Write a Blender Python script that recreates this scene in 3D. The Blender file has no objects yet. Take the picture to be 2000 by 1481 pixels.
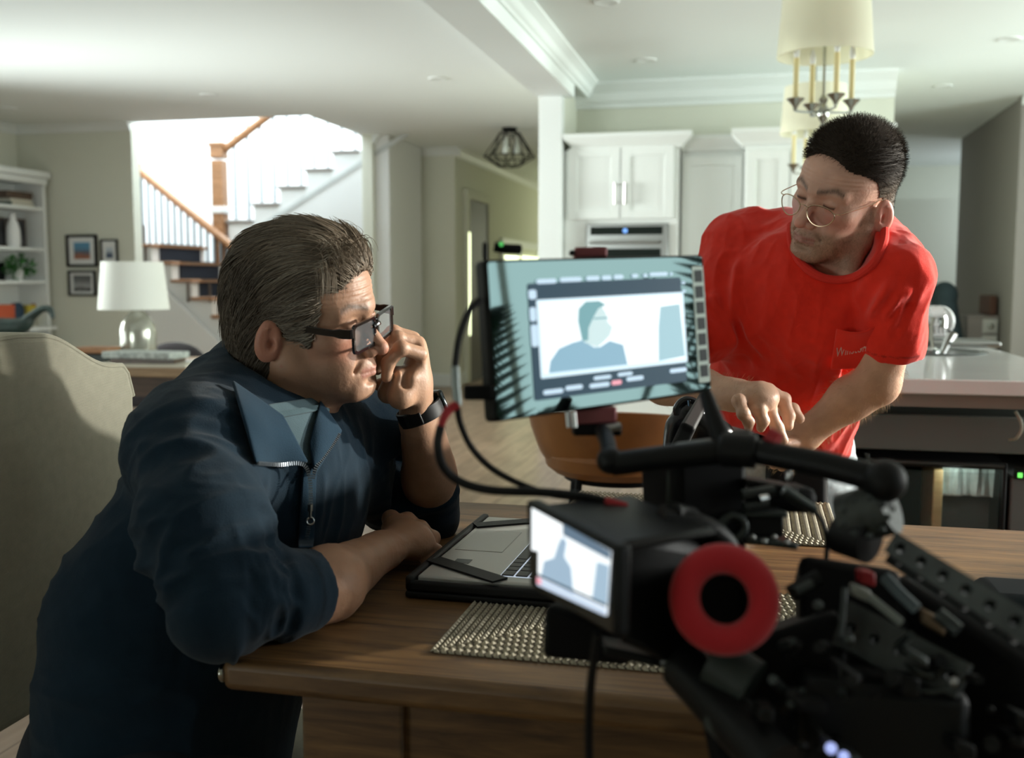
import bpy, bmesh, math, random
import numpy as np
from mathutils import Vector, Matrix, Euler, noise as mnoise

random.seed(7)
rng = np.random.default_rng(11)
S = bpy.context.scene
COL = S.collection

# ------------------------------------------------------------------ camera
H, YAW, PITCH, FPX = 1.17, math.radians(13.3), math.radians(5.47), 2000.0
cam_data = bpy.data.cameras.new('camera')
cam_data.sensor_width = 36.0
cam_data.lens = 36.0 * FPX / 2000.0
cam_data.clip_start = 0.02
cam_data.dof.use_dof = True
cam_data.dof.focus_distance = 1.52
cam_data.dof.aperture_fstop = 4.5
cam = bpy.data.objects.new('camera', cam_data)
COL.objects.link(cam)
cam.location = (0, 0, H)
cam.rotation_euler = (math.pi / 2 - PITCH, 0, YAW)
S.camera = cam
# camera-aligned axes (x right, y forward, z up) to world
RW = (Matrix.Rotation(YAW, 3, 'Z') @ Matrix.Rotation(-PITCH, 3, 'X'))
CW = Matrix.Translation((0, 0, H)) @ RW.to_4x4()

# ------------------------------------------------------------------ colour management, world, window light
S.view_settings.view_transform = 'Standard'
S.view_settings.look = 'None'
S.view_settings.gamma = 1.0
S.view_settings.use_curve_mapping = False
S.view_settings.exposure = 0.0
S.cycles.use_denoising = True
S.cycles.max_bounces = 8
S.cycles.diffuse_bounces = 4
S.cycles.glossy_bounces = 4
S.cycles.transmission_bounces = 8
S.cycles.transparent_max_bounces = 12
S.cycles.caustics_reflective = False
S.cycles.caustics_refractive = False
S.cycles.sample_clamp_indirect = 6.0

world = bpy.data.worlds.new('daylight')
S.world = world
world.use_nodes = True
bg = world.node_tree.nodes['Background']
bg.inputs[0].default_value = (0.80, 0.95, 1.0, 1)
bg.inputs[1].default_value = 1.6

def area(name, loc, target, sx, sy, power, color, spread=180):
    d = bpy.data.lights.new(name, 'AREA')
    d.shape = 'RECTANGLE'; d.size = sx; d.size_y = sy
    d.energy = power; d.color = color; d.spread = math.radians(spread)
    o = bpy.data.objects.new(name, d); COL.objects.link(o)
    o.location = loc
    o.rotation_euler = (Vector(target) - Vector(loc)).to_track_quat('-Z', 'Y').to_euler()
    return o
GREEN = (0.86, 1.0, 0.93)
COOL = (0.80, 0.93, 1.0)
# daylight through: stairwell skylight, kitchen window, side window right of the island,
# tall windows of the living room on the left; the lamp behind the camera is added
area('stairwell_daylight', (-5.0, 9.9, 5.0), (-5.0, 10.0, 0), 2.4, 2.0, 300, COOL)
area('kitchen_window_daylight', (4.3, 6.3, 1.7), (-1.3, 6.4, 1.6), 1.8, 1.3, 115, GREEN, 120)
area('side_window_daylight', (4.3, 2.9, 1.65), (-.3, 2.2, 1.2), 1.9, 1.3, 50, (1.0, 1.0, 0.95), 130)
area('living_window_daylight', (-6.3, 4.4, .8), (-1.5, 5.0, 2.7), 3.4, 1.2, 26, (.86, .97, .97), 95)
area('living_far_window_daylight', (-6.3, 5.4, 1.7), (-0.6, 7.1, 1.7), 1.4, 1.5, 58, (.93, 1.0, .97), 70)
area('added_ceiling_fill', (-3.8, -2.3, .9), (-2.0, 4.0, 3.8), 2.6, 1.2, 46, (.90, 1.0, .97), 80)  # no window here: added lamp that lifts the ceiling
sp = bpy.data.lights.new('added_side_spotlight', 'SPOT'); sp.energy = 1900; sp.color = (1.0, .97, .86); sp.spot_size = math.radians(17); sp.spot_blend = .25; sp.shadow_soft_size = .10  # added spot giving the side light from the right
so_ = bpy.data.objects.new('added_side_spotlight', sp); COL.objects.link(so_); so_.location = (3.7, 4.0, 1.9)
so_.rotation_euler = (Vector((-.05, 1.90, 1.02)) - Vector(so_.location)).to_track_quat('-Z', 'Y').to_euler()
sp2 = bpy.data.lights.new('added_rim_spotlight', 'SPOT'); sp2.energy = 650; sp2.color = (1.0, .99, .93); sp2.spot_size = math.radians(10); sp2.spot_blend = .4; sp2.shadow_soft_size = .10  # second added spot, for the rim on the standing person
so2 = bpy.data.objects.new('added_rim_spotlight', sp2); COL.objects.link(so2); so2.location = (4.2, 2.75, 1.9)
so2.rotation_euler = (Vector((.78, 1.85, 1.12)) - Vector(so2.location)).to_track_quat('-Z', 'Y').to_euler()
area('far_passage_daylight', (3.6, 12.6, 1.8), (1.2, 13.5, 1.3), 1.0, 1.6, 30, COOL)
area('hall_daylight', (-1.6, 16.6, 1.6), (-3.0, 13.0, 1.5), 1.0, 1.4, 22, (0.95, 1.0, 0.75))

# ------------------------------------------------------------------ picture <-> place
def cf(px, py, d):
    return np.array([(px - 1000.0) / FPX * d, d, -(py - 740.5) / FPX * d])
def at(px, py, d):
    return CW @ Vector(cf(px, py, d))
def ray(px, py):
    return RW @ Vector(cf(px, py, 1.0))
def onz(px, py, z):
    r = ray(px, py); return Vector((0, 0, H)) + r * ((z - H) / r.z)
def ony(px, py, Y):
    r = ray(px, py); return Vector((0, 0, H)) + r * (Y / r.y)
def onx(px, py, X):
    r = ray(px, py); return Vector((0, 0, H)) + r * (X / r.x)
def to_cam(v):
    return np.array(CW.inverted() @ Vector(v))
def proj(v):
    c = CW.inverted() @ Vector(v)
    return (1000 + FPX * c.x / c.y, 740.5 - FPX * c.z / c.y, c.y)

# ------------------------------------------------------------------ materials
def mat(name, color, rough=0.5, metal=0.0, spec=0.5, bump=None, var=None, emit=None, sheen=0.0,
        attr=None, sss=0.0, trans=0.0, ior=1.45, coat=0.0, alpha=1.0):
    m = bpy.data.materials.new(name); m.use_nodes = True
    nt = m.node_tree; N = nt.nodes; L = nt.links
    b = N['Principled BSDF']
    b.inputs['Base Color'].default_value = (*color, 1)
    b.inputs['Roughness'].default_value = rough
    b.inputs['Metallic'].default_value = metal
    b.inputs['Specular IOR Level'].default_value = spec
    b.inputs['Sheen Weight'].default_value = sheen
    b.inputs['Transmission Weight'].default_value = trans
    b.inputs['IOR'].default_value = ior
    b.inputs['Coat Weight'].default_value = coat
    b.inputs['Alpha'].default_value = alpha
    if sss:
        b.inputs['Subsurface Weight'].default_value = sss
        b.inputs['Subsurface Radius'].default_value = (0.6, 0.25, 0.12)
        b.inputs['Subsurface Scale'].default_value = 0.012
    tc = N.new('ShaderNodeTexCoord')
    src = None
    if attr:
        a = N.new('ShaderNodeAttribute'); a.attribute_name = attr
        src = a.outputs['Color']
    if var:
        # var = (scale, amount, stretch): brightness variation of the thing's own colour
        mp = N.new('ShaderNodeMapping'); mp.inputs['Scale'].default_value = var[2] if len(var) > 2 else (1, 1, 1)
        L.new(tc.outputs['Object'], mp.inputs[0])
        n = N.new('ShaderNodeTexNoise'); n.inputs['Scale'].default_value = var[0]; n.inputs['Detail'].default_value = 6
        L.new(mp.outputs[0], n.inputs['Vector'])
        mr = N.new('ShaderNodeMapRange')
        mr.inputs['From Min'].default_value = 0.3; mr.inputs['From Max'].default_value = 0.7
        mr.inputs['To Min'].default_value = 1 - var[1]; mr.inputs['To Max'].default_value = 1 + var[1]
        L.new(n.outputs['Fac'], mr.inputs['Value'])
        mx = N.new('ShaderNodeVectorMath'); mx.operation = 'SCALE'
        if src: L.new(src, mx.inputs[0])
        else: mx.inputs[0].default_value = color
        L.new(mr.outputs[0], mx.inputs['Scale'])
        src = mx.outputs[0]
    if src: L.new(src, b.inputs['Base Color'])
    if bump:
        mp2 = N.new('ShaderNodeMapping'); mp2.inputs['Scale'].default_value = bump[2] if len(bump) > 2 else (1, 1, 1)
        L.new(tc.outputs['Object'], mp2.inputs[0])
        n2 = N.new('ShaderNodeTexNoise'); n2.inputs['Scale'].default_value = bump[0]; n2.inputs['Detail'].default_value = 4
        L.new(mp2.outputs[0], n2.inputs['Vector'])
        bp = N.new('ShaderNodeBump'); bp.inputs['Strength'].default_value = bump[1]; bp.inputs['Distance'].default_value = 0.002
        L.new(n2.outputs['Fac'], bp.inputs['Height']); L.new(bp.outputs[0], b.inputs['Normal'])
    if emit:
        b.inputs['Emission Color'].default_value = (*emit[0], 1)
        b.inputs['Emission Strength'].default_value = emit[1]
    return m

def fabric(name, color, scale=900.0, depth=0.4, var=0.12, rough=0.9, sheen=0.2, attr=None):
    """woven cloth: two crossed wave bumps"""
    m = mat(name, color, rough=rough, spec=0.2, sheen=sheen, var=(60, var), attr=attr)
    nt = m.node_tree; N = nt.nodes; L = nt.links; b = N['Principled BSDF']
    tc = N.new('ShaderNodeTexCoord')
    outs = []
    for ax in ('X', 'Z'):
        w = N.new('ShaderNodeTexWave'); w.bands_direction = ax; w.inputs['Scale'].default_value = scale / 20
        w.inputs['Distortion'].default_value = 1.0; w.inputs['Detail'].default_value = 2; w.inputs['Detail Scale'].default_value = 3
        L.new(tc.outputs['Object'], w.inputs['Vector']); outs.append(w.outputs['Fac'])
    a = N.new('ShaderNodeMath'); a.operation = 'ADD'; L.new(outs[0], a.inputs[0]); L.new(outs[1], a.inputs[1])
    bp = N.new('ShaderNodeBump'); bp.inputs['Strength'].default_value = depth; bp.inputs['Distance'].default_value = 0.0012
    L.new(a.outputs[0], bp.inputs['Height']); L.new(bp.outputs[0], b.inputs['Normal'])
    return m

def wood(name, c1, c2, scale=6.0, stretch=(1, 12, 12), rough=0.45, plank=None, bumps=0.15, coord='Object'):
    m = bpy.data.materials.new(name); m.use_nodes = True
    nt = m.node_tree; N = nt.nodes; L = nt.links; b = N['Principled BSDF']
    b.inputs['Roughness'].default_value = rough
    tc = N.new('ShaderNodeTexCoord')
    mp = N.new('ShaderNodeMapping'); mp.inputs['Scale'].default_value = stretch
    L.new(tc.outputs[coord], mp.inputs[0])
    n = N.new('ShaderNodeTexNoise'); n.inputs['Scale'].default_value = scale; n.inputs['Detail'].default_value = 8
    n.inputs['Distortion'].default_value = 0.6; n.inputs['Roughness'].default_value = 0.6
    L.new(mp.outputs[0], n.inputs['Vector'])
    r = N.new('ShaderNodeValToRGB')
    r.color_ramp.elements[0].position = 0.32; r.color_ramp.elements[0].color = (*c1, 1)
    r.color_ramp.elements[1].position = 0.70; r.color_ramp.elements[1].color = (*c2, 1)
    L.new(n.outputs['Fac'], r.inputs[0])
    out = r.outputs[0]
    if plank:
        br = N.new('ShaderNodeTexBrick')
        br.inputs['Color1'].default_value = (1.1, 1.1, 1.1, 1); br.inputs['Color2'].default_value = (0.8, 0.8, 0.8, 1)
        br.inputs['Mortar'].default_value = (0.35, 0.3, 0.27, 1)
        br.inputs['Scale'].default_value = 1.0; br.inputs['Mortar Size'].default_value = plank[2]
        br.inputs['Brick Width'].default_value = plank[0]; br.inputs['Row Height'].default_value = plank[1]
        mp3 = N.new('ShaderNodeMapping'); mp3.inputs['Rotation'].default_value = (0, 0, plank[3])
        L.new(tc.outputs[coord], mp3.inputs[0]); L.new(mp3.outputs[0], br.inputs['Vector'])
        mx = N.new('ShaderNodeMixRGB'); mx.blend_type = 'MULTIPLY'; mx.inputs[0].default_value = 1
        L.new(out, mx.inputs[1]); L.new(br.outputs['Color'], mx.inputs[2]); out = mx.outputs[0]
    L.new(out, b.inputs['Base Color'])
    bp = N.new('ShaderNodeBump'); bp.inputs['Strength'].default_value = bumps; bp.inputs['Distance'].default_value = 0.002
    L.new(n.outputs['Fac'], bp.inputs['Height']); L.new(bp.outputs[0], b.inputs['Normal'])
    return m

M = {}
M['wall'] = mat('wall_paint', (0.70, 0.70, 0.60), rough=0.85, bump=(400, 0.05))
M['ceiling'] = mat('ceiling_paint', (0.84, 0.87, 0.85), rough=0.9)
M['trim'] = mat('trim_paint', (0.80, 0.82, 0.80), rough=0.45)
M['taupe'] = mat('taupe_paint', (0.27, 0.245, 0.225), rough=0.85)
M['cab'] = mat('white_cabinet_paint', (0.82, 0.84, 0.81), rough=0.4)
M['oak_floor'] = wood('oak_floor', (0.25, 0.155, 0.10), (0.42, 0.29, 0.20), scale=3, stretch=(8, 1, 8), rough=0.35, plank=(1.6, 0.12, 0.003, math.pi / 2))
M['table_oak'] = wood('table_oak', (0.075, 0.034, 0.010), (0.235, 0.125, 0.042), scale=7, stretch=(1.0, 9, 9), rough=0.5, plank=(3.0, 0.135, 0.0015, 0.0))
M['rail_oak'] = wood('stair_rail_oak', (0.26, 0.12, 0.05), (0.45, 0.22, 0.10), scale=5, rough=0.4)
M['dark_wood'] = wood('dark_wood', (0.05, 0.03, 0.02), (0.12, 0.07, 0.045), scale=5, rough=0.4)
M['desk_wood'] = wood('desk_wood', (0.30, 0.19, 0.10), (0.50, 0.34, 0.19), scale=5, rough=0.5)
M['black'] = mat('black_anodised_metal', (0.006, 0.0065, 0.0065), rough=0.45, spec=0.28, bump=(300, 0.1))
M['blackmatte'] = mat('matte_black_plastic', (0.004, 0.004, 0.0045), rough=0.6, spec=.2)
M['rubber'] = mat('black_rubber', (0.006, 0.006, 0.006), rough=0.55, spec=.3)
M['grey_metal'] = mat('grey_metal', (0.06, 0.07, 0.068), rough=0.4, metal=0.6)
M['steel'] = mat('brushed_steel', (0.45, 0.46, 0.45), rough=0.28, metal=1.0)
M['nickel'] = mat('polished_nickel', (0.42, 0.42, 0.38), rough=0.15, metal=1.0)
M['chrome'] = mat('chrome', (0.8, 0.82, 0.82), rough=0.06, metal=1.0)
M['glass'] = mat('clear_glass', (1, 1, 1), rough=0.02, trans=1.0, ior=1.45)
M['blackglass'] = mat('black_oven_glass', (0.01, 0.015, 0.014), rough=0.06, spec=0.6)
M['red_ana'] = mat('red_rubber_boot', (0.35, 0.015, 0.02), rough=0.5)
M['quartz'] = mat('white_quartz', (0.76, 0.77, 0.75), rough=0.12, var=(3.0, 0.05), spec=0.5)
M['white'] = mat('white_paint', (0.8, 0.8, 0.79), rough=0.5)

# ------------------------------------------------------------------ mesh building
class MB:
    def __init__(s): s.v = []; s.f = []; s.mi = []
    def add(s, vs, fs, m=None, k=0):
        n = len(s.v)
        if m is not None: vs = [m @ Vector(v) for v in vs]
        s.v += [tuple(v) for v in vs]; s.f += [tuple(i + n for i in f) for f in fs]; s.mi += [k] * len(fs)
        return s
    def box(s, lo, hi, m=None, k=0):
        x0, y0, z0 = lo; x1, y1, z1 = hi
        vs = [(x0,y0,z0),(x1,y0,z0),(x1,y1,z0),(x0,y1,z0),(x0,y0,z1),(x1,y0,z1),(x1,y1,z1),(x0,y1,z1)]
        return s.add(vs, [(0,3,2,1),(4,5,6,7),(0,1,5,4),(1,2,6,5),(2,3,7,6),(3,0,4,7)], m, k)
    def cbox(s, c, size, m=None, k=0):
        return s.box([c[i]-size[i]/2 for i in range(3)], [c[i]+size[i]/2 for i in range(3)], m, k)
    def ring(s, lo, hi, w, ax=1, m=None, k=0):
        """rectangular frame in the plane across axis ax (1: XZ plane, 0: YZ plane), pieces touch without overlap"""
        u = 0 if ax == 1 else 1
        (a0, b0), (a1, b1) = (lo[u], lo[2]), (hi[u], hi[2])
        for (p, q, r, t) in ((a0, b0, a0+w, b1), (a1-w, b0, a1, b1), (a0+w, b0, a1-w, b0+w), (a0+w, b1-w, a1-w, b1)):
            L = list(lo); Hh = list(hi); L[u] = p; L[2] = q; Hh[u] = r; Hh[2] = t
            s.box(L, Hh, m, k)
        return s
    def cyl(s, a, b, r0, r1=None, n=20, m=None, k=0, cap=True):
        r1 = r0 if r1 is None else r1
        a = Vector(a); b = Vector(b); q = (b - a).to_track_quat('Z', 'Y')
        vs = []
        for c, r in ((a, r0), (b, r1)):
            for i in range(n):
                t = 2*math.pi*i/n; vs.append(c + q @ Vector((r*math.cos(t), r*math.sin(t), 0)))
        fs = [(i, (i+1) % n, n+(i+1) % n, n+i) for i in range(n)]
        if cap: fs += [tuple(range(n-1, -1, -1)), tuple(range(n, 2*n))]
        return s.add(vs, fs, m, k)
    def lathe(s, prof, base=(0,0,0), axis=(0,0,1), n=28, m=None, k=0, closed=False):
        q = Vector(axis).to_track_quat('Z', 'Y'); base = Vector(base); vs = []; fs = []
        for r, z in prof:
            for i in range(n):
                t = 2*math.pi*i/n; vs.append(base + q @ Vector((r*math.cos(t), r*math.sin(t), z)))
        P = len(prof)
        for j in range(P-1 if not closed else P):
            j2 = (j+1) % P
            for i in range(n):
                fs.append((j*n+i, j*n+(i+1) % n, j2*n+(i+1) % n, j2*n+i))
        return s.add(vs, fs, m, k)
    def tube(s, pts, r, n=8, m=None, k=0, smooth=0):
        P = [Vector(p) for p in pts]
        if smooth:
            P = catmull(P, smooth)
        R = r if callable(r) else (lambda t: r)
        up = Vector((0.123, 0.33, 0.9)).normalized(); vs = []; L = len(P)
        for i, p in enumerate(P):
            t = (P[min(i+1, L-1)] - P[max(i-1, 0)]).normalized()
            x = (up - t*up.dot(t))
            if x.length < 1e-4: x = t.orthogonal()
            x.normalize(); y = t.cross(x); up = x
            rr = R(i/(L-1))
            for j in range(n):
                a = 2*math.pi*j/n; vs.append(p + x*(rr*math.cos(a)) + y*(rr*math.sin(a)))
        fs = [(i*n+j, i*n+(j+1) % n, (i+1)*n+(j+1) % n, (i+1)*n+j) for i in range(L-1) for j in range(n)]
        fs += [tuple(range(n-1, -1, -1)), tuple(range((L-1)*n, L*n))]
        return s.add(vs, fs, m, k)
    def prism(s, poly, h0, h1, m=None, k=0):
        n = len(poly)
        vs = [(p[0], p[1], h0) for p in poly] + [(p[0], p[1], h1) for p in poly]
        fs = [tuple(range(n-1, -1, -1)), tuple(range(n, 2*n))] + [(i, (i+1) % n, n+(i+1) % n, n+i) for i in range(n)]
        return s.add(vs, fs, m, k)
    def ball(s, c, r, n=14, m=None, k=0, sc=(1,1,1)):
        vs = []; fs = []
        for j in range(n+1):
            ph = math.pi*j/n
            for i in range(2*n):
                t = math.pi*i/n
                vs.append((c[0]+r*sc[0]*math.sin(ph)*math.cos(t), c[1]+r*sc[1]*math.sin(ph)*math.sin(t), c[2]+r*sc[2]*math.cos(ph)))
        for j in range(n):
            for i in range(2*n):
                fs.append((j*2*n+i, (j+1)*2*n+i, (j+1)*2*n+(i+1) % (2*n), j*2*n+(i+1) % (2*n)))
        return s.add(vs, fs, m, k)
    def torus(s, c, R, r, axis=(0,0,1), n=40, m2=14, m=None, k=0, sq=1.0):
        q = Vector(axis).to_track_quat('Z', 'Y'); vs = []; fs = []
        for i in range(n):
            a = 2*math.pi*i/n
            for j in range(m2):
                b = 2*math.pi*j/m2; rr = R + r*math.cos(b)
                vs.append(Vector(c) + q @ Vector((rr*math.cos(a), rr*math.sin(a), r*sq*math.sin(b))))
        for i in range(n):
            for j in range(m2):
                fs.append((i*m2+j, ((i+1) % n)*m2+j, ((i+1) % n)*m2+(j+1) % m2, i*m2+(j+1) % m2))
        return s.add(vs, fs, m, k)
    def build(s, name, material, parent=None, bevel=0.0, smooth=True, m=None, seg=2, angle=35):
        me = bpy.data.meshes.new(name)
        off = Vector((0, 0, 0))
        if parent is not None:
            p = parent
            while p is not None: off += p.location; p = p.parent
        vs = [Vector(v) for v in s.v]
        if m is not None: vs = [m @ v for v in vs]
        me.from_pydata([v - off for v in vs], [], s.f)
        mats = material if isinstance(material, (list, tuple)) else [material]
        for x in mats: me.materials.append(x)
        if len(mats) > 1:
            me.polygons.foreach_set('material_index', s.mi)
        me.validate(); me.update()
        bm = bmesh.new(); bm.from_mesh(me); bmesh.ops.recalc_face_normals(bm, faces=bm.faces); bm.to_mesh(me); bm.free()
        if smooth:
            me.polygons.foreach_set('use_smooth', [True]*len(me.polygons))
            me.set_sharp_from_angle(angle=math.radians(angle))
        o = bpy.data.objects.new(name, me); COL.objects.link(o)
        if parent is not None: o.parent = parent
        if bevel:
            b = o.modifiers.new('bevel', 'BEVEL'); b.width = bevel; b.segments = seg; b.limit_method = 'ANGLE'; b.angle_limit = math.radians(40)
            b.harden_normals = False
        return o

def catmull(P, k):
    P = [Vector(p) for p in P]; out = []
    Q = [P[0]*2 - P[1]] + P + [P[-1]*2 - P[-2]]
    for i in range(1, len(Q)-2):
        for j in range(k):
            t = j/k; a, b, c, d = Q[i-1], Q[i], Q[i+1], Q[i+2]
            out.append(0.5*((2*b) + (c-a)*t + (2*a-5*b+4*c-d)*t*t + (3*b-a-3*c+d)*t*t*t))
    out.append(P[-1]); return out

def tag(o, label, cat, group=None, kind=None):
    if label: o['label'] = label
    if cat: o['category'] = cat
    if group: o['group'] = group
    if kind: o['kind'] = kind
    return o
def struct(o):
    o['kind'] = 'structure'; return o
def thing(name, label, cat, loc=(0,0,0), group=None):
    o = bpy.data.objects.new(name, None); COL.objects.link(o); o.location = loc; o.empty_display_size = 0.05
    return tag(o, label, cat, group)
def dup(root, delta, label=None, group=None):
    r = root.copy(); COL.objects.link(r); r.location = Vector(root.location) + Vector(delta)
    if label: r['label'] = label
    if group: r['group'] = group
    for ch in list(root.children):
        c = ch.copy(); COL.objects.link(c); c.parent = r
        for g in list(ch.children):
            d = g.copy(); COL.objects.link(d); d.parent = c
    return r
def frame(o, x, z=None, y=None):
    """matrix with given axes (any two), origin o"""
    x = Vector(x).normalized()
    if z is not None:
        z = Vector(z); y = z.cross(x).normalized(); z = x.cross(y)
    else:
        y = Vector(y); z = x.cross(y).normalized(); y = z.cross(x)
    m = Matrix.Identity(4)
    for i, a in enumerate((x, y, z)):
        m[0][i], m[1][i], m[2][i] = a
    m[0][3], m[1][3], m[2][3] = o
    return m
# ================================================================== ROOM SHELL
CZ = 2.615
def wbox(name, lo, hi, m='wall'):
    return struct(MB().box(lo, hi).build(name, M[m]))
wbox('floor', (-7.1, -2.6, -0.1), (4.6, 17.2, 0.0), 'oak_floor')
# ceiling with the stair opening (X -5.6..-3.85, Y 8.5..11)
c = MB()
for lo, hi in (((-7.1, -2.6, CZ), (4.6, 8.5, CZ+.2)), ((-7.1, 8.5, CZ), (-5.6, 8.62, CZ+.2)),
               ((-3.85, 8.5, CZ), (4.6, 17.2, CZ+.2)), ((-6.8, 11.4, CZ), (-3.85, 17.2, CZ+.2))):
    c.box(lo, hi)
struct(c.build('ceiling', M['ceiling'], smooth=False))
wbox('wall_left', (-7.02, -2.6, 0), (-6.82, 8.5, CZ))
wbox('wall_picture', (-7.02, 8.5, 0), (-5.6, 8.62, CZ))
wbox('wall_stairwell_left', (-6.8, 8.63, 0), (-6.7, 11.3, 5.2), 'white')
wbox('wall_stairwell_back', (-6.8, 11.3, 0), (-3.84, 11.4, 5.2), 'white')
wbox('wall_stairwell_upper_right', (-3.85, 8.5, CZ+.2), (-3.73, 11.4, 5.2), 'white')
wbox('wall_stairwell_upper_front', (-6.8, 8.38, CZ+.2), (-3.73, 8.5, 5.2), 'white')
wbox('wall_stairwell_top', (-6.8, 8.38, 5.2), (-3.73, 11.4, 5.3), 'white')
wbox('wall_closet', (-3.83, 9.72, 0), (-3.72, 10.9, CZ))
wbox('wall_column', (-3.83, 10.9, 0), (-3.22, 11.05, CZ))
wbox('wall_hall', (-3.32, 11.05, 0), (-3.22, 16.9, CZ))
wbox('wall_hall_end', (-3.3, 16.8, 0), (-1.0, 16.95, CZ))
wbox('wall_kitchen_side', (-1.45, 7.1, 0), (-1.33, 16.8, CZ), 'wall')
wbox('wall_kitchen', (-1.33, 7.72, 0), (0.92, 7.86, CZ))
wbox('wall_kitchen_return', (0.80, 7.86, 0), (0.92, 14.0, CZ))
wbox('wall_passage_back', (0.8, 14.0, 0), (4.6, 14.15, CZ))
wbox('wall_passage_panel', (1.0, 13.2, 0), (2.35, 13.3, 2.15))
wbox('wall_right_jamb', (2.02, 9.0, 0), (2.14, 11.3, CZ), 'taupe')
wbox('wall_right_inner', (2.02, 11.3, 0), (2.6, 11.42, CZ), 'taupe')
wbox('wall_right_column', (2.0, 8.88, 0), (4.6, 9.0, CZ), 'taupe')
# right wall: two windows, one more added to brighten the monitor reflection
def wall_x(name, X0, X1, y0, y1, holes):
    w = MB(); y = y0
    for a, b, z0, z1 in holes:
        w.box((X0, y, 0), (X1, a, CZ)); w.box((X0, a, 0), (X1, b, z0)); w.box((X0, a, z1), (X1, b, CZ)); y = b
    w.box((X0, y, 0), (X1, y1, CZ)); return struct(w.build(name, M['wall'], smooth=False))
wall_x('wall_right', 4.4, 4.52, -2.6, 14.0, [(-1.3, 1.35, 0.5, 2.35), (1.9, 3.9, 0.95, 2.35), (5.35, 7.25, 1.05, 2.35)])  # first opening is the added one
wbox('wall_behind', (-7.02, -2.72, 0), (4.6, -2.6, CZ))
for i, (a, b, z0, z1) in enumerate([(1.9, 3.9, 0.95, 2.35), (5.35, 7.25, 1.05, 2.35), (-1.3, 1.35, .5, 2.35)]):  # last one frames the added opening
    f = MB(); w = .05
    f.ring((4.40, a, z0), (4.46, b, z1), w, ax=0).box((4.41, (a+b)/2-.02, z0+w), (4.45, (a+b)/2+.02, z1-w))
    struct(f.build('window_%d' % (i+1 if i < 2 else 6), M['trim']))
# beam with crown, post
struct(MB().box((-1.49, -2.6, 2.43), (-1.24, 7.12, CZ)).build('trim_beam', M['ceiling']))
def crown(name, p0, p1, out, z=CZ, s=0.09, m='trim'):
    """crown moulding from p0 to p1 along a wall, 'out' points into the room"""
    p0 = Vector((*p0, 0)); p1 = Vector((*p1, 0)); o = Vector((*out, 0)).normalized()
    prof = [(0, 0), (1, 0), (1, -.12), (.85, -.2), (.55, -.42), (.38, -.72), (.2, -.85), (.15, -1.0), (0, -1.0)]
    mb = MB(); vs = []
    for p in (p0, p1):
        for a, b in prof: vs.append(p + o*(a*s) + Vector((0, 0, z + b*s)))
    n = len(prof)
    fs = [(i, (i+1) % n, n+(i+1) % n, n+i) for i in range(n)] + [tuple(range(n)), tuple(range(2*n-1, n-1, -1))]
    return struct(mb.add(vs, fs).build(name, M[m], angle=20))
crown('trim_crown_beam', (-1.24, -2.6), (-1.24, 7.7), (1, 0), s=.10, m='ceiling')
crown('trim_crown_kitchen', (-1.33, 7.72), (0.92, 7.72), (0, -1), s=.17)
crown('trim_crown_picture', (-6.82, 8.5), (-5.6, 8.5), (0, -1), s=.07)
crown('trim_crown_closet', (-3.72, 9.72), (-3.72, 10.9), (1, 0), s=.08)
crown('trim_crown_column', (-3.8, 10.9), (-3.15, 10.9), (0, -1), s=.08)
crown('trim_crown_hall', (-3.22, 10.9), (-3.22, 16.8), (1, 0), s=.09)
crown('trim_crown_left', (-6.82, 2.0), (-6.82, 8.5), (1, 0), s=.07)
crown('trim_crown_right_column', (2.0, 8.88), (4.4, 8.88), (0, -1), s=.07)
struct(MB().box((-1.47, 7.02, 0), (-1.31, 7.12, 2.43)).build('trim_post', M['trim'], bevel=.004))
b = MB()
for lo, hi in (((-3.83, 10.88, 0), (-3.20, 10.9, .14)), ((-3.22, 10.88, 0), (-3.20, 16.8, .14)), ((-3.72, 9.72, 0), (-3.70, 9.86, .14))): b.box(lo, hi)
struct(b.build('baseboard_column', M['trim'], bevel=.004))
struct(MB().box((-6.82, 8.48, 0), (-5.6, 8.5, .14)).build('baseboard_picture', M['trim'], bevel=.004))
# closet door in the closet wall
d = MB()
y0, y1, zt = 9.93, 10.72, 2.08
d.box((-3.72, y0, 0.01), (-3.705, y1, zt))
for z0, z1 in ((.2, .95), (1.08, 1.92)):
    d.ring((-3.7045, y0+.1, z0), (-3.69, y1-.1, z1), .03, ax=0)
door = struct(d.build('door_1', mat('door_paint', (0.62, 0.63, 0.62), rough=.5), bevel=.003))
fr = MB()
for lo, hi in (((-3.72, y0-.1, 0), (-3.68, y0, zt)), ((-3.72, y1, 0), (-3.68, y1+.1, zt)), ((-3.72, y0-.1, zt), (-3.68, y1+.1, zt+.11))): fr.box(lo, hi)
struct(fr.build('trim_door', M['trim'], bevel=.006))
for z in (.35, 1.2, 1.83):
    h = MB(); h.box((-3.70, y1-.015, z-.045), (-3.672, y1+.015, z+.045)); h.cyl((-3.672, y1, z-.05), (-3.672, y1, z+.05), .008, n=10)
    h.build('hinge', M['grey_metal'], door)
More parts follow.
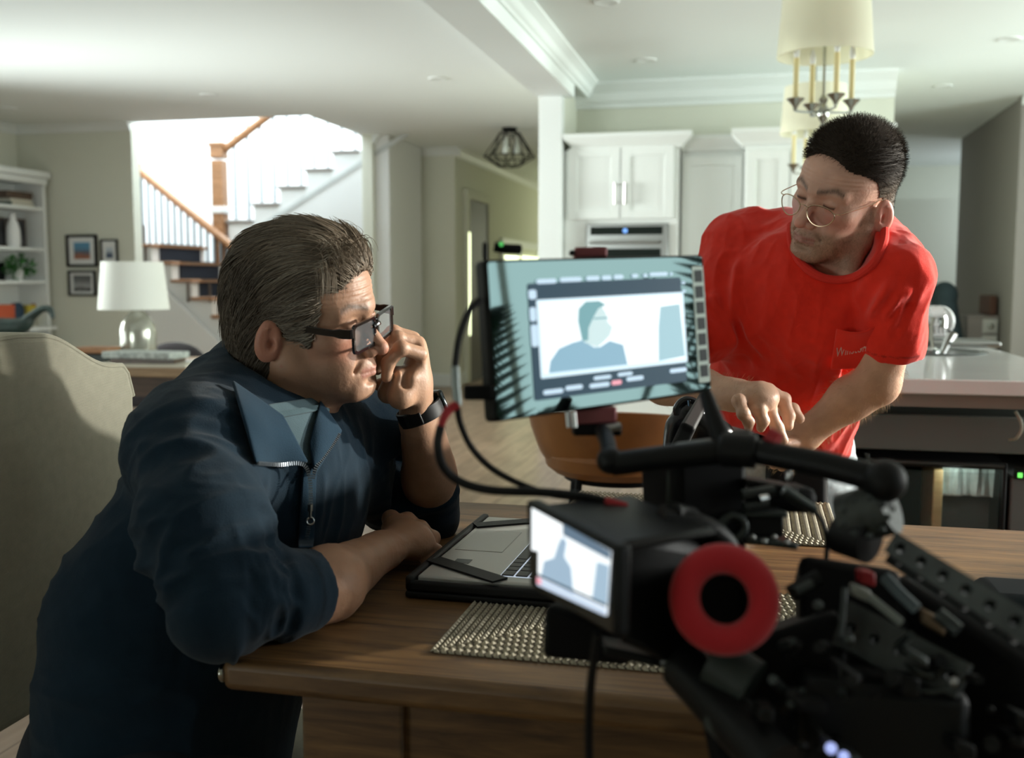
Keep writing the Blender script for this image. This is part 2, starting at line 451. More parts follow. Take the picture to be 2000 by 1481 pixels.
# hall: dark door opening, bright slit, glowing panes far down the hall
hd = MB(); hd.box((-3.22, 11.35, 0), (-3.19, 12.2, 2.1)); hall_door = struct(hd.build('door_2', mat('dark_hall_door', (0.085, 0.075, 0.08), rough=.5), bevel=.004))
hf = MB()
for lo, hi in (((-3.22, 11.23, 0), (-3.17, 11.35, 2.1)), ((-3.22, 12.2, 0), (-3.17, 12.32, 2.1)), ((-3.22, 11.23, 2.1), (-3.17, 12.32, 2.2))): hf.box(lo, hi)
struct(hf.build('trim_hall_door', M['wall'], bevel=.004))
M['pane_sky'] = mat('sunlit_foliage_pane', (0.5, 0.6, 0.4), emit=((0.92, 1.0, 0.62), 2.6))
wm = MB(); wm.box((-3.21, 11.28, 0.55), (-3.165, 11.33, 1.72)); struct(wm.build('window_3', M['pane_sky']))
for n, (a, b2) in enumerate(((13.0, 13.9), (14.15, 15.2))):
    w = MB(); w.box((-3.22, a, .9), (-3.19, b2, 1.52)); struct(w.build('window_%d' % (n+4), M['pane_sky']))
wf = MB()
for a in (12.9, 13.9, 15.2): wf.box((-3.22, a, .8), (-3.17, a+.1, 1.62))
wf.box((-3.22, 12.9, 1.62), (-3.17, 15.3, 1.72)); struct(wf.build('trim_hall_window', M['trim']))

# ------------------------------------------------------------------ recessed ceiling lights
def downlight(px, py, label):
    p = onz(px, py, CZ)
    t = thing('recessed_light', label, 'ceiling light', (p.x, p.y, CZ), 'recessed lights in the white ceiling')
    MB().lathe([(.035, -.004), (.062, -.008), (.07, -.003), (.07, 0), (.035, 0)], (p.x, p.y, CZ), n=24, closed=True).build('trim_ring', M['trim'], t)
    MB().lathe([(0, -.002), (.036, -.003)], (p.x, p.y, CZ), n=24).build('lens', mat('lens_off', (.75, .77, .74), rough=.3), t)
for px, py, l in ((408, 185, 'small round recessed ceiling light above the stair opening'), (855, 153, 'small round recessed ceiling light left of the beam'),
                  (1184, 3, 'recessed ceiling light cut by the top edge of the photo'), (1262, 117, 'recessed ceiling light in front of the kitchen crown moulding'),
                  (1972, 76, 'recessed ceiling light at the far right of the ceiling'), (15, 211, 'recessed ceiling light at the far left above the bookcase'),
                  (1842, 168, 'faint recessed light in the shaded ceiling right of the chandeliers')):
    downlight(px, py, l)

# ------------------------------------------------------------------ STAIRS
M['baluster'] = mat('baluster_paint', (.20, .24, .27), rough=.5)
t = thing('staircase', 'white staircase with dark runner and oak handrail in the bright stairwell', 'staircase', (-4.9, 9.6, 0))
landing = 1.52
lower = MB(); tread = MB(); run = MB()
p = ony(300, 487, 8.75); x0 = p.x
rise, run_x = .167, .205
for i in range(9):
    z1 = landing - i*rise; xa = x0 + i*run_x
    lower.box((-6.68 if i == 0 else xa-run_x, 8.72, 0), (xa, 9.68, z1-.03))
    tread.box((-6.68 if i == 0 else xa-run_x, 8.68, z1-.03), (xa+.025, 9.70, z1))
    run.box((xa-run_x, 8.84, z1), (xa+.032, 9.58, z1+.006)); run.box((xa+.001, 8.84, z1-rise+.006), (xa+.012, 9.58, z1-.03))
lower.build('lower_flight', M['white'], t); tread.build('tread', M['rail_oak'], t, bevel=.006)
run.build('runner', mat('dark_runner', (.012, .013, .02), rough=.95), t)
sk = MB()
sk.prism([(x0-.05, landing-.25), (x0+1.7, landing-.25-1.55), (x0-.75, 0.0), (x0-.75, landing-.25)], -8.70, -8.66, m=Matrix(((1,0,0,0),(0,0,-1,0),(0,1,0,0),(0,0,0,1))))
sk.build('stringer', M['white'], t)
# far hand rail of lower flight
YR = 9.72
a = ony(268, 330, YR); bq = ony(475, 500, YR)
MB().tube([a, bq], .042, n=10).cyl(a-Vector((.03, 0, 0)), a+Vector((.02, 0, 0)), .07, n=18).build('handrail', M['rail_oak'], t)
dirv = (bq - a)
for i in range(16):
    q = a + dirv*((i+.6)/16.0)
    MB().cyl((q.x, YR, max(0.1, q.z-1.0)), (q.x, YR, q.z), .014, n=8).build('baluster', M['baluster'], t)
for px_b in (283, 365, 408):
    qa = ony(px_b, 500, 8.70)
    MB().cyl((qa.x, 8.70, ony(px_b, 590 if px_b > 300 else 515, 8.7).z), (qa.x, 8.70, ony(px_b, 553 if px_b > 300 else 440, 8.7).z), .012, n=8).build('baluster', M['dark_wood'], t)
# newel and upper flight going up to the right
YU = 9.80
n0 = ony(432, 470, YU); n1 = ony(432, 283, YU)
hw = .062
nw = MB(); nw.box((n0.x-hw, YU-hw, n0.z-.3), (n0.x+hw, YU+hw, n1.z-.16)); nw.box((n0.x-hw*1.12, YU-hw*1.12, n1.z-.14), (n0.x+hw*1.12, YU+hw*1.12, n1.z-.02)); nw.box((n0.x-hw*1.3, YU-hw*1.3, n1.z-.02), (n0.x+hw*1.3, YU+hw*1.3, n1.z+.02))
nw.box((n0.x-hw*1.08, YU-hw*1.08, n0.z+.9-.72), (n0.x+hw*1.08, YU+hw*1.08, n0.z+.2))
nw.build('newel_post', M['rail_oak'], t, bevel=.006)
nc = MB(); zc = ony(432, 408, YU).z; nc.box((n0.x-hw*1.25, YU-hw*1.25, zc-.05), (n0.x+hw*1.35, YU+hw*1.25, zc+.02)); nc.build('collar', M['white'], t, bevel=.006)
s0 = ony(447, 430, YU); s1 = ony(497, 397, YU)
du = s1.x - s0.x; dz = s1.z - s0.z
up = MB(); tr2 = MB(); wallp = []
N_UP = 7
for i in range(N_UP):
    x = s0.x + i*du; z = s0.z + i*dz
    up.box((x, YU-.01, 0.0), (min(x+du if i < N_UP-1 else 9, -3.86), YU+1.0, z-.03)); tr2.box((x-.025, YU-.035, z-.03), (min(x+du-.02, -3.86), YU+1.0, z))
    for k in (.25, .75):
        xb = x + du*k; zr = s0.z + .86 + (xb - s0.x)*dz/du
        MB().cyl((xb, YU+.02, z), (xb, YU+.02, min(zr, 4.0)), .014, n=8).build('baluster', M['baluster'], t)
up.build('upper_flight', M['white'], t); tr2.build('tread', mat('grey_tread', (.30, .27, .25), rough=.5), t, bevel=.006)
# sloping skirt board below the upper flight
ang = MB(); off = .05
ang.prism([(s0.x-.05, s0.z-.28), (s0.x+N_UP*du, s0.z+N_UP*dz-.28), (s0.x+N_UP*du, s0.z+N_UP*dz-.33), (s0.x-.05, s0.z-.33)], -YU+.0, -YU+.02, m=Matrix(((1,0,0,0),(0,0,-1,0),(0,1,0,0),(0,0,0,1))))
ang.build('skirt_trim', mat('grey_trim', (.55, .57, .56), rough=.6), t)
r0 = Vector((n0.x+.03, YU+.0, n1.z-.07)); 
MB().tube([r0, r0 + Vector((du*7.6, 0, dz*7.6*1.12))], .040, n=10).build('handrail', M['rail_oak'], t)

# ------------------------------------------------------------------ BOOKCASE on left wall + contents
XB = -6.82
pb = onx(85, 330, XB+.34) if False else None
by1 = 8.44; by0 = 6.4; bz = 2.12; bd = .34
k = thing('bookcase', 'white built-in bookcase with crown against the left wall', 'bookcase', (XB, (by0+by1)/2, 0))
q = MB()
q.box((XB+.005, by0+.04, 0.5), (XB+.03, by1-.04, bz-.04)); q.box((XB+.001, by1-.04, .5), (XB+bd, by1, bz)); q.box((XB+.001, by0, .5), (XB+bd, by0+.04, bz)); q.box((XB+.001, by0+.04, bz-.04), (XB+bd, by1-.04, bz)); q.box((XB+.001, by0, 0), (XB+bd+.1, by1, .5))
q.build('carcass', M['trim'], k, bevel=.003)
zs = [onx(40, y, XB+.3).z for y in (548, 483, 402)]
SH = zs
for z in zs: MB().box((XB+.02, by0+.04, z-.03), (XB+bd-.01, by1-.04, z)).build('shelf', M['trim'], k, bevel=.003)
cc = MB(); cc.box((XB+.001, by0-.03, bz), (XB+bd+.05, by1+.03, bz+.06)); cc.box((XB+bd, by0-.01, bz-.06), (XB+bd+.02, by1+.01, bz-.001)); cc.build('crown', M['trim'], k, bevel=.01)
# contents, from the far end of the shelves
cols = {'brown': (.10, .05, .03), 'red': (.35, .04, .03), 'navy': (.03, .06, .10), 'green': (.05, .10, .07), 'grey': (.25, .27, .26), 'yellow': (.55, .42, .05), 'black': (.015, .015, .018), 'cream': (.6, .58, .5), 'orange': (.55, .10, .04)}
def bookmat(c): 
    if 'bk_'+c not in M: M['bk_'+c] = mat('book_cover_'+c, cols[c], rough=.6)
    return M['bk_'+c]
M['paper'] = mat('page_paper', (.62, .58, .48), rough=.9)
def book(c0, size, color, label, up=False, group='books on the bookcase shelves', yawz=0):
    """size: thickness along X or Z; lies flat (up False) or stands"""
    b = thing('book', label, 'book', c0, group)
    sx, sy, sz = size
    R = Matrix.Translation(c0) @ Matrix.Rotation(yawz, 4, 'Z')
    cv = MB(); th = .003
    if up:
        cv.box((-sx/2, -sy/2, 0), (-sx/2+th, sy/2, sz)); cv.box((sx/2-th, -sy/2, 0), (sx/2, sy/2, sz)); cv.box((-sx/2, -sy/2, 0), (sx/2, -sy/2+th, sz))
        pg = MB().box((-sx/2+th, -sy/2+th, .003), (sx/2-th, sy/2-.004, sz-.003))
    else:
        cv.box((-sx/2, -sy/2, 0), (sx/2, sy/2, th)); cv.box((-sx/2, -sy/2, sz-th), (sx/2, sy/2, sz)); cv.box((-sx/2, -sy/2, 0), (sx/2, -sy/2+th, sz))
        pg = MB().box((-sx/2+.004, -sy/2+th, th), (sx/2-.004, sy/2-.004, sz-th))
    cv.build('cover', bookmat(color), b, m=R); pg.build('pages', M['paper'], b, m=R)
    return b
yb = lambda px, z: onx(px, 500, XB+.2).y
zt, z2, z3 = SH[2], SH[1], SH[0]
xx = XB+.19
book((xx, yb(30, 0), zt), (.24, .30, .03), 'green', 'green book at the bottom of the stack on the top shelf')
book((xx, yb(28, 0), zt+.03), (.23, .29, .03), 'cream', 'pale book in the middle of the stack on the top shelf')
wb = MB().box((xx-.1, yb(28, 0)-.17, zt+.062), (xx+.1, yb(28, 0)+.17, zt+.13)).build('wooden_box', M['dark_wood'], bevel=.006); tag(wb, 'dark brown wooden box lying on books on the top shelf', 'box')
# second shelf: white vase between dark photographs
v = tag(MB().lathe([(0, 0), (.055, 0), (.062, .05), (.06, .16), (.045, .22), (.03, .25), (.028, .29), (.034, .30), (.024, .30), (.02, .26), (0, .2)], (xx+.03, yb(24, 0), z2)).build('vase', M['white']), 'white slim vase standing on the bookcase shelf before dark frames', 'vase')
M['oldphoto'] = mat('dark_photo', (.05, .05, .055), rough=.35, var=(9, .7))
for pxx, w, hgt, l in ((45, .24, .27, 'dark framed photograph right of the white vase on the shelf'), (8, .20, .27, 'dark framed photograph at the left edge of the photo on the shelf')):
    yy = yb(pxx, 0); ph = thing('photo_frame', l, 'photo frame', (xx-.05, yy, z2), 'dark frames on the second shelf')
    MB().box((xx-.06, yy-w/2, z2), (xx-.04, yy+w/2, z2+hgt)).build('frame', M['dark_wood'], ph, bevel=.004)
    MB().box((xx-.04, yy-w/2+.02, z2+.02), (xx-.037, yy+w/2-.02, z2+hgt-.02)).build('photo', M['oldphoto'], ph)
# plant
pl = thing('potted_plant', 'leafy green potted plant trailing over the bookcase shelf', 'plant', (xx+.05, yb(24, 0), z3))
MB().lathe([(0, 0), (.045, 0), (.06, .11), (.052, .11), (.048, .1), (0, .1)], (xx+.05, yb(24, 0), z3)).build('pot', M['white'], pl)
lf = MB()
pr = random.Random(3)
for i in range(240):
    a = pr.uniform(0, 2*math.pi); r = pr.uniform(.02, .15); zz = z3 + .12 + pr.uniform(-.11, .12)*(1.2 - r/.2)
    c0 = Vector((xx+.07+r*math.cos(a)*.8, yb(24, 0)+r*math.sin(a)*1.2, zz)); s_ = pr.uniform(.018, .032)
    m_ = Matrix.Translation(c0) @ Euler((pr.uniform(-1, 1), pr.uniform(-1, 1), a)).to_matrix().to_4x4()
    lf.add([(-s_, 0, 0), (0, -s_*.5, .004), (s_*1.2, 0, -.004), (0, s_*.5, .004)], [(0, 1, 2, 3)], m_)
lf.build('foliage', mat('leaf_green', (.035, .16, .03), rough=.5, var=(20, .4)), pl)
tag(MB().box((xx-.02, yb(-4, 0)-.06, z3), (xx+.03, yb(-4, 0)+.06, z3+.16)).build('dark_box', M['blackmatte'], bevel=.004), 'black upright box left of the green potted plant', 'box')
# lowest visible shelf: books, globe-like round box
z4 = onx(40, 640, XB+.3).z
MB().box((XB+.02, by0+.04, z4-.03), (XB+bd+.1, by1-.04, z4)).build('shelf', M['trim'], k, bevel=.003)
book((xx, yb(0, 0), z4), (.10, .22, .21), 'orange', 'thick orange red book standing left on the lowest shelf', up=True)
book((xx, yb(34, 0), z4), (.22, .24, .025), 'grey', 'grey book lying lowest beneath the others on the bottom shelf')
book((xx, yb(34, 0), z4+.025), (.21, .23, .025), 'green', 'dark green book lying in the flat pile on the bottom shelf')
book((xx, yb(34, 0), z4+.05), (.20, .22, .025), 'grey', 'grey book topmost of the flat pile under the round clock')
ck = tag(MB().cyl((xx-.03, yb(31, 0), z4+.15), (xx+.01, yb(31, 0), z4+.15), .075, n=28).torus((xx+.01, yb(31, 0), z4+.15), .07, .008, axis=(1, 0, 0)).build('round_clock', bookmat('navy')), 'round dark blue clock standing on the flat books', 'clock')
book((xx, yb(55, 0), z4), (.05, .13, .20), 'yellow', 'yellow book standing beside the round clock', up=True)
book((xx, yb(66, 0), z4), (.05, .05, .21), 'red', 'narrow red book standing right of the yellow one', up=True)

# ------------------------------------------------------------------ pictures on the wall
def wall_pic(px0, py0, px1, py1, border, mt, art, label, Y=8.5):
    a = ony(px0, py0, Y); b = ony(px1, py1, Y)
    x0, x1 = a.x, b.x; z1, z0 = a.z, b.z; w = x1-x0
    g = thing('picture_frame', label, 'picture', (x0, Y, z0), 'framed photographs on the wall beside the stairs')
    f = MB(); t_ = border
    f.ring((x0, Y-.03, z0), (x1, Y-.003, z1), t_)
    f.build('frame', M['blackmatte'], g, bevel=.003)
    MB().box((x0+t_, Y-.012, z0+t_), (x1-t_, Y-.008, z1-t_)).build('mat_board', M['white'], g)
    xa, xb, za, zb = x0+w*mt, x1-w*mt, z0+(z1-z0)*mt, z1-(z1-z0)*mt
    MB().box((xa, Y-.016, za), (xb, Y-.012, zb)).build('photo', art, g)
def art_mat(name, ca, cb, cc2, zc):
    m = bpy.data.materials.new(name); m.use_nodes = True; nt = m.node_tree; N = nt.nodes; L = nt.links
    tc = N.new('ShaderNodeTexCoord'); sp = N.new('ShaderNodeSeparateXYZ'); L.new(tc.outputs['Generated'], sp.inputs[0])
    ns = N.new('ShaderNodeTexNoise'); ns.inputs['Scale'].default_value = 5; L.new(tc.outputs['Generated'], ns.inputs['Vector'])
    ad = N.new('ShaderNodeMath'); ad.operation = 'MULTIPLY_ADD'; L.new(ns.outputs['Fac'], ad.inputs[0]); ad.inputs[1].default_value = .5; L.new(sp.outputs['Z'], ad.inputs[2])
    r = N.new('ShaderNodeValToRGB'); e = r.color_ramp.elements
    e[0].position = 0.35; e[0].color = (*ca, 1); e[1].position = 1.15 if False else 0.95; e[1].color = (*cc2, 1)
    x = e.new(zc); x.color = (*cb, 1); L.new(ad.outputs[0], r.inputs[0]); L.new(r.outputs[0], N['Principled BSDF'].inputs['Base Color']); N['Principled BSDF'].inputs['Roughness'].default_value = .3
    return m
wall_pic(131, 459, 193, 521, .022, .24, art_mat('beach_photo', (.35, .12, .05), (.10, .12, .16), (.10, .28, .45), .7), 'large black framed colour photo with white mat, upper left of the wall group')
wall_pic(198, 468, 233, 520, .014, .30, art_mat('blue_figure_photo', (.05, .07, .12), (.10, .13, .2), (.55, .6, .65), .7), 'narrow black framed picture with small blue figure, right of the colour photo')
wall_pic(135, 529, 190, 578, .018, .18, art_mat('grey_group_photo', (.02, .02, .02), (.4, .4, .4), (.12, .12, .12), .6), 'black framed grey group photo hanging below the colour photo')
wall_pic(196, 524, 240, 580, .014, .22, art_mat('grey_small_photo', (.02, .02, .03), (.3, .3, .3), (.12, .12, .12), .6), 'black framed picture mostly hidden behind the table lamp shade')

# ------------------------------------------------------------------ desk, lamp, books, chair, sculpture by the left wall
dz_ = .72
def P6(px, py, d): return at(px, py, d)
dl = onz(262, 705, dz_); dr = onz(372, 703, dz_)
ty = 5.15; tx0, tx1 = -4.1, -2.75
dk = thing('console_desk', 'light oak desk behind the linen chair carrying the white lamp', 'desk', ((tx0+tx1)/2, ty, 0))
MB().box((tx0, ty-.3, dz_-.06), (tx1, ty+.35, dz_)).build('desk_top', M['desk_wood'], dk, bevel=.006)
for xq in (tx0+.06, tx1-.06):
    for yq in (ty-.25, ty+.3): MB().box((xq-.03, yq-.03, 0), (xq+.03, yq+.03, dz_-.06)).build('leg', M['dark_wood'], dk)
MB().box((tx0+.1, ty-.2, dz_-.18), (tx1-.1, ty+.1, dz_-.061)).build('drawer_box', M['dark_wood'], dk)
lp = onz(270, 703, dz_); dl_ = 5.75
base = at(271, 690, dl_); lx, ly = base.x, base.y
lm = thing('table_lamp', 'lit-looking white drum shade lamp with ribbed glass jar base on the oak desk', 'lamp', (lx, ly, dz_))
lm['label'] = 'white drum shade table lamp with mercury glass jar base on the oak desk'
zb = dz_; hb = at(271, 600, dl_).z - dz_; rb = .098
M['mercury'] = mat('mercury_glass', (.42, .42, .36), rough=.18, metal=.55, bump=(40, .3), coat=.4)
MB().lathe([(0, 0), (rb*.93, 0), (rb, .02), (rb, hb*.55), (rb*.93, hb*.70), (rb*.62, hb*.86), (rb*.3, hb*.95), (rb*.26, hb), (0, hb)], (lx, ly, zb)).build('glass_base', M['mercury'], lm)
MB().lathe([(0, 0), (.022, 0), (.026, .012), (.014, .03), (.010, .05), (0, .05)], (lx, ly, zb+hb)).build('finial_neck', M['rail_oak'], lm)
zs0 = at(265, 604, dl_).z; zs1 = at(265, 512, dl_).z
MB().lathe([(.190, zs0), (.164, zs1), (.161, zs1), (.187, zs0)], (lx-.02, ly, 0), n=40, closed=True).build('lamp_shade', mat('linen_shade', (.86, .86, .80), rough=.9, bump=(200, .1)), lm)
MB().cyl((lx, ly, zb+hb+.04), (lx, ly, zs1), .005).build('pole', M['nickel'], lm)
# books / papers on desk
o1 = at(322, 690, 5.2)
def slab(name, px, py, d, size, m_, rz, label, cat, z=None):
    p = at(px, py, d); zz = z
    o = MB().box((-size[0]/2, -size[1]/2, 0), (size[0]/2, size[1]/2, size[2])).build(name, m_, bevel=min(size)*.15, m=Matrix.Translation((p.x, p.y, zz)) @ Matrix.Rotation(rz, 4, 'Z'))
    return tag(o, label, cat)
M['floral'] = mat('patterned_paper', (.42, .45, .42), rough=.7, var=(40, .45))
slab('magazine', 290, 712, 5.42, (.50, .18, .02), M['paper'], .1, 'cream notebook at the base of the pile on the desk', 'notebook', z=dz_)
slab('notebook', 290, 700, 5.42, (.34, .17, .025), M['dark_wood'], .2, 'dark brown notebook under the patterned book on the desk', 'notebook', z=dz_+.02)
slab('patterned_book', 285, 690, 5.42, (.42, .18, .035), M['floral'], -.1, 'grey patterned book lying on top of the desk pile', 'book', z=dz_+.045)
slab('paper_sheet', 355, 705, 5.62, (.26, .16, .012), M['white'], .1, 'white stack of paper on the oak desk beside the dark chair', 'paper', z=dz_)
slab('wooden_tray', 192, 672, 5.62, (.20, .16, .03), M['rail_oak'], .1, 'small reddish wooden tray peeking over the linen chair', 'tray', z=dz_+.06)
slab('storage_tin', 192, 672, 5.63, (.15, .14, .058), M['grey_metal'], .1, 'low grey tin supporting the reddish wooden tray', 'tin', z=dz_+.0005)
# dark chair beyond the desk
cx, cy = at(350, 690, 6.75).x, at(350, 690, 6.75).y
dc = thing('desk_chair', 'dark upholstered low-back chair tucked behind the oak desk', 'chair', (cx, cy, 0))
zt_ = at(350, 670, 6.6).z
bk = MB(); prof = []
for i in range(15):
    a = math.pi*i/14; prof.append((cx - .235*math.cos(a), zt_ - .26 + .26*math.sin(a)**.6))
bk.prism([(x, z) for x, z in prof] + [(cx+.2, .5), (cx-.2, .5)], -cy, -cy+.09, m=Matrix(((1,0,0,0),(0,0,-1,0),(0,1,0,0),(0,0,0,1))))
M['charcoal'] = fabric('charcoal_upholstery', (.035, .03, .033))
bk.build('backrest', M['charcoal'], dc, bevel=.03)
MB().box((cx-.24, cy-.42, .38), (cx+.24, cy-.02, .48)).build('seat', M['charcoal'], dc, bevel=.03)
for sx in (-.2, .2):
    for sy in (-.38, -.06): MB().cyl((cx+sx, cy+sy, .38), (cx+sx*1.1, cy+sy, 0), .018, .012).build('leg', M['dark_wood'], dc)
# green bird-necked animal sculpture in front of bookcase
sd = 6.6
sc_ = thing('animal_sculpture', 'dark green long-necked animal sculpture in front of the bookcase', 'sculpture', tuple(at(10, 650, sd)))
pts = [at(-80, 640, sd), at(-20, 640, sd), at(40, 637, sd), at(62, 618, sd), at(82, 604, sd), at(97, 605, sd), at(104, 622, sd)]
rr = [.03, .07, .055, .03, .022, .022, .012]
MB().tube(pts, lambda t_: float(np.interp(t_, np.linspace(0, 1, 7), rr)), n=14, smooth=6).build('body', mat('verdigris', (.016, .030, .026), rough=.4, var=(15, .5)), sc_)
pz = at(0, 650, sd)
MB().tube([at(-60, 650, sd), at(-62, 760, sd)], .02).tube([at(20, 645, sd), at(22, 760, sd)], .02).build('leg', M['grey_metal'], sc_)
pz2 = at(-20, 760, sd)
tag(MB().box((pz2.x-.45, pz2.y-.25, 0), (pz2.x+.25, pz2.y+.25, pz2.z)).build('low_cabinet', M['dark_wood'], bevel=.01), 'dark low cabinet under the green animal sculpture behind the linen chair', 'cabinet')

# ------------------------------------------------------------------ KITCHEN CABINETS
Yk = 7.70
def cab_doors(x0, x1, z0, z1, Y, parent, n=2, handles=True):
    w = (x1-x0)/n
    for i in range(n):
        a, b = x0+i*w+.004, x0+(i+1)*w-.004
        d = MB(); fr_ = .06
        d.box((a, Y-.018, z0), (b, Y, z1))
        d.ring((a, Y-.028, z0), (b, Y-.0185, z1), fr_)
        dd = d.build('door', M['cab'], parent, bevel=.002)
        if handles:
            hx = b-.03 if i == 0 else a+.03
            h = MB(); h.cyl((hx, Y-.055, z0+.10), (hx, Y-.055, z0+.24), .006, n=10); h.cyl((hx, Y-.055, z0+.11), (hx, Y-.02, z0+.11), .005, n=8); h.cyl((hx, Y-.055, z0+.23), (hx, Y-.02, z0+.23), .005, n=8)
            h.build('handle', M['nickel'], dd)
def crown_cab(x0, x1, Y, z, parent, s=1.0):
    mb = MB(); prof = [(0, 0), (.02, 0), (.03, .02), (.075, .06), (.085, .075), (.085, .10), (0, .10)]
    vs = []
    n = len(prof)
    ring = []
    for a, b in prof: ring.append([(x0-a*s, Yk, z+b), (x0-a*s, Y-a, z+b), (x1+a*s, Y-a, z+b), (x1+a*s, Yk, z+b)])
    for r in ring: vs += r
    fs = []
    for j in range(n-1):
        for i in range(3): fs.append((j*4+i, j*4+i+1, (j+1)*4+i+1, (j+1)*4+i))
    fs.append(tuple((n-1)*4+i for i in range(4))); fs.append(tuple(range(4)))
    return mb.add(vs, fs).build('crown', M['cab'], parent, angle=20)
# oven cabinet
Yo = 7.10
xa = ony(1100, 400, Yo).x; xb = ony(1325, 400, Yo).x
ztop = ony(1210, 262, Yo).z
oc = thing('oven_cabinet', 'tall white oven cabinet with two upper doors beside the post', 'cabinet', ((xa+xb)/2, Yo, 0))
zdo = ony(1210, 428, Yo).z; zdt = ony(1210, 288, Yo).z
zo1 = ony(1230, 437, Yo).z
ovx0, ovx1 = ony(1146, 450, Yo).x, ony(1306, 450, Yo).x
ovz0 = zo1 - .72
xa = max(xa, -1.305); q = MB(); q.box((xa, Yo, 0), (ovx0, Yk, ztop-.1)); q.box((ovx1, Yo, 0), (xb-.003, Yk, ztop-.1)); q.box((ovx0, Yo, zo1), (ovx1, Yk, ztop-.1)); q.box((ovx0, Yo, 0), (ovx1, Yk, ovz0)); q.box((ovx0, Yo+.5, ovz0), (ovx1, Yk, zo1))
q.build('carcass', M['cab'], oc, bevel=.002)
cab_doors(xa+.03, xb-.03, zdo, zdt, Yo, oc)
crown_cab(xa+.085, xb-.0, Yo, ztop-.1, oc)
ov = thing('wall_oven', 'stainless steel built-in oven with black control panel below the cabinet doors', 'oven', ((ovx0+ovx1)/2, Yo, ovz0))
q = MB(); q.box((ovx0+.004, Yo-.02, ovz0+.004), (ovx1-.004, Yo+.45, zo1-.004)); q.build('body', M['steel'], ov, bevel=.004)
zp0, zp1 = ony(1230, 459, Yo).z, ony(1230, 443, Yo).z
pn = MB().box((ovx0+.03, Yo-.026, zp0), (ovx1-.04, Yo-.019, zp1)).build('control_panel', M['blackglass'], ov)
hx0, hx1 = ovx0+.03, ovx1-.06
dx = ony(1221, 449, Yo-.026).x
MB().cyl((dx, Yo-.0265, (zp0+zp1)/2), (dx, Yo-.028, (zp0+zp1)/2), .016).build('display', mat('blue_display', (.05, .15, .5), emit=((.25, .5, 1.0), 1.0)), pn)
zh = ony(1230, 474, Yo).z
MB().cyl((hx0, Yo-.07, zh), (hx1, Yo-.07, zh), .012, n=12).cyl((hx0+.05, Yo-.07, zh), (hx0+.05, Yo-.02, zh), .008).cyl((hx1-.05, Yo-.07, zh), (hx1-.05, Yo-.02, zh), .008).build('handle', M['steel'], ov)
MB().box((ovx0+.05, Yo-.026, ovz0+.06), (ovx1-.05, Yo-.019, ony(1230, 486, Yo).z)).build('oven_window', M['blackglass'], ov)
# fridge cabinets to the right
def plain_cab(px0, px1, pyt, Y, label, panels, name='panel_cabinet', x0_=None, x1_=None, rec=False):
    x0, x1 = ony(px0, 400, Y).x, ony(px1, 400, Y).x; z = ony((px0+px1)/2, pyt, Y).z
    x0 = x0 if x0_ is None else x0_; x1 = x1 if x1_ is None else x1_
    g = thing(name, label, 'cabinet', ((x0+x1)/2, Y, 0), 'tall white kitchen cabinets')
    MB().box((x0+.002, Y, 0), (x1-.002, Yk, z-.1)).build('carcass', M['cab'], g, bevel=.002)
    cab_doors(x0+.01, x1-.01, .95, z-.14, Y, g, n=panels, handles=False); cab_doors(x0+.01, x1-.01, .1, .93, Y, g, n=panels, handles=False)
    crown_cab(x0+.002, x1-.002, Y, z-.1, g, s=0.0) if rec else crown_cab(x0+.0, x1-.02, Y, z-.1, g)
    return g
plain_cab(1330, 1452, 266, 7.28, 'recessed tall white cabinet between oven cabinet and larger cabinet', 1, x0_=xb, x1_=ony(1452, 400, 7.02).x, rec=True)
plain_cab(1452, 1722, 249, 7.02, 'tall white cabinet with crown behind the person in red', 3)

# ------------------------------------------------------------------ ISLAND
ix0, ix1, iy0, iy1, iz = -.10, .885, 2.84, 5.1, .915
isl = thing('kitchen_island', 'dark kitchen island base with open appliance bay', 'kitchen island', ((ix0+ix1)/2+.1, (iy0+iy1)/2, 0))
M['island'] = mat('charcoal_green_paint', (.06, .075, .068), rough=.45)
q = MB()
bx0, bx1, byf = ix0+.05, ix1+.30, iy0+.28
q.box((bx0, byf, .12), (bx0+.03, iy1-.05, iz-.04)); q.box((bx1-.33, byf, .0), (bx1-.30, iy1-.05, iz-.04))
q.box((bx0, byf+.5, 0), (bx1-.3, iy1-.05, iz-.04)); q.box((bx0, byf, .78), (bx1-.30, byf+.5, iz-.04)); q.box((bx0, byf, 0), (bx1-.30, byf+.5, .10))
q.build('base', M['island'], isl, bevel=.003)
yfp = byf-.12
MB().box((bx0, iy0+.03, .838), (ix1-.03, iy0+.05, iz-.0405)).build('apron', mat('taupe_apron', (.22, .205, .17), rough=.6), isl)
MB().box((bx0+.03, yfp, .70), (ix1+.0, yfp+.02, .80)).build('front_panel', mat('grey_green_panel', (.13, .15, .135), rough=.5), isl, bevel=.003)
ct = MB().box((ix0, iy0, iz-.04), (ix1, iy1, iz)).build('countertop', M['quartz'], bevel=.004)
tag(ct, 'white veined quartz countertop of the kitchen island right of the person in red', 'countertop')
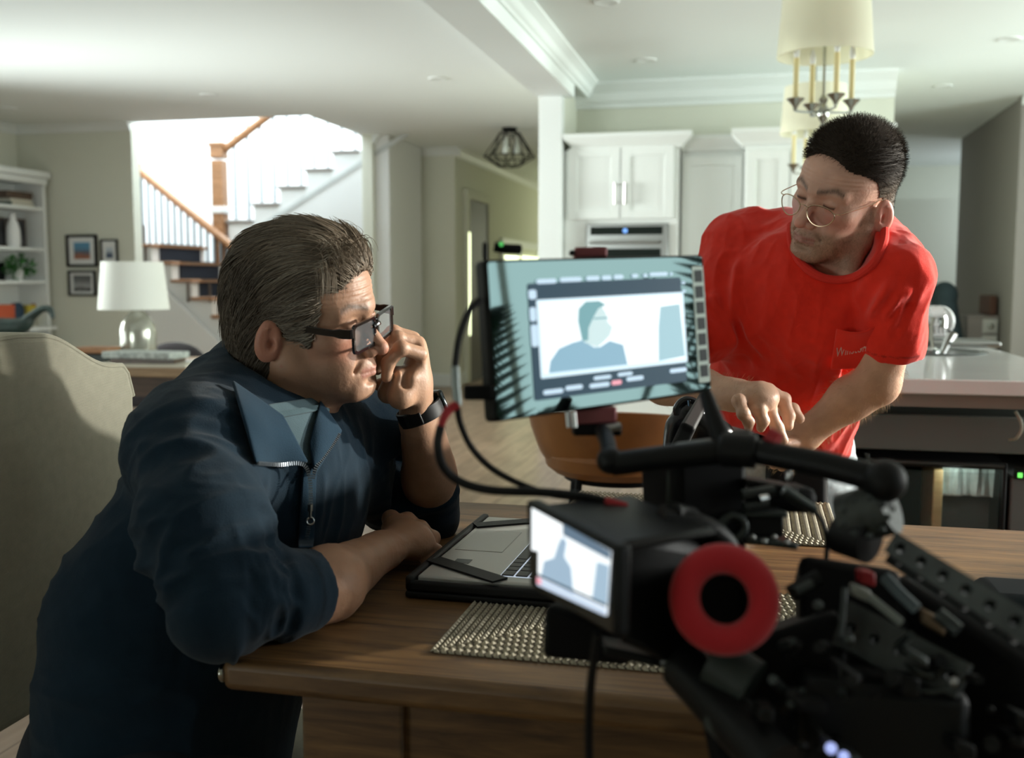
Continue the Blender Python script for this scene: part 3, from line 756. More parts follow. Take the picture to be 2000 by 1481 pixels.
# underside rails and dark glass-front cooler below the overhang
fz = at(1850, 890, 2.92).z
u = thing('drinks_cooler', 'black framed glass-front cooler under the island counter', 'cooler', (.55, byf-.12, 0))
yf = byf-.12
ux0 = ony(1692, 900, yf).x; ux1 = ony(1969, 900, yf).x
q = MB(); q.box((ux0, yf, 0.02), (ux0+.02, yf+.5, fz)); q.box((ux1-.012, yf, 0.02), (ux1, yf+.5, fz)); q.box((ux0, yf, fz-.02), (ux1, yf+.5, fz)); q.box((ux0, yf+.47, .02), (ux1, yf+.5, fz)); q.box((ux0+.02, yf, 0.0), (ux1-.012, yf+.47, .03))
q.build('cabinet_shell', M['black'], u, bevel=.004)
q = MB().tube([(ux0+.005, yf-.008, .1), (ux0+.005, yf-.008, fz-.03), (ux0+.03, yf-.008, fz-.008), (ux1-.01, yf-.008, fz-.008)], .005, smooth=4).build('edge_rail', M['grey_metal'], u)
q = MB().box((ux0+.03, yf-.001, .05), (ux1-.02, yf+.002, fz-.03)).build('glass_door', mat('tinted_glass', (.10, .14, .13), rough=.02, alpha=.14), u)
cl_ = bpy.data.lights.new('added_cooler_fill', 'POINT'); cl_.energy = .28; cl_.color = (.85, 1.0, .92); cl_.shadow_soft_size = .03  # added fill lamp brightening the board and towel
clo = bpy.data.objects.new('added_cooler_fill', cl_); COL.objects.link(clo); clo.location = ((ux0+ux1)/2+.05, yf+.03, fz-.03)
wx0, wx1 = ony(1824, 930, yf+.05).x, ony(1844, 930, yf+.05).x
tag(MB().box((wx0, yf+.06, .04), (wx1, yf+.26, fz-.035)).build('cutting_board', wood('pale_board_wood', (.50, .33, .14), (.68, .48, .24), scale=5), bevel=.004), 'upright pale wooden board inside the glass cooler', 'cutting board')
tx0_, tx1_ = ony(1848, 930, yf+.05).x, ony(1966, 930, yf+.05).x
tw = MB(); nn = 24; vs = []; fs = []
zt0, zt1 = at(1900, 968, 2.95).z, at(1900, 902, 2.95).z
for j in range(13):
    for i in range(nn+1):
        s_ = i/nn; x = tx0_ + (tx1_-tx0_)*s_
        vs.append((x, yf+.11+.006*math.sin(s_*17+j*.2)+.004*math.sin(s_*41), zt0+(zt1-zt0)*j/12 + .004*math.sin(s_*3)))
for j in range(12):
    for i in range(nn): fs.append((j*(nn+1)+i, j*(nn+1)+i+1, (j+1)*(nn+1)+i+1, (j+1)*(nn+1)+i))
o = tw.add(vs, fs).build('hanging_towel', fabric('white_towel', (.62, .72, .68), scale=300)); so = o.modifiers.new('s', 'SOLIDIFY'); so.thickness = .006
tag(o, 'pale green white towel hanging in the glass cooler beside the wooden board', 'towel')
tag(MB().cyl((tx0_-.004, yf+.13, zt1-.002), (tx1_+.004, yf+.13, zt1-.002), .006).build('towel_bar', M['steel']), 'thin bar carrying the pale towel inside the cooler', 'bar')
tag(MB().box((tx0_, yf+.14, .04), (tx1_, yf+.4, zt0+.02)).build('storage_bin', mat('grey_bin', (.10, .11, .105), rough=.5), bevel=.006), 'grey bin behind and below the hanging towel', 'bin')
oz0 = .06
ap = thing('countertop_appliance', 'grey appliance with small green lit display at the right edge', 'appliance', (ux1+.16, yf, oz0))
MB().box((ux1+.012, yf+.01, oz0), (ux1+.125, yf+.4, fz-.04)).build('body', mat('grey_appliance', (.14, .155, .15), rough=.35), ap, bevel=.006)
g0 = ony(1981, 936, yf); g1 = ony(2006, 917, yf)
MB().box((g0.x, yf+.002, g0.z), (g1.x+.04, yf+.01, g1.z)).build('display_window', M['blackglass'], ap)
MB().box((ony(1988, 930, yf).x, yf-.001, ony(1988, 933, yf).z), (ony(1997, 930, yf).x, yf+.002, ony(1988, 924, yf).z)).build('green_digits', mat('green_led', (.1, .5, .1), emit=((.2, 1.0, .15), 1.2)), ap)
MB().box((ux1+.04, yf+.0, .18), (ux1+.115, yf+.012, .36)).build('drawer_front', mat('grey_appliance_dark', (.09, .10, .095), rough=.35), ap, bevel=.004)
cz0 = onz(1985, 806, .80)
pa = [at(1983, 804, 2.72), at(1993, 822, 2.71), at(1995, 840, 2.71), at(1985, 856, 2.72), at(1972, 860, 2.76)]
tag(MB().tube(pa, .0045, smooth=6).build('hanging_cable', mat('pale_cable', (.35, .35, .27))), 'pale cable looping under the island counter at the right', 'cable')
# sink, faucet, dish rack on the island
def incounter(px, py): return onz(px, py, iz)
sk_ = incounter(1822, 688)
sn = thing('sink', 'stainless undermount sink in the white counter by the raised sleeve', 'sink', (sk_.x, sk_.y, iz))
MB().torus((sk_.x, sk_.y, iz+.002), .17, .012, n=40, sq=.4).lathe([(.165, .002), (.15, .0015), (0, .001)], (sk_.x, sk_.y, iz)).build('basin', mat('sink_steel', (.12, .13, .13), rough=.3, metal=.8), sn)
fp = incounter(1822, 690)
fa = thing('faucet', 'chrome faucet leaning over the sink on the white counter', 'faucet', (fp.x, fp.y, iz))
d_ = to_cam((fp.x, fp.y, iz))[1]
MB().tube([at(1818, 690, d_), at(1815, 660, d_), at(1816, 630, d_), at(1822, 615, d_), at(1834, 612, d_), at(1842, 622, d_), at(1842, 640, d_)], .014, smooth=5).lathe([(.03, 0), (.03, .012), (.016, .02)], tuple(at(1818, 690, d_))).build('spout', M['chrome'], fa)
MB().tube([at(1840, 692, d_), at(1850, 670, d_), at(1861, 650, d_)], lambda t: .010+.010*t).build('lever', M['chrome'], fa)
MB().cyl(at(1816, 612, d_), at(1840, 610, d_), .02).build('spray_head', M['white'], fa)
d2 = d_ + .5
dr_ = thing('dish_rack', 'bright white dish rack with stacked dishes beyond the faucet', 'dish rack', tuple(incounter(1835, 668)))
p0 = at(1795, 652, d2); p1 = at(1850, 612, d2)
q = MB()
for i in range(8):
    a = at(1788+i*8, 655, d2); b = at(1788+i*8, 612, d2); q.tube([a, b], .006, n=6)
for y in (615, 635, 655): q.tube([at(1786, y, d2), at(1848, y, d2)], .006, n=6)
q.build('wire_rack', M['white'], dr_)
for i in range(4):
    MB().cyl(at(1796+i*12, 628, d2+.05), at(1800+i*12, 628, d2+.06), .065).build('plate', M['white'], dr_)
tr = at(1835, 662, d2)
MB().box((tr.x-.25, tr.y-.15, iz), (tr.x+.2, tr.y+.15, iz+.02)).build('tray', M['steel'], dr_, bevel=.006)

# ------------------------------------------------------------------ CHANDELIERS
M['shade'] = mat('cream_shade', (.86, .84, .72), rough=.8, trans=0.0)
def translucent(m, f, col):
    nt = m.node_tree; N = nt.nodes; L = nt.links
    tr_ = N.new('ShaderNodeBsdfTranslucent'); tr_.inputs[0].default_value = (*col, 1)
    mx = N.new('ShaderNodeMixShader'); mx.inputs[0].default_value = f
    L.new(N['Principled BSDF'].outputs[0], mx.inputs[1]); L.new(tr_.outputs[0], mx.inputs[2]); L.new(mx.outputs[0], N['Material Output'].inputs[0])
translucent(M['shade'], .5, (.95, .93, .8))
M['candle'] = mat('candle_sleeve', (.70, .60, .30), rough=.5)
def chandelier(px, D, scale, label):
    c = at(px, 205, D); cx_, cy_ = c.x, c.y
    g = thing('chandelier', label, 'chandelier', (cx_, cy_, CZ), 'pendant chandeliers over the island')
    zhub = at(px, 200, D).z if scale is None else scale
    zhub = scale
    R0 = .20
    zb_ = zhub + .21; zt__ = zb_ + .275
    MB().lathe([(R0, zb_), (R0-.022, zt__), (R0-.026, zt__), (R0-.004, zb_)], (cx_, cy_, 0), n=48, closed=True).build('lamp_shade', M['shade'], g)
    q = MB(); q.cyl((cx_, cy_, zhub-.07), (cx_, cy_, CZ), .006, n=10)
    q.lathe([(0, zhub-.10), (.008, zhub-.10), (.014, zhub-.085), (.008, zhub-.07), (.02, zhub-.05), (.026, zhub-.03), (.022, zhub-.01), (.012, zhub+.01), (.02, zhub+.03), (.008, zhub+.05), (0, zhub+.05)], (cx_, cy_, 0))
    q.lathe([(0, CZ), (.05, CZ), (.045, CZ-.02), (.01, CZ-.03)], (cx_, cy_, 0)); q.torus((cx_, cy_, CZ-.06), .02, .004, axis=(0, 1, 0), n=20, m2=8)
    q.build('stem', M['nickel'], g)
    for k_ in range(4):
        a = YAW + math.pi + k_*math.pi/2 + .12; ex, ey = cx_+.125*math.cos(a), cy_+.125*math.sin(a)
        arm = MB().tube([(cx_, cy_, zhub-.02), (cx_+.06*math.cos(a), cy_+.06*math.sin(a), zhub-.025), (ex, ey, zhub-.02), (ex, ey, zhub+.0)], .005, smooth=4, n=8).lathe([(0, -.03), (.006, -.028), (.012, -.01), (.02, .0), (.036, .016), (.038, .02), (.03, .018), (.012, .01), (0, .01)], (ex, ey, zhub+.01)).build('arm', M['nickel'], g)
        MB().cyl((ex, ey, zhub+.02), (ex, ey, zhub+.20), .0115, n=14).build('candle', M['candle'], g)
        MB().lathe([(0, .20), (.008, .20), (.013, .22), (.012, .24), (.004, .265), (0, .27)], (ex, ey, zhub)).build('bulb', M['white'], g)
hub1 = at(1608, 208, 4.4).z
chandelier(1608, 4.4, hub1, 'nearest cream drum shade chandelier with candle arms above the island')
hub2 = at(1590, 330, 6.1).z
chandelier(1592, 6.1, hub2, 'farther cream drum shade chandelier lower in the photo behind the short-haired head')
# hall cage light
c = onz(995, 250, CZ); hx, hy = c.x, c.y
hl = thing('cage_light', 'black wire cage ceiling light with bare bulbs in the hall', 'ceiling light', (hx, hy, CZ))
q = MB(); q.lathe([(0, 0), (.07, 0), (.07, -.025), (0, -.03)], (hx, hy, CZ))
n_ = 8; top = []; mid = []; bot = []
for i in range(n_):
    a = 2*math.pi*i/n_
    top.append(Vector((hx+.10*math.cos(a), hy+.10*math.sin(a), CZ-.05))); mid.append(Vector((hx+.245*math.cos(a+.39), hy+.245*math.sin(a+.39), CZ-.27))); bot.append(Vector((hx+.10*math.cos(a), hy+.10*math.sin(a), CZ-.36)))
for i in range(n_):
    j = (i+1) % n_
    for a, b in ((top[i], top[j]), (top[i], mid[i]), (top[j], mid[i]), (mid[i], mid[j]), (mid[i], bot[i]), (mid[i], bot[j]), (bot[i], bot[j]), (top[i], Vector((hx, hy, CZ-.02)))): q.tube([a, b], .005, n=5)
q.build('cage', M['blackmatte'], hl)
for a in (0.3, 2.4, 4.5):
    MB().lathe([(0, 0), (.012, 0), (.012, -.05), (.02, -.07), (.03, -.11), (.02, -.14), (0, -.15)], (hx+.07*math.cos(a), hy+.07*math.sin(a), CZ-.10)).build('bulb', mat('clear_bulb', (.75, .8, .75), rough=.1), hl)

# ------------------------------------------------------------------ RIGHT SIDE dresser + far chair
xd = 2.02
dp = onx(1925, 620, xd) if False else None
dn = thing('dresser', 'grey white dresser with round knobs in the shaded recess at right', 'dresser', (1.7, 10.3, 0))
ydr = 9.35
dx0 = ony(1890, 640, ydr).x; dx1 = ony(1958, 640, ydr).x
dzt = ony(1920, 617, ydr).z
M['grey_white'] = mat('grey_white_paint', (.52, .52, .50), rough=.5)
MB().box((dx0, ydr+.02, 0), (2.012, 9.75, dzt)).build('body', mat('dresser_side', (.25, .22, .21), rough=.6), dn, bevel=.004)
dzs = [0.05, .42, .72, dzt-.02]
for i in range(3):
    dd = MB().box((dx0+.12, ydr, dzs[i]+.01), (2.0, ydr+.02, dzs[i+1]-.01)).build('drawer', M['grey_white'], dn, bevel=.004)
    MB().ball(((dx0+.12+2.0)/2, ydr-.018, (dzs[i]+dzs[i+1])/2), .022).build('knob', M['nickel'], dd)
bx_ = tag(MB().box((dx0+.18, ydr+.06, dzt), (2.0, ydr+.5, dzt+.17)).build('wicker_box', mat('brown_wicker', (.10, .045, .03), rough=.7, bump=(60, .6)), bevel=.01), 'brown box on top of the grey white dresser', 'box')
# dark coat-like chair in the far passage
fc = at(1853, 600, 8.7)
ch = thing('lounge_chair', 'dark tufted chair in the far passage beyond the dish rack', 'chair', (fc.x, fc.y, 0))
zt_ = at(1853, 548, 8.7).z
MB().tube([(fc.x-.05, fc.y, zt_-.12), (fc.x-.03, fc.y, zt_-.35), (fc.x, fc.y, .55)], lambda t: .10+.05*t, n=16, smooth=5).ball((fc.x-.04, fc.y, zt_-.13), .11, sc=(1, 1, 1.1)).build('backrest', mat('dark_teal_fabric', (.02, .035, .04), rough=.9), ch)
MB().box((fc.x-.20, fc.y-.28, .3), (fc.x+.16, fc.y+.12, .55)).build('seat', mat('dark_teal_fabric_seat', (.02, .035, .04), rough=.9), ch, bevel=.04)
for sx in (-.16, .12):
    for sy in (-.24, .05): MB().cyl((fc.x+sx, fc.y+sy, .3), (fc.x+sx, fc.y+sy, 0), .02).build('leg', M['dark_wood'], ch)

# ------------------------------------------------------------------ DINING TABLE
TZ = .76
c0 = onz(430, 1290, TZ); c1 = onz(872, 977, TZ)
txl = (c0.x+c1.x)/2; tyn, tyf = c0.y, c1.y
txr = txl + 2.3
tb = thing('dining_table', 'oak plank dining table with thick rounded edge', 'table', ((txl+txr)/2, (tyn+tyf)/2, 0))
MB().box((txl, tyn, TZ-.035), (txr, tyf, TZ)).build('tabletop', M['table_oak'], tb, bevel=.010, seg=3)
MB().box((txl+.09, tyn+.06, TZ-.13), (txr-.09, tyn+.085, TZ-.035)).box((txl+.09, tyf-.085, TZ-.13), (txr-.09, tyf-.06, TZ-.035)).box((txl+.09, tyn+.06, TZ-.13), (txl+.115, tyf-.06, TZ-.035)).build('apron', M['table_oak'], tb, bevel=.002)
for lx_ in (txl+.07, txr-.19):
    for ly_ in (tyn+.05, tyf-.17): MB().box((lx_, ly_, 0), (lx_+.12, ly_+.12, TZ-.035)).build('leg', M['table_oak'], tb, bevel=.004)
bp_ = MB().ball((txl-.002, tyn+.012, TZ-.018), .012, sc=(.5, 1, 1)).build('metal_corner_stud', M['nickel'], tb)

# placemats: braided cord
def placemat(x0, x1, y0, y1, label, rz=0.0):
    cx_, cy_ = (x0+x1)/2, (y0+y1)/2; w, h = (x1-x0)/2, (y1-y0)/2
    pitch = .0075; n = int(min(w, h)/pitch); q = MB()
    R = Matrix.Translation((cx_, cy_, TZ)) @ Matrix.Rotation(rz, 4, 'Z')
    # concentric rectangular braids made of slanted bead segments
    for k_ in range(n):
        a, b = w-k_*pitch, h-k_*pitch
        if a < .004 or b < .004: break
        for (p, q_, ax) in (((-a, -b), (a, -b), 0), ((a, -b), (a, b), 1), ((a, b), (-a, b), 2), ((-a, b), (-a, -b), 3)):
            L_ = math.hypot(q_[0]-p[0], q_[1]-p[1]); m_ = max(1, int(L_/.0085))
            for i in range(m_):
                t_ = (i+.5)/m_; x = p[0]+(q_[0]-p[0])*t_; y = p[1]+(q_[1]-p[1])*t_
                ang = ax*math.pi/2 + (.6 if k_ % 2 else -.6)
                ca, sa = math.cos(ang), math.sin(ang); hl_, hw_ = .0058, .0030
                vs = [R @ Vector((x+ca*u_*hl_-sa*v_*hw_, y+sa*u_*hl_+ca*v_*hw_, z_)) for (u_, v_, z_) in ((-1, 0, .0012), (0, -1, .0012), (1, 0, .0012), (0, 1, .0012), (0, 0, .0050))]
                q.add(vs, [(0, 1, 4), (1, 2, 4), (2, 3, 4), (3, 0, 4)])
    g = thing('placemat', label, 'placemat', (cx_, cy_, TZ), 'woven straw placemats on the dining table')
    q.build('braided_cords', M['straw'], g)
    MB().box((-w, -h, .0002), (w, h, .0016), m=R).build('backing', mat('straw_shadow', (.10, .085, .06), rough=.95), g)
    return g
M['straw'] = mat('straw_cord', (.40, .36, .27), rough=.85, var=(90, .25))
a = onz(845, 1275, TZ); b = onz(960, 1168, TZ); e_ = onz(1330, 1312, TZ)
placemat(a.x, a.x+.47, a.y, a.y+.30, 'woven straw placemat at the near table edge under the camera screen')
f_ = onz(1128, 968, TZ); g_ = onz(1650, 1088, TZ); h_ = onz(1600, 985, TZ)
placemat(g_.x-.46, g_.x, h_.y-.315, h_.y, 'woven straw placemat at the far table edge behind the camera rig')

# ------------------------------------------------------------------ LAPTOP in black folio
A = onz(790, 1140, TZ+.02); B = onz(942, 1014, TZ+.02)
ux = Vector((1, 0, 0)); 
yv = (Vector((B.x, B.y, 0)) - Vector((A.x, A.y, 0))); Ll = yv.length; yv.normalize(); xv = Vector((yv.y, -yv.x, 0))
LM = frame((A.x, A.y, TZ), xv, z=(0, 0, 1))   # local x: toward the screen, y: along the front edge
lt = thing('laptop', 'open silver laptop in a black folio case in front of the seated person', 'laptop', tuple(LM @ Vector((.13, Ll/2, 0))))
MB().box((0, 0, 0.0015), (.27, Ll, .010)).build('folio_base', M['rubber'], lt, bevel=.003, m=LM)
q = MB()
for lo, hi in (((0, 0, .010), (.012, Ll, .030)), ((0, 0, .010), (.27, .010, .024)), ((0, Ll-.010, .010), (.27, Ll, .024))): q.box(lo, hi)
q.build('folio_rim', M['rubber'], lt, bevel=.004, m=LM)
M['silver'] = mat('silver_laptop_deck', (.50, .50, .47), rough=.42, metal=.35)
dk0, dk1 = .013, Ll-.013
q = MB().box((.013, dk0, .011), (.262, dk1, .028)); deck = q.build('keyboard_deck', M['silver'], lt, bevel=.003, m=LM)
tpm = mat('touchpad', (.40, .40, .375), rough=.35, metal=.35)
MB().box((.022, Ll*.40, .028), (.092, Ll*.72, .0286)).build('touchpad', tpm, deck, m=LM, bevel=.001)
MB().box((.040, Ll*.22, .0281), (.062, Ll*.275, .0284)).build('badge', M['grey_metal'], deck, m=LM)
for (p, q2) in ((((.012, .085)), (.125, .012)), ((.012, Ll-.085), (.125, Ll-.012))):
    dx_, dy_ = q2[0]-p[0], q2[1]-p[1]; nn_ = Vector((-dy_, dx_)).normalized()*.013
    q = MB(); q.prism([(p[0]-nn_.x, p[1]-nn_.y), (q2[0]-nn_.x, q2[1]-nn_.y), (q2[0]+nn_.x, q2[1]+nn_.y), (p[0]+nn_.x, p[1]+nn_.y)], .0285, .0312)
    q.build('corner_strap', M['rubber'], lt, m=LM)
MB().box((.118, .035, .0278), (.232, Ll-.035, .0284)).build('key_well', mat('key_backlight', (.35, .4, .45), rough=.5, emit=((.75, .85, 1.0), .55)), deck, m=LM)
keym = mat('black_key', (.02, .02, .022), rough=.45)
rows = 6; y_0, y_1 = .037, Ll-.037
q = MB()
for r in range(rows):
    xk = .120 + r*.0187; y = y_0 + .004*(r % 3); n_keys = 15
    ks = []
    if r == 0: ks = [.022, .018, .018, .018, .105, .018, .018, .022, .018, .018, .018]
    else: ks = [.024 if r % 2 else .018] + [.0172]*13 + [.03]
    tot = sum(ks) + .0028*(len(ks)-1); sc__ = (y_1-y_0-.004)/tot; y = y_0
    for wk in ks:
        q.box((xk, y, .0284), (xk+.0160, y+wk*sc__, .0302)); y += (wk+.0028)*sc__
q.build('keys', keym, deck, m=LM, bevel=.0008)
# screen in its cover, leaning back
SMx = LM @ Matrix.Translation((.262, 0, .026)) @ Matrix.Rotation(math.radians(24), 4, 'Y')
MB().box((-.004, .010, 0), (.004, Ll-.010, .215)).build('screen_panel', M['blackglass'], lt, bevel=.003, m=SMx)
MB().box((.0045, .0, -.005), (.012, Ll, .235)).box((-.006, 0, .0), (.012, .01, .235)).box((-.006, Ll-.01, .0), (.012, Ll, .235)).box((-.006, 0, .222), (.012, Ll, .235)).build('folio_cover', M['rubber'], lt, bevel=.004, m=SMx)


# ------------------------------------------------------------------ LINEN CHAIR of the seated person
chm = fabric('linen_upholstery', (.43, .405, .31), scale=3200, depth=.3, var=.06, rough=.95)
cc_ = at(40, 700, 1.40)
cr = thing('dining_chair', 'beige linen upholstered high-back dining chair behind the seated person in navy', 'chair', (cc_.x+.2, cc_.y, 0))
prof = []
W_ = .265
for i in range(41):
    s_ = -1 + 2*i/40; a_ = abs(s_)
    z = 1.10 - .012*a_ - .048*(0.5-0.5*math.cos(math.pi*min(1, max(0, (a_-.18)/.62))))
    if a_ > .90: z -= .05*((a_-.90)/.10)**2
    prof.append((s_*W_, z))
poly = [(-W_+.015, .56)] + [(x*1.0, z) for x, z in prof] + [(W_-.015, .56)]
CM = Matrix(((0, 0, 1, cc_.x-.035), (1, 0, 0, cc_.y), (0, 1, 0, 0), (0, 0, 0, 1)))   # poly x -> world y, poly y -> world z, height -> world x
MB().prism(poly[::-1], -.045, .035).build('backrest', chm, cr, bevel=.022, seg=4, m=CM, angle=60)
for hx_ in (-.043, .033):
    MB().tube([CM @ Vector((x*.985, z-.006, hx_*.9)) for x, z in prof], .0055, n=8).build('piping', chm, cr)
sx0 = cc_.x-.01
MB().box((sx0, cc_.y-.26, .40), (sx0+.48, cc_.y+.26, .50)).build('seat', chm, cr, bevel=.03)
for sx in (sx0-.03, sx0+.43):
    for sy in (cc_.y-.235, cc_.y+.195):
        MB().box((sx, sy, 0), (sx+.04, sy+.04, .56 if sx < sx0 else .41)).build('leg', M['dark_wood'], cr, bevel=.003)

# orange leather counter stool behind the monitor
D_ = 2.62
om = mat('tan_leather', (.24, .095, .025), rough=.38, bump=(80, .15), var=(8, .2))
bc = at(1200, 845, D_)
st = thing('bar_stool', 'tan leather barrel-back stool on black metal legs below the monitor', 'stool', (bc.x, bc.y, 0))
vs = []; fs = []; n_ = 32
zt0 = at(1185, 795, D_).z; zb0 = at(1185, 912, D_).z
RS = .215
cx_, cy_ = bc.x, bc.y+.10
rows_ = 10
for side in (0, 1):
    for j in range(rows_+1):
        v_ = j/rows_
        for i in range(n_+1):
            a = math.pi*(1.0 + .0) * (i/n_) + math.pi + 0*side
            lift = .5 - .5*math.cos(2*math.pi*min(i, n_-i)/n_) if False else math.sin(math.pi*i/n_)
            r = (RS - (.028 if side else 0)) * (.80 + .20*v_**.6)
            zz = zb0 + (zt0-zb0)*v_*(.55+.45*lift**.5) + (.0)
            vs.append((cx_ + r*1.12*math.cos(a), cy_ + r*math.sin(a), zz))
N1 = (rows_+1)*(n_+1)
for side in (0, 1):
    for j in range(rows_):
        for i in range(n_):
            b0 = side*N1 + j*(n_+1)+i; f_q = (b0, b0+1, b0+n_+2, b0+n_+1); fs.append(f_q if side == 0 else f_q[::-1])
for i in range(n_): fs.append((rows_*(n_+1)+i, rows_*(n_+1)+i+1, N1+rows_*(n_+1)+i+1, N1+rows_*(n_+1)+i)); fs.append((i+1, i, N1+i, N1+i+1))
for j in range(rows_):
    for i in (0, n_): fs.append((j*(n_+1)+i, (j+1)*(n_+1)+i, N1+(j+1)*(n_+1)+i, N1+j*(n_+1)+i))
MB().add(vs, fs).build('backrest', om, st, angle=60)
MB().lathe([(0, -.03), (.17, -.03), (.195, -.01), (.20, .02), (.18, .045), (.1, .055), (0, .055)], (cx_, cy_, zb0)).build('seat', om, st, m=None)
fr = MB(); zl = zb0-.03
fr.torus((cx_, cy_, zl-.01), .14, .009, n=32, m2=8)
for k_ in range(4):
    a = math.pi/4 + k_*math.pi/2 + .2
    x1_, y1_ = cx_+.14*math.cos(a), cy_+.14*math.sin(a); x2_, y2_ = cx_+.23*math.cos(a), cy_+.23*math.sin(a)
    MB().tube([(cx_+.06*math.cos(a), cy_+.06*math.sin(a), zl), (x1_, y1_, zl-.005), ((x1_*3+x2_)/4, (y1_*3+y2_)/4, zl-.05), (x2_, y2_, 0)], .010, smooth=5).build('leg', M['blackmatte'], st)
MB().torus((cx_, cy_, .22), .20, .008, n=32, m2=8).build('foot_ring', M['blackmatte'], st)
fr.build('seat_ring', M['blackmatte'], st)
# ================================================================== SDF SCULPTING
f32 = np.float32
def vlen(a): return np.sqrt((a*a).sum(-1))
class Ell:
    def __init__(s, c, r, R=None):
        s.c = np.array(c, float); s.r = np.array(r, float)*np.ones(3); s.R = None if R is None else np.array(R, float)  # rows = local axes
        s.b = (s.c - s.r.max(), s.c + s.r.max())
    def __call__(s, P):
        p = P - s.c
        if s.R is not None: p = p @ s.R.T
        a = p / s.r; k0 = vlen(a); k1 = vlen(a / s.r)
        return k0*(k0-1.0)/np.maximum(k1, 1e-9)
class Cone:
    """tapered capsule; n, sq: flatten the section along axis n by factor sq"""
    def __init__(s, a, b, ra, rb, n=None, sq=1.0):
        s.a = np.array(a, float); s.bb = np.array(b, float); s.ra = ra; s.rb = rb
        s.n = None if n is None else np.array(n, float)/np.linalg.norm(n); s.sq = sq
        r = max(ra, rb); s.b = (np.minimum(s.a, s.bb)-r, np.maximum(s.a, s.bb)+r)
    def __call__(s, P):
        ab = s.bb - s.a; t = np.clip(((P - s.a) @ ab)/max(ab @ ab, 1e-12), 0, 1)
        q = P - s.a - t[..., None]*ab
        r = s.ra + (s.rb - s.ra)*t
        if s.n is None: return vlen(q) - r
        qn = q @ s.n; q = q + (qn*(1/s.sq-1))[..., None]*s.n
        return (vlen(q) - r)*s.sq
class Box:
    def __init__(s, c, h, R=None, r=0.0):
        s.c = np.array(c, float); s.h = np.array(h, float)-r; s.R = None if R is None else np.array(R, float); s.r = r
        m = np.linalg.norm(h); s.b = (s.c-m, s.c+m)
    def __call__(s, P):
        p = P - s.c
        if s.R is not None: p = p @ s.R.T
        q = np.abs(p) - s.h
        return vlen(np.maximum(q, 0)) + np.minimum(q.max(-1), 0) - s.r
class Half:
    """half space: inside where (p-c).n < 0"""
    def __init__(s, c, n): s.c = np.array(c, float); s.n = np.array(n, float)/np.linalg.norm(n); s.b = None
    def __call__(s, P): return (P - s.c) @ s.n
def smin(a, b, k):
    if k <= 0: return np.minimum(a, b)
    h = np.maximum(k - np.abs(a-b), 0)/k
    return np.minimum(a, b) - h*h*k*0.25
def comb(d, e, op, k):
    if op == 'u': return smin(d, e, k)
    if op == 's': return -smin(-d, e, k)
    if op == 'i': return -smin(-d, -e, k)
def sdf_eval(prims, P):
    d = np.full(P.shape[:-1], 1.0)
    for op, f, k in prims: d = comb(d, f(P), op, k)
    return d
def sdf_mesh(prims, h, pad=0.01, lo=None, hi=None, warp=None):
    bs = [f.b for op, f, k in prims if op == 'u' and f.b is not None]
    if lo is None: lo = np.min([b[0] for b in bs], 0) - pad
    if hi is None: hi = np.max([b[1] for b in bs], 0) + pad
    n = np.ceil((hi-lo)/h).astype(int)+1
    ax = [lo[i] + h*np.arange(n[i]) for i in range(3)]
    d = np.full(n, 1.0, dtype=f32)
    for op, f, k in prims:
        if f.b is None: s0 = [0]*3; s1 = list(n)
        else:
            m = k + 3*h + .003
            s0 = [max(0, int((f.b[0][i]-m-lo[i])/h)) for i in range(3)]; s1 = [min(n[i], int((f.b[1][i]+m-lo[i])/h)+2) for i in range(3)]
            if any(s1[i] <= s0[i] for i in range(3)): continue
        sl = tuple(slice(s0[i], s1[i]) for i in range(3))
        G = np.stack(np.meshgrid(*[ax[i][s0[i]:s1[i]] for i in range(3)], indexing='ij'), -1)
        e = f(G).astype(f32)
        d[sl] = comb(d[sl], e, op, k)
    d[0], d[-1], d[:, 0], d[:, -1], d[:, :, 0], d[:, :, -1] = (1,)*6
    return surface_nets(d, lo, h)
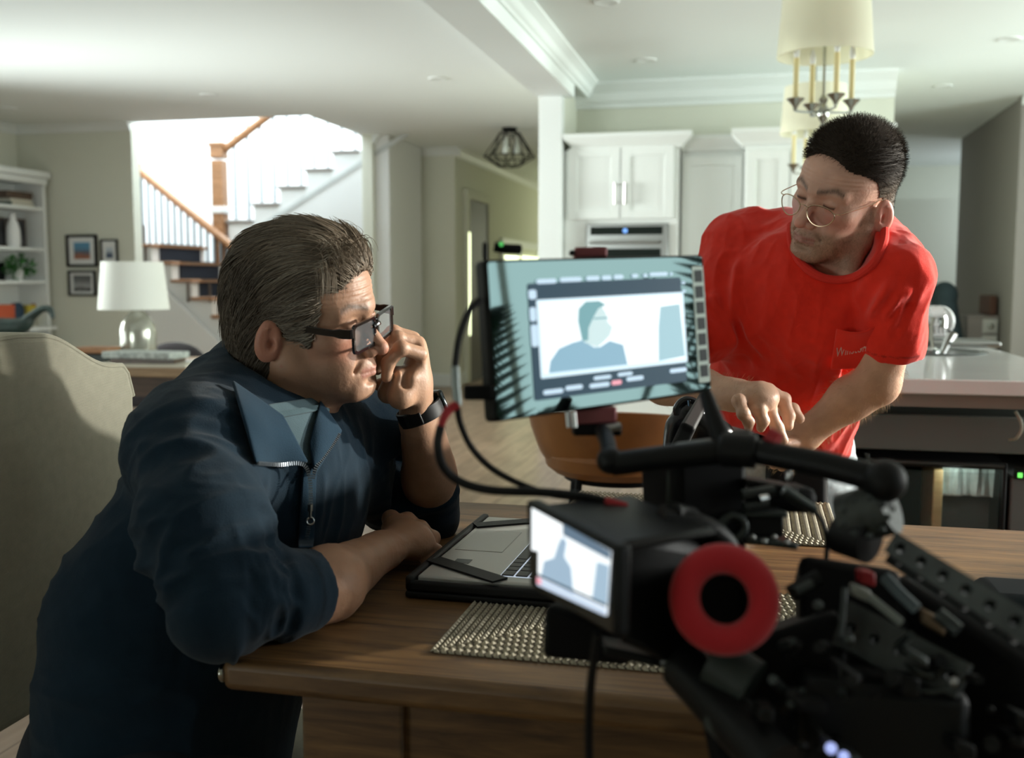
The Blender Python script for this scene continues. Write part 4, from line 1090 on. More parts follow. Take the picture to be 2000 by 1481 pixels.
def surface_nets(d, lo, h):
    ins = d < 0
    n = d.shape
    acc = np.zeros((n[0]-1, n[1]-1, n[2]-1, 3), dtype=f32); cnt = np.zeros((n[0]-1, n[1]-1, n[2]-1), dtype=f32)
    cnr = np.zeros((n[0]-1, n[1]-1, n[2]-1), dtype=np.int8)
    def sub(a, o): return a[o[0]:o[0]+n[0]-1, o[1]:o[1]+n[1]-1, o[2]:o[2]+n[2]-1]
    for axis in range(3):
        o1 = [0, 0, 0]; o1[axis] = 1
        others = [i for i in range(3) if i != axis]
        for u in (0, 1):
            for v in (0, 1):
                o = [0, 0, 0]; o[others[0]] = u; o[others[1]] = v
                p = [o[i]+o1[i] for i in range(3)]
                a = sub(d, o); b = sub(d, p); cr = (a < 0) != (b < 0)
                idx = np.nonzero(cr)
                av = a[idx]; bv = b[idx]; t = av/(av-bv)
                base = np.zeros((len(t), 3), dtype=f32); base[:] = o; base[:, axis] += t
                acc[idx] += base; cnt[idx] += 1
    cells = np.nonzero(cnt > 0)
    vid = np.full(cnt.shape, -1, dtype=np.int64); vid[cells] = np.arange(len(cells[0]))
    V = acc[cells]/cnt[cells][:, None] + np.stack(cells, -1); V = V*h + lo
    F = []
    for axis in range(3):
        u, v = [(1, 2), (2, 0), (0, 1)][axis]
        sh = list(n); sh[axis] -= 1
        a = d[tuple(slice(0, sh[i]) for i in range(3))]; s1 = [slice(0, n[i]) for i in range(3)]; s1[axis] = slice(1, n[axis])
        b = d[tuple(s1)]
        cr = (a < 0) != (b < 0); idx = np.nonzero(cr); I = np.stack(idx, -1)
        ok = (I[:, u] > 0) & (I[:, v] > 0) & (I[:, u] < n[u]-1) & (I[:, v] < n[v]-1); I = I[ok]
        inside = (a[tuple(I.T)] < 0)
        def cid(du, dv):
            J = I.copy(); J[:, u] -= du; J[:, v] -= dv; return vid[tuple(J.T)]
        q = np.stack([cid(1, 1), cid(0, 1), cid(0, 0), cid(1, 0)], -1)
        q[~inside] = q[~inside][:, ::-1]
        F.append(q)
    return V.astype(float), np.concatenate(F)
def grad(prims, P, e=.0008):
    g = np.zeros_like(P)
    for i in range(3):
        dv = np.zeros(3); dv[i] = e
        g[..., i] = sdf_eval(prims, P+dv) - sdf_eval(prims, P-dv)
    return g/np.maximum(vlen(g), 1e-9)[..., None]
def relax(V, F, it=1, lam=.5):
    for _ in range(it):
        A = np.zeros_like(V); c = np.zeros(len(V))
        for a, b in ((0, 1), (1, 2), (2, 3), (3, 0)):
            np.add.at(A, F[:, a], V[F[:, b]]); np.add.at(A, F[:, b], V[F[:, a]]); np.add.at(c, F[:, a], 1); np.add.at(c, F[:, b], 1)
        V = V + lam*(A/np.maximum(c, 1)[:, None] - V)
    return V
def vnormals(V, F):
    n = np.cross(V[F[:, 2]]-V[F[:, 0]], V[F[:, 3]]-V[F[:, 1]]); N_ = np.zeros_like(V)
    for i in range(4): np.add.at(N_, F[:, i], n)
    return N_/np.maximum(vlen(N_), 1e-12)[:, None]
def hash3(I, seed=0):
    x = (I[..., 0]*374761393 + I[..., 1]*668265263 + I[..., 2]*2147483647 + seed*974634777).astype(np.int64)
    x = (x ^ (x >> 13)) * 1274126177; x = x ^ (x >> 16)
    return (x & 0xffff)/65535.0
def vnoise(P, seed=0):
    I = np.floor(P).astype(np.int64); f = P - I; f = f*f*(3-2*f); r = 0
    for dx in (0, 1):
        for dy in (0, 1):
            for dz in (0, 1):
                w = (f[..., 0] if dx else 1-f[..., 0])*(f[..., 1] if dy else 1-f[..., 1])*(f[..., 2] if dz else 1-f[..., 2])
                r = r + w*hash3(I+np.array([dx, dy, dz]), seed)
    return r
def fbm(P, o=3, seed=0):
    r = 0; a = .5; t = 0
    for i in range(o): r = r + a*vnoise(P*2**i, seed+i); t += a; a *= .5
    return r/t
def ridged(P, o=2, seed=0):
    r = 0; a = .6
    for i in range(o): r = r + a*(1-np.abs(2*vnoise(P*1.9**i, seed+i)-1))**2.2; a *= .5
    return r
def np_obj(name, V, F, mats, parent=None, color=None, xf=None, smooth=True):
    """V in camera-aligned metres unless xf given (then V is already world)"""
    W = V if xf == 'world' else (V @ np.array(RW).T + np.array([0, 0, H]))
    off = np.zeros(3); p = parent
    while p is not None: off += np.array(p.location); p = p.parent
    W = W - off
    me = bpy.data.meshes.new(name)
    F = np.asarray(F); k = F.shape[1]
    me.vertices.add(len(W)); me.vertices.foreach_set('co', W.astype(f32).ravel())
    me.loops.add(F.size); me.loops.foreach_set('vertex_index', F.astype(np.int32).ravel())
    me.polygons.add(len(F)); me.polygons.foreach_set('loop_start', np.arange(0, F.size, k, dtype=np.int32)); me.polygons.foreach_set('loop_total', np.full(len(F), k, dtype=np.int32))
    me.polygons.foreach_set('use_smooth', np.full(len(F), smooth))
    me.update(calc_edges=True); me.validate()
    me.materials.append(mats)
    if color is not None:
        at_ = me.color_attributes.new('Col', 'FLOAT_COLOR', 'POINT')
        at_.data.foreach_set('color', np.concatenate([color, np.ones((len(color), 1))], 1).astype(f32).ravel())
    o = bpy.data.objects.new(name, me); COL.objects.link(o)
    if parent is not None: o.parent = parent
    return o
def merge(parts):
    Vs, Fs, Cs = [], [], []; n = 0
    for V, F, C in parts: Vs.append(V); Fs.append(F+n); Cs.append(C); n += len(V)
    return np.concatenate(Vs), np.concatenate(Fs), np.concatenate(Cs)
def sm(x, a, b):
    t = np.clip((x-a)/(b-a), 0, 1); return t*t*(3-2*t)
def strands(paths, r0, r1, cols):
    """paths (N,K,3) -> tapered 3-sided tubes; cols (N,3)"""
    N, K, _ = paths.shape
    T = np.gradient(paths, axis=1); T /= np.maximum(vlen(T), 1e-9)[..., None]
    ref = np.array([.31, .52, .79]); X = np.cross(T, ref); X /= np.maximum(vlen(X), 1e-9)[..., None]; Y = np.cross(T, X)
    r = np.linspace(r0, r1, K)[None, :, None]
    V = np.stack([paths + r*(math.cos(a)*X + math.sin(a)*Y) for a in (0, 2.094, 4.189)], 2)  # N,K,3,3
    base = (np.arange(N)*K*3)[:, None, None] + (np.arange(K-1)*3)[None, :, None]
    j = np.arange(3)[None, None, :]; j2 = (j+1) % 3
    F = np.stack([base+j, base+j2, base+3+j2, base+3+j], -1).reshape(-1, 4)
    C = np.repeat(cols, K*3, axis=0)
    return V.reshape(-1, 3), F, C

# ------------------------------------------------------------------ canonical head (x: person's right, y: face forward, z: up; metres)
def head_prims(j=1.0, nose=1.0, jaw=1.0, eye_open=0.35):
    p = []
    U = lambda f, k=.02: p.append(('u', f, k)); D = lambda f, k=.008: p.append(('s', f, k))
    U(Ell((0, -.010, .040), (.076, .099, .083)))
    U(Ell((0, .034, .035), (.063, .056, .062)), .03)
    U(Ell((0, .034, -.030), (.061, .056, .068)), .03)
    for s in (-1, 1):
        U(Ell((s*.044, .056, -.022), (.020, .022, .017)), .024)
        U(Cone((s*.056, .000, -.066), (s*.020, .074, -.102), .0165, .016), .026)
        U(Cone((s*.058, -.004, -.03), (s*.056, .0, -.068), .018, .016), .02)
        U(Ell((s*.030, .060, -.065), (.022, .025, .026)), .02)
    U(Ell((0, .081, -.101), (.023, .0175*jaw, .017)), .018)
    U(Ell((0, .068, -.068), (.030, .033, .030)), .02)
    U(Cone((0, .02, -.09), (0, .06, -.098), .03, .022), .02)
    # brow
    for s in (-1, 1): U(Cone((s*.010, .091, .018), (s*.048, .074, .019), .0095, .008), .014)
    U(Ell((0, .088, .022), (.016, .012, .014)), .014)
    # sockets
    for s in (-1, 1): D(Ell((s*.032, .101, .000), (.017, .0145, .0105)), .016)
    # eyeball bulge with lids
    for s in (-1, 1): U(Ell((s*.032, .0775, -.001), (.0142, .0138, .0135)), .004)
    # nose
    U(Cone((0, .088, .004), (0, .113*nose, -.036), .0070, .0100), .010)
    U(Ell((0, .1155*nose, -.041), (.0105, .0105, .0092)), .006)
    for s in (-1, 1):
        U(Ell((s*.0125, .1020, -.0445), (.0076, .0110, .0080)), .005)
        D(Ell((s*.0065, .1080, -.0525), (.0040, .0062, .0040)), .003)
    # naso-labial fold
    for s in (-1, 1): D(Cone((s*.021, .096, -.048), (s*.031, .084, -.070), .0008, .0006), .010)
    # lips
    for s in (-1, 1):
        U(Cone((s*.003, .1000, -.0700), (s*.023, .0895, -.0738), .0038, .0018), .004)
        U(Cone((s*.000, .0985, -.0790), (s*.021, .0892, -.0752), .0046, .0018), .004)
        D(Cone((0, .1060, -.0746), (s*.027, .0910, -.0744), .0012, .0009), .0025)
    D(Cone((0, .1045, -.056), (0, .1045, -.064), .0022, .0026), .004)
    D(Ell((0, .0985, -.0890), (.016, .006, .0040)), .008)
    # lid slits
    for s in (-1, 1):
        D(Cone((s*.022, .0922, -.0042), (s*.042, .0888, -.0050), .0017, .0014), .0015)
        D(Cone((s*.020, .0915, .0055), (s*.045, .0855, .0050), .0011, .0010), .004)
    # ears
    for s in (-1, 1):
        ax = np.array([[s*.90, .42, 0], [-s*.41, .88, -.22], [s*.09, .20, .97]]); ax = ax/np.linalg.norm(ax, axis=1)[:, None]
        c = np.array([s*.0835, -.018, -.018])
        U(Ell(c, (.0085, .0190, .0320), ax), .006)
        D(Ell(c + np.array([s*.0080, .006, .004]), (.0062, .0135, .0245), ax), .0025)
        U(Cone(c + np.array([s*.0055, -.006, .014]), c + np.array([s*.0055, -.004, -.012]), .0022, .0022), .004)
        U(Cone(c + np.array([s*.0055, -.006, .014]), c + np.array([s*.0045, .004, .019]), .002, .0018), .003)
        U(Cone(c + np.array([s*.004, .000, .012]), c + np.array([s*.004, -.003, -.008]), .0022, .002), .004)
        U(Ell(c + np.array([-s*.002, .012, -.004]), (.005, .004, .007)), .005)
        D(Ell(c + np.array([s*.003, .005, -.005]), (.006, .0055, .008)), .003)
    return p
def head_color(P, base, lip, brow, stubble=None, brow_w=1.0):
    """P local head points -> colour of the skin"""
    x, y, z = P[:, 0], P[:, 1], P[:, 2]
    n = fbm(P*60, 3, 5)[:, None]; n2 = fbm(P*14, 2, 9)[:, None]
    C = np.ones((len(P), 3))*np.array(base)
    C = C*(0.88+.24*n)*(.94+.12*n2)
    red = np.exp(-(((np.abs(x)-.045)/.02)**2+((z+.03)/.022)**2))*(y > .03) + np.exp(-((x/.014)**2+((z+.042)/.014)**2))*(y > .09) + (np.abs(x) > .078)*(np.abs(z+.018) < .04)*(np.abs(y+.016) < .04)
    C = C*(1 - np.clip(red, 0, 1)[:, None]*np.array([0, .22, .20]))
    lipm = np.exp(-((np.abs(z+.0745)-.0035)/.0048)**2)*(np.abs(x) < .024)*(y > .086)
    C = C*(1-lipm[:, None]) + lipm[:, None]*np.array(lip)
    ax = np.abs(x); bz = .0200 + .010*np.clip((ax-.012)/.03, 0, 1) - .010*np.clip((ax-.04)/.02, 0, 1)
    bm_ = np.exp(-((z-bz)/(.0050*brow_w))**2)*(ax > .011)*(ax < .054)*(y > .05)*(.5+.5*vnoise(P*np.array([900, 900, 300]), 3))
    C = C*(1-.95*bm_[:, None]) + .95*bm_[:, None]*np.array(brow)
    lid = np.exp(-((z+.0045)/.0027)**2)*(np.abs(ax-.032) < .013)*(y > .084)
    C = C*(1-.9*lid[:, None])
    if stubble is not None:
        s_ = sm(-z, .048, .062)*sm(y, -.03, .01)*sm(.135+z, .0, .02)*(1-lipm) + sm(-z, .0, .02)*np.exp(-((y-.012)/.016)**2)*(ax > .05)
        s_ = np.clip(s_, 0, 1)*(.55+.6*vnoise(P*900, 7))*stubble[1]
        C = C*(1-s_[:, None]) + s_[:, None]*np.array(stubble[0])
    return np.clip(C, 0, 1)
SKIN = mat('skin', (.5, .3, .2), rough=.48, attr='Col', sss=.12, bump=(260, .22), spec=.35)
CLOTH_N = mat('navy_sweater_knit', (.03, .05, .09), rough=.95, attr='Col', sheen=.08, bump=(700, .35), spec=.15)
CLOTH_R = mat('red_jersey', (.6, .03, .02), rough=.92, attr='Col', sheen=.25, bump=(800, .25), spec=.15)
HAIR = mat('hair', (.1, .08, .06), rough=.58, attr='Col', spec=.22)

def axes(f, u):
    f = np.array(f, float); f /= np.linalg.norm(f); u = np.array(u, float); u = u - f*(u @ f); u /= np.linalg.norm(u)
    r = np.cross(f, u)          # person's right
    return np.stack([r, f, u])  # rows: local axes

def hit(prims, px, py, t0=.8, it=60):
    """depth along the view axis of the first surface met at picture points"""
    px = np.asarray(px, float); py = np.asarray(py, float)
    dirs = np.stack([(px-1000)/FPX, np.ones_like(px), -(py-740.5)/FPX], -1); L = vlen(dirs)
    t = np.full(px.shape, t0)
    for _ in range(it): t = t + np.clip(sdf_eval(prims, dirs*t[..., None]), -.05, .05)*.85/L
    return t
def patch(prims, corners, off, n=14, bulge=0.0, m=None):
    """sheet over a quad given by picture corners, lying 'off' in front of a surface"""
    c = np.array(corners, float); u = np.linspace(0, 1, n)[:, None, None]; v = np.linspace(0, 1, n)[None, :, None]
    Q = (c[0]*(1-u)+c[1]*u)*(1-v) + (c[3]*(1-u)+c[2]*u)*v
    d = hit(prims, Q[..., 0], Q[..., 1])
    d = d - off - bulge*(np.sin(np.pi*u[..., 0])*np.sin(np.pi*v[..., 0]))
    P = np.stack([(Q[..., 0]-1000)/FPX*d, d, -(Q[..., 1]-740.5)/FPX*d], -1).reshape(-1, 3)
    F = np.array([(i*n+j, (i+1)*n+j, (i+1)*n+j+1, i*n+j+1) for i in range(n-1) for j in range(n-1)])
    return P, F
# ================================================================== SEATED PERSON (navy quarter-zip sweater)
def U(l, f, k=.02): l.append(('u', f, k))
def D(l, f, k=.01): l.append(('s', f, k))
def loc(A, O, c): return A @ (np.asarray(c) - O)
def glb(A, O, c): return np.asarray(c) @ A + O

def finger(l, pts, rr, k=.004):
    for i in range(len(pts)-1): U(l, Cone(pts[i], pts[i+1], rr[i], rr[i+1]), k)
    for i in range(1, len(pts)-1): U(l, Ell(pts[i], rr[i]*1.07), .003)

A1 = np.array([[-.3051, -.9048, -.2970], [.9523, -.2905, -.0933], [-.0019, -.3113, .9503]])
E1 = cf(517, 668, 1.31)
O1 = np.array([-.2735, 1.3741, .0859])
S1 = 0.918      # head scale
per1 = thing('person', 'seated person in navy zip sweater and black glasses resting chin on a fist', 'person', tuple(Vector((at(400, 1400, 1.4).x, at(400, 1400, 1.4).y, .5))))
hp = head_prims(jaw=1.05, nose=1.0)
nb = loc(A1, O1, cf(520, 850, 1.44))/S1; nt_ = np.array([0, -.028, -.045])
U(hp, Cone(nt_, nb, .058, .066), .03)
U(hp, Cone([0, .02, -.085], loc(A1, O1, cf(585, 850, 1.42))/S1, .035, .045), .035)
U(hp, Cone([.045, -.02, -.06], loc(A1, O1, cf(560, 830, 1.38))/S1, .016, .016), .03)
V, F = sdf_mesh(hp, .0021, lo=np.array([-.11, -.15, -.24]), hi=np.array([.11, .135, .15]))
V = relax(V, F, 1)
n_ = vnormals(V, F)
# skin creases: forehead lines, crow's feet, cheek folds
wr = .0006*np.sin(V[:, 2]*900)*np.exp(-((V[:, 2]-.045)/.016)**2)*(V[:, 1] > .05) + .0012*(fbm(V*70, 3, 2)-.5)
V2 = V + n_*wr[:, None]
C1 = head_color(V, (.40, .225, .145), (.36, .16, .12), (.05, .038, .028), stubble=((.24, .15, .10), .28))
head1 = (V2*S1 @ A1 + O1, F, C1)

SK1 = (.41, .24, .155)
def skin_col(V, base):
    n = fbm(V*55, 3, 4)[:, None]; return np.clip(np.array(base)*(.85+.3*n), 0, 1)
# ---- far arm, fist at the mouth
l = []
el = cf(836, 1005, 1.66); wr_ = cf(818, 822, 1.47)
U(l, Cone(cf(836, 990, 1.65), cf(838, 930, 1.60), .036, .040)); U(l, Cone(cf(838, 930, 1.60), wr_, .040, .0265), .02)
U(l, Cone(cf(842, 900, 1.58), cf(832, 850, 1.52), .030, .026), .02)
palm = cf(812, 752, 1.44); kn = cf(816, 702, 1.435)
U(l, Cone(wr_, palm, .0265, .029, n=(1, 0, 0), sq=.80), .02)
U(l, Cone(palm, kn, .030, .032, n=(1, .3, 0), sq=.46), .02)
U(l, Cone(cf(782, 775, 1.40), cf(790, 740, 1.40), .018, .016), .015)       # heel of the hand by the chin
U(l, Cone(cf(758, 768, 1.42), cf(772, 735, 1.42), .015, .014), .012)
fr_ = [.0108, .0098, .0088, .0076]
finger(l, [cf(820, 692, 1.400), cf(783, 680, 1.378), cf(758, 710, 1.385), cf(755, 737, 1.388)], fr_)                      # little finger, nearest
finger(l, [cf(815, 672, 1.425), cf(776, 661, 1.405), cf(742, 690, 1.40), cf(736, 722, 1.405)], [.0112, .0102, .0092, .0082])
finger(l, [cf(806, 662, 1.445), cf(768, 650, 1.43), cf(742, 668, 1.425), cf(733, 700, 1.43)], [.0112, .0104, .0094, .0084])
finger(l, [cf(800, 664, 1.468), cf(766, 655, 1.455), cf(745, 675, 1.45), cf(738, 705, 1.45)], [.0112, .0104, .0094, .0084])
finger(l, [cf(792, 760, 1.46), cf(765, 748, 1.455), cf(742, 752, 1.45)], [.014, .012, .0095])                            # thumb
for a, b in ((cf(790, 752, 1.392), cf(797, 700, 1.398)),): D(l, Cone(a, b, .004, .003), .014)
Va, Fa = sdf_mesh(l, .0022); Va = relax(Va, Fa, 1)
arm_far = (Va, Fa, skin_col(Va, SK1))
# ---- near arm, fist on the table
l = []
U(l, Cone(cf(560, 1170, 1.20), cf(640, 1140, 1.25), .043, .043)); U(l, Cone(cf(640, 1140, 1.25), cf(742, 1078, 1.41), .0435, .0270), .02)
w2 = cf(742, 1078, 1.41)
U(l, Cone(w2, cf(792, 1052, 1.47), .0275, .034, n=(0, .25, 1), sq=.72), .02)
U(l, Cone(cf(775, 1030, 1.50), cf(815, 1062, 1.46), .021, .021), .02)
kn = [cf(764, 1014, 1.525), cf(795, 1018, 1.515), cf(820, 1034, 1.495), cf(833, 1062, 1.465)]
pp = [cf(795, 1026, 1.57), cf(825, 1036, 1.55), cf(845, 1052, 1.525), cf(850, 1076, 1.49)]
tt = [cf(800, 1058, 1.54), cf(824, 1066, 1.52), cf(836, 1080, 1.49), cf(832, 1094, 1.46)]
for a, b, c, r in zip(kn, pp, tt, (.0125, .0125, .0120, .0110)):
    finger(l, [(a*.6+cf(770, 1060, 1.46)*.4), a, b, c], [r, r*1.02, r*.9, r*.8], .006)
finger(l, [cf(752, 1060, 1.47), cf(770, 1035, 1.54), cf(800, 1050, 1.56)], [.014, .0125, .010])   # thumb on the far side
Vb, Fb = sdf_mesh(l, .0024); Vb = relax(Vb, Fb, 1)
nv = vnormals(Vb, Fb); Vb = Vb + nv*(.0012*(ridged(Vb*45, 2, 3)-.6))[:, None]
arm_near = (Vb, Fb, skin_col(Vb, (.40, .225, .14)))
Vm, Fm, Cm = merge([head1, arm_far, arm_near])
body1 = np_obj('body', Vm, Fm, SKIN, per1, Cm)

# ---- sweater
s_ax = np.array([.50, .86, .05]); s_ax /= np.linalg.norm(s_ax); t_ax = np.array([.86, -.50, 0]); 
def c3(*a): return cf(*a)
sw = []
U(sw, Cone(c3(518, 940, 1.42), c3(362, 1230, 1.39), .175, .180, n=t_ax, sq=.70), .05)
U(sw, Cone(c3(362, 1230, 1.39), c3(320, 1520, 1.37), .180, .185, n=t_ax, sq=.80), .06)
U(sw, Ell(c3(420, 905, 1.45), (.095, .14, .115)), .06)                       # upper back
U(sw, Ell(c3(560, 1000, 1.46), (.085, .12, .13)), .06)                       # chest
U(sw, Cone(c3(475, 772, 1.43), c3(380, 862, 1.30), .058, .072), .05)       # near trapezius
U(sw, Cone(c3(560, 800, 1.46), c3(715, 850, 1.58), .055, .070), .05)       # far trapezius
U(sw, Cone(c3(505, 735, 1.44), c3(480, 850, 1.43), .068, .10), .04)         # collar stand
arm_n = [c3(378, 885, 1.25), c3(398, 1030, 1.17), c3(432, 1178, 1.13), c3(535, 1165, 1.17), c3(604, 1151, 1.215)]
U(sw, Cone(arm_n[0], arm_n[1], .079, .071), .045); U(sw, Cone(arm_n[1], arm_n[2], .071, .060), .03)
U(sw, Cone(arm_n[2], arm_n[3], .059, .052), .03); U(sw, Cone(arm_n[3], arm_n[4], .052, .0465), .015)
U(sw, Cone(c3(578, 1157, 1.195), arm_n[4], .0500, .0480), .006)             # cuff band
arm_f = [c3(728, 858, 1.58), c3(800, 975, 1.66), c3(840, 1010, 1.665), c3(841, 955, 1.625)]
U(sw, Cone(arm_f[0], arm_f[1], .068, .052), .045); U(sw, Cone(arm_f[1], arm_f[2], .050, .044), .03); U(sw, Cone(arm_f[2], arm_f[3], .047, .047), .012)
U(sw, Cone(c3(690, 900, 1.56), c3(760, 985, 1.63), .05, .045), .04)
sw0 = list(sw)
D(sw, Cone(c3(545, 770, 1.41), c3(560, 700, 1.40), .050, .075), .006)       # neck hole
def endcut(l, end, prev, off, half, depth=.05, k=.005):
    d_ = (end-prev)/np.linalg.norm(end-prev); q_ = np.cross(d_, [0, 0, 1.]); q_ /= np.linalg.norm(q_); r_q = np.cross(d_, q_)
    D(l, Box(end + d_*(off+depth), (depth, half, half), R=np.stack([d_, q_, r_q]), r=.002), k)
endcut(sw, arm_f[3], arm_f[2], .004, .062); endcut(sw, arm_n[4], arm_n[3], .004, .062)
Vs, Fs = sdf_mesh(sw, .0042, pad=.02)
Vs = relax(Vs, Fs, 2)
N_ = vnormals(Vs, Fs)
# ---- folds: ridges across the arms, drape lines running from the shoulder over the chest
def along(P, a, b):
    ab = b-a; t = ((P-a) @ ab)/(ab @ ab); d = vlen(P - a - np.clip(t, 0, 1)[:, None]*ab); return t, d, np.linalg.norm(ab)
disp = np.zeros(len(Vs))
for (a, b, r, amp, fr2, sd) in ((arm_n[0], arm_n[1], .10, .0150, 20, 1), (arm_n[1], arm_n[2], .09, .0190, 30, 2), (arm_n[2], arm_n[3], .08, .0160, 34, 3), (arm_f[0], arm_f[1], .085, .0150, 30, 4)):
    t, d, L_ = along(Vs, a, b); ab = (b-a)/L_
    w = np.exp(-((np.clip(d-r*.6, 0, None))/(.03))**2)*sm(t, -.25, .1)*sm(1.25-t, 0, .3)
    q = (Vs @ ab)[:, None]*ab; perp = Vs - q
    S_ = (q*1.0 + perp*.33)*fr2 + 4*fbm(Vs*6, 2, sd)[:, None]*.5
    disp += w*1.35*amp*(ridged(S_, 2, sd)-.5)
wc = np.exp(-(np.linalg.norm((Vs-c3(560, 1000, 1.40))/np.array([.16, .2, .2]), axis=1))**2)
disp += wc*.0150*(ridged(Vs @ np.array([[.9, .0, .4], [0, 1, 0], [-.2, 0, .25]])*22, 2, 8)-.62)
wb_ = sm(-Vs[:, 0], .30, .38)
disp += wb_*.010*(ridged(Vs*np.array([9, 9, 20]), 2, 11)-.6)
disp += .0006*(fbm(Vs*120, 2, 6)-.5)
pxs = 1000+2000*Vs[:, 0]/Vs[:, 1]; pys = 740.5-2000*Vs[:, 2]/Vs[:, 1]
disp *= 1-.85*sm(pxs, 470, 510)*sm(680-pxs, 0, 30)*sm(950-pys, 0, 40)*sm(pys, 700, 740)
disp *= 1-.7*sm(pxs, 570, 590)*sm(640-pxs, 0, 20)*sm(1100-pys, 0, 40)*sm(pys, 700, 740)
Vs = Vs + N_*disp[:, None]
def cloth_col(V, base, amt=.12): return np.clip(np.array(base)*(1-amt/2+amt*fbm(V*90, 2, 12))[:, None], 0, 1)
Csw = cloth_col(Vs, (.0066, .0175, .0290), .25)
# seam lines (shoulder seam, cuff seam) a little darker: real stitching
t, d, L_ = along(Vs, arm_n[3], arm_n[4]); seam = np.exp(-((t-.52)*L_/.0022)**2)*(d < .075)
Csw *= (1-.55*seam)[:, None]
sweater1 = np_obj('sweater', Vs, Fs, CLOTH_N, per1, Csw)
# collar flaps, undershirt and zip lie on the chest
def shell(name, parts, th, material, col, parent, sub=1):
    V_, F_, C_ = merge([(p, f, cloth_col(p, col, .2)) for p, f in parts])
    o = np_obj(name, V_, F_, material, parent, C_)
    m_ = o.modifiers.new('thickness', 'SOLIDIFY'); m_.thickness = th; m_.offset = 0
    m2_ = o.modifiers.new('round', 'SUBSURF'); m2_.levels = sub; m2_.render_levels = sub
    return o
TS = (.065, .100, .115)
shell('undershirt', [patch(sw0, [(520, 790), (652, 770), (618, 905), (588, 908)], .006, 16)], .003, CLOTH_N, TS, per1)
shell('undershirt_neckband', [patch(sw0, [(536, 806), (628, 790), (630, 801), (541, 818)], .011, 12)], .004, CLOTH_N, (.055, .088, .10), per1)
NV = (.009, .026, .044)
shell('collar_flap', [patch(sw0, [(452, 742), (552, 812), (602, 904), (500, 906)], .016, 16, bulge=.010)], .005, CLOTH_N, NV, per1)
shell('collar_flap', [patch(sw0, [(625, 782), (668, 842), (613, 930), (604, 868)], .014, 14, bulge=.008)], .005, CLOTH_N, NV, per1)
shell('placket', [patch(sw0, [(592, 905), (618, 905), (612, 1070), (582, 1070)], .004, 14, bulge=.002)], .004, CLOTH_N, NV, per1)
# ---- trousers
tr_ = []
U(tr_, Cone(c3(285, 1500, 1.37), c3(255, 1560, 1.40), .17, .16, n=t_ax, sq=.85), .05)
U(tr_, Cone(c3(290, 1580, 1.27), c3(690, 1700, 1.33), .105, .075), .04); U(tr_, Cone(c3(320, 1540, 1.50), c3(720, 1560, 1.66), .105, .075), .04)
U(tr_, Cone(c3(690, 1700, 1.33), c3(640, 2150, 1.55), .068, .05), .03); U(tr_, Cone(c3(720, 1560, 1.66), c3(690, 1990, 1.80), .068, .05), .03)
Vt, Ft = sdf_mesh(tr_, .008); Vt = relax(Vt, Ft, 1)
np_obj('trousers', Vt, Ft, CLOTH_N, per1, cloth_col(Vt, (.015, .02, .028), .2))
sh = []
for (a, b) in ((c3(640, 2165, 1.55), c3(760, 2190, 1.52)), (c3(690, 2010, 1.80), c3(790, 2020, 1.78))):
    U(sh, Cone(a, b, .05, .038), .02)
Vt, Ft = sdf_mesh(sh, .008); np_obj('shoes', Vt, Ft, M['rubber'], per1)

# ---- zip: teeth along the flap edges and down the front
RWn = np.array(RW)
def wpath(pts, off):
    c_ = catmull([Vector((x, y, 0)) for x, y in pts], 10); px_ = np.array([v.x for v in c_]); py_ = np.array([v.y for v in c_])
    d = hit(sw0, px_, py_) - off
    P = np.stack([(px_-1000)/FPX*d, d, -(py_-740.5)/FPX*d], -1); return [Vector(v) for v in (P @ RWn.T + np.array([0, 0, H]))]
M['zip'] = mat('zip_teeth', (.22, .25, .28), rough=.3, metal=.8)
def teeth(pts, parent):
    q = MB(); dense = catmull(pts, 6); last = dense[0]; view = Vector((0, 0, H))
    for v in dense:
        if (v-last).length > .0030:
            t_ = (v-last).normalized(); n_q = (view-v).normalized(); b_ = t_.cross(n_q).normalized()
            q.cbox((0, 0, 0), (.0016, .0050, .0022), frame(v, t_, y=b_)); last = v
    return q.build('zipper', M['zip'], parent)
zip_o = teeth(wpath([(503, 905), (545, 908), (580, 905), (597, 912), (605, 935), (607, 970), (606, 1000), (603, 1030), (598, 1060)], .019), per1)
teeth(wpath([(664, 846), (650, 868), (634, 890), (618, 912), (611, 935)], .019), per1)
a, b = wpath([(606, 985), (607, 1002), (606, 1018)], .024)[0], wpath([(606, 985), (607, 1002), (606, 1018)], .024)[-1]
q = MB().tube([a, a*.6+b*.4], .0035).tube([a*.6+b*.4, a*.2+b*.8], .0018).build('zip_pull', M['steel'], zip_o)
MB().torus(b, .0045, .0014, axis=tuple(RW @ Vector((.3, -1, 0))), n=20, m2=8).build('pull_ring', M['steel'], zip_o)

# ---- hair: swept back, grey-brown
hv = []
U(hv, Ell((0, -.012, .050), (.0835, .110, .088)), .02)
U(hv, Ell((0, .030, .085), (.062, .055, .042)), .03)                      # front lift
U(hv, Ell((0, -.070, .000), (.066, .058, .080)), .03)
U(hv, Ell((0, -.075, -.055), (.060, .042, .055)), .03)                     # nape length
for s in (-1, 1):
    U(hv, Ell((s*.062, .012, .022), (.021, .040, .042)), .02)
    U(hv, Ell((s*.060, -.045, -.030), (.022, .030, .055)), .02)
    U(hv, Ell((s*.067, .036, -.006), (.0085, .010, .024)), .01)             # sideburn
    D(hv, Ell((s*.088, -.012, -.020), (.020, .023, .036)), .006)           # ear room
D(hv, Ell((0, .115, -.010), (.075, .062, .082)), .010)                     # face
D(hv, Ell((0, .120, .028), (.055, .056, .050)), .012)                     # forehead
D(hv, Ell((0, .06, -.11), (.08, .085, .075)), .01)
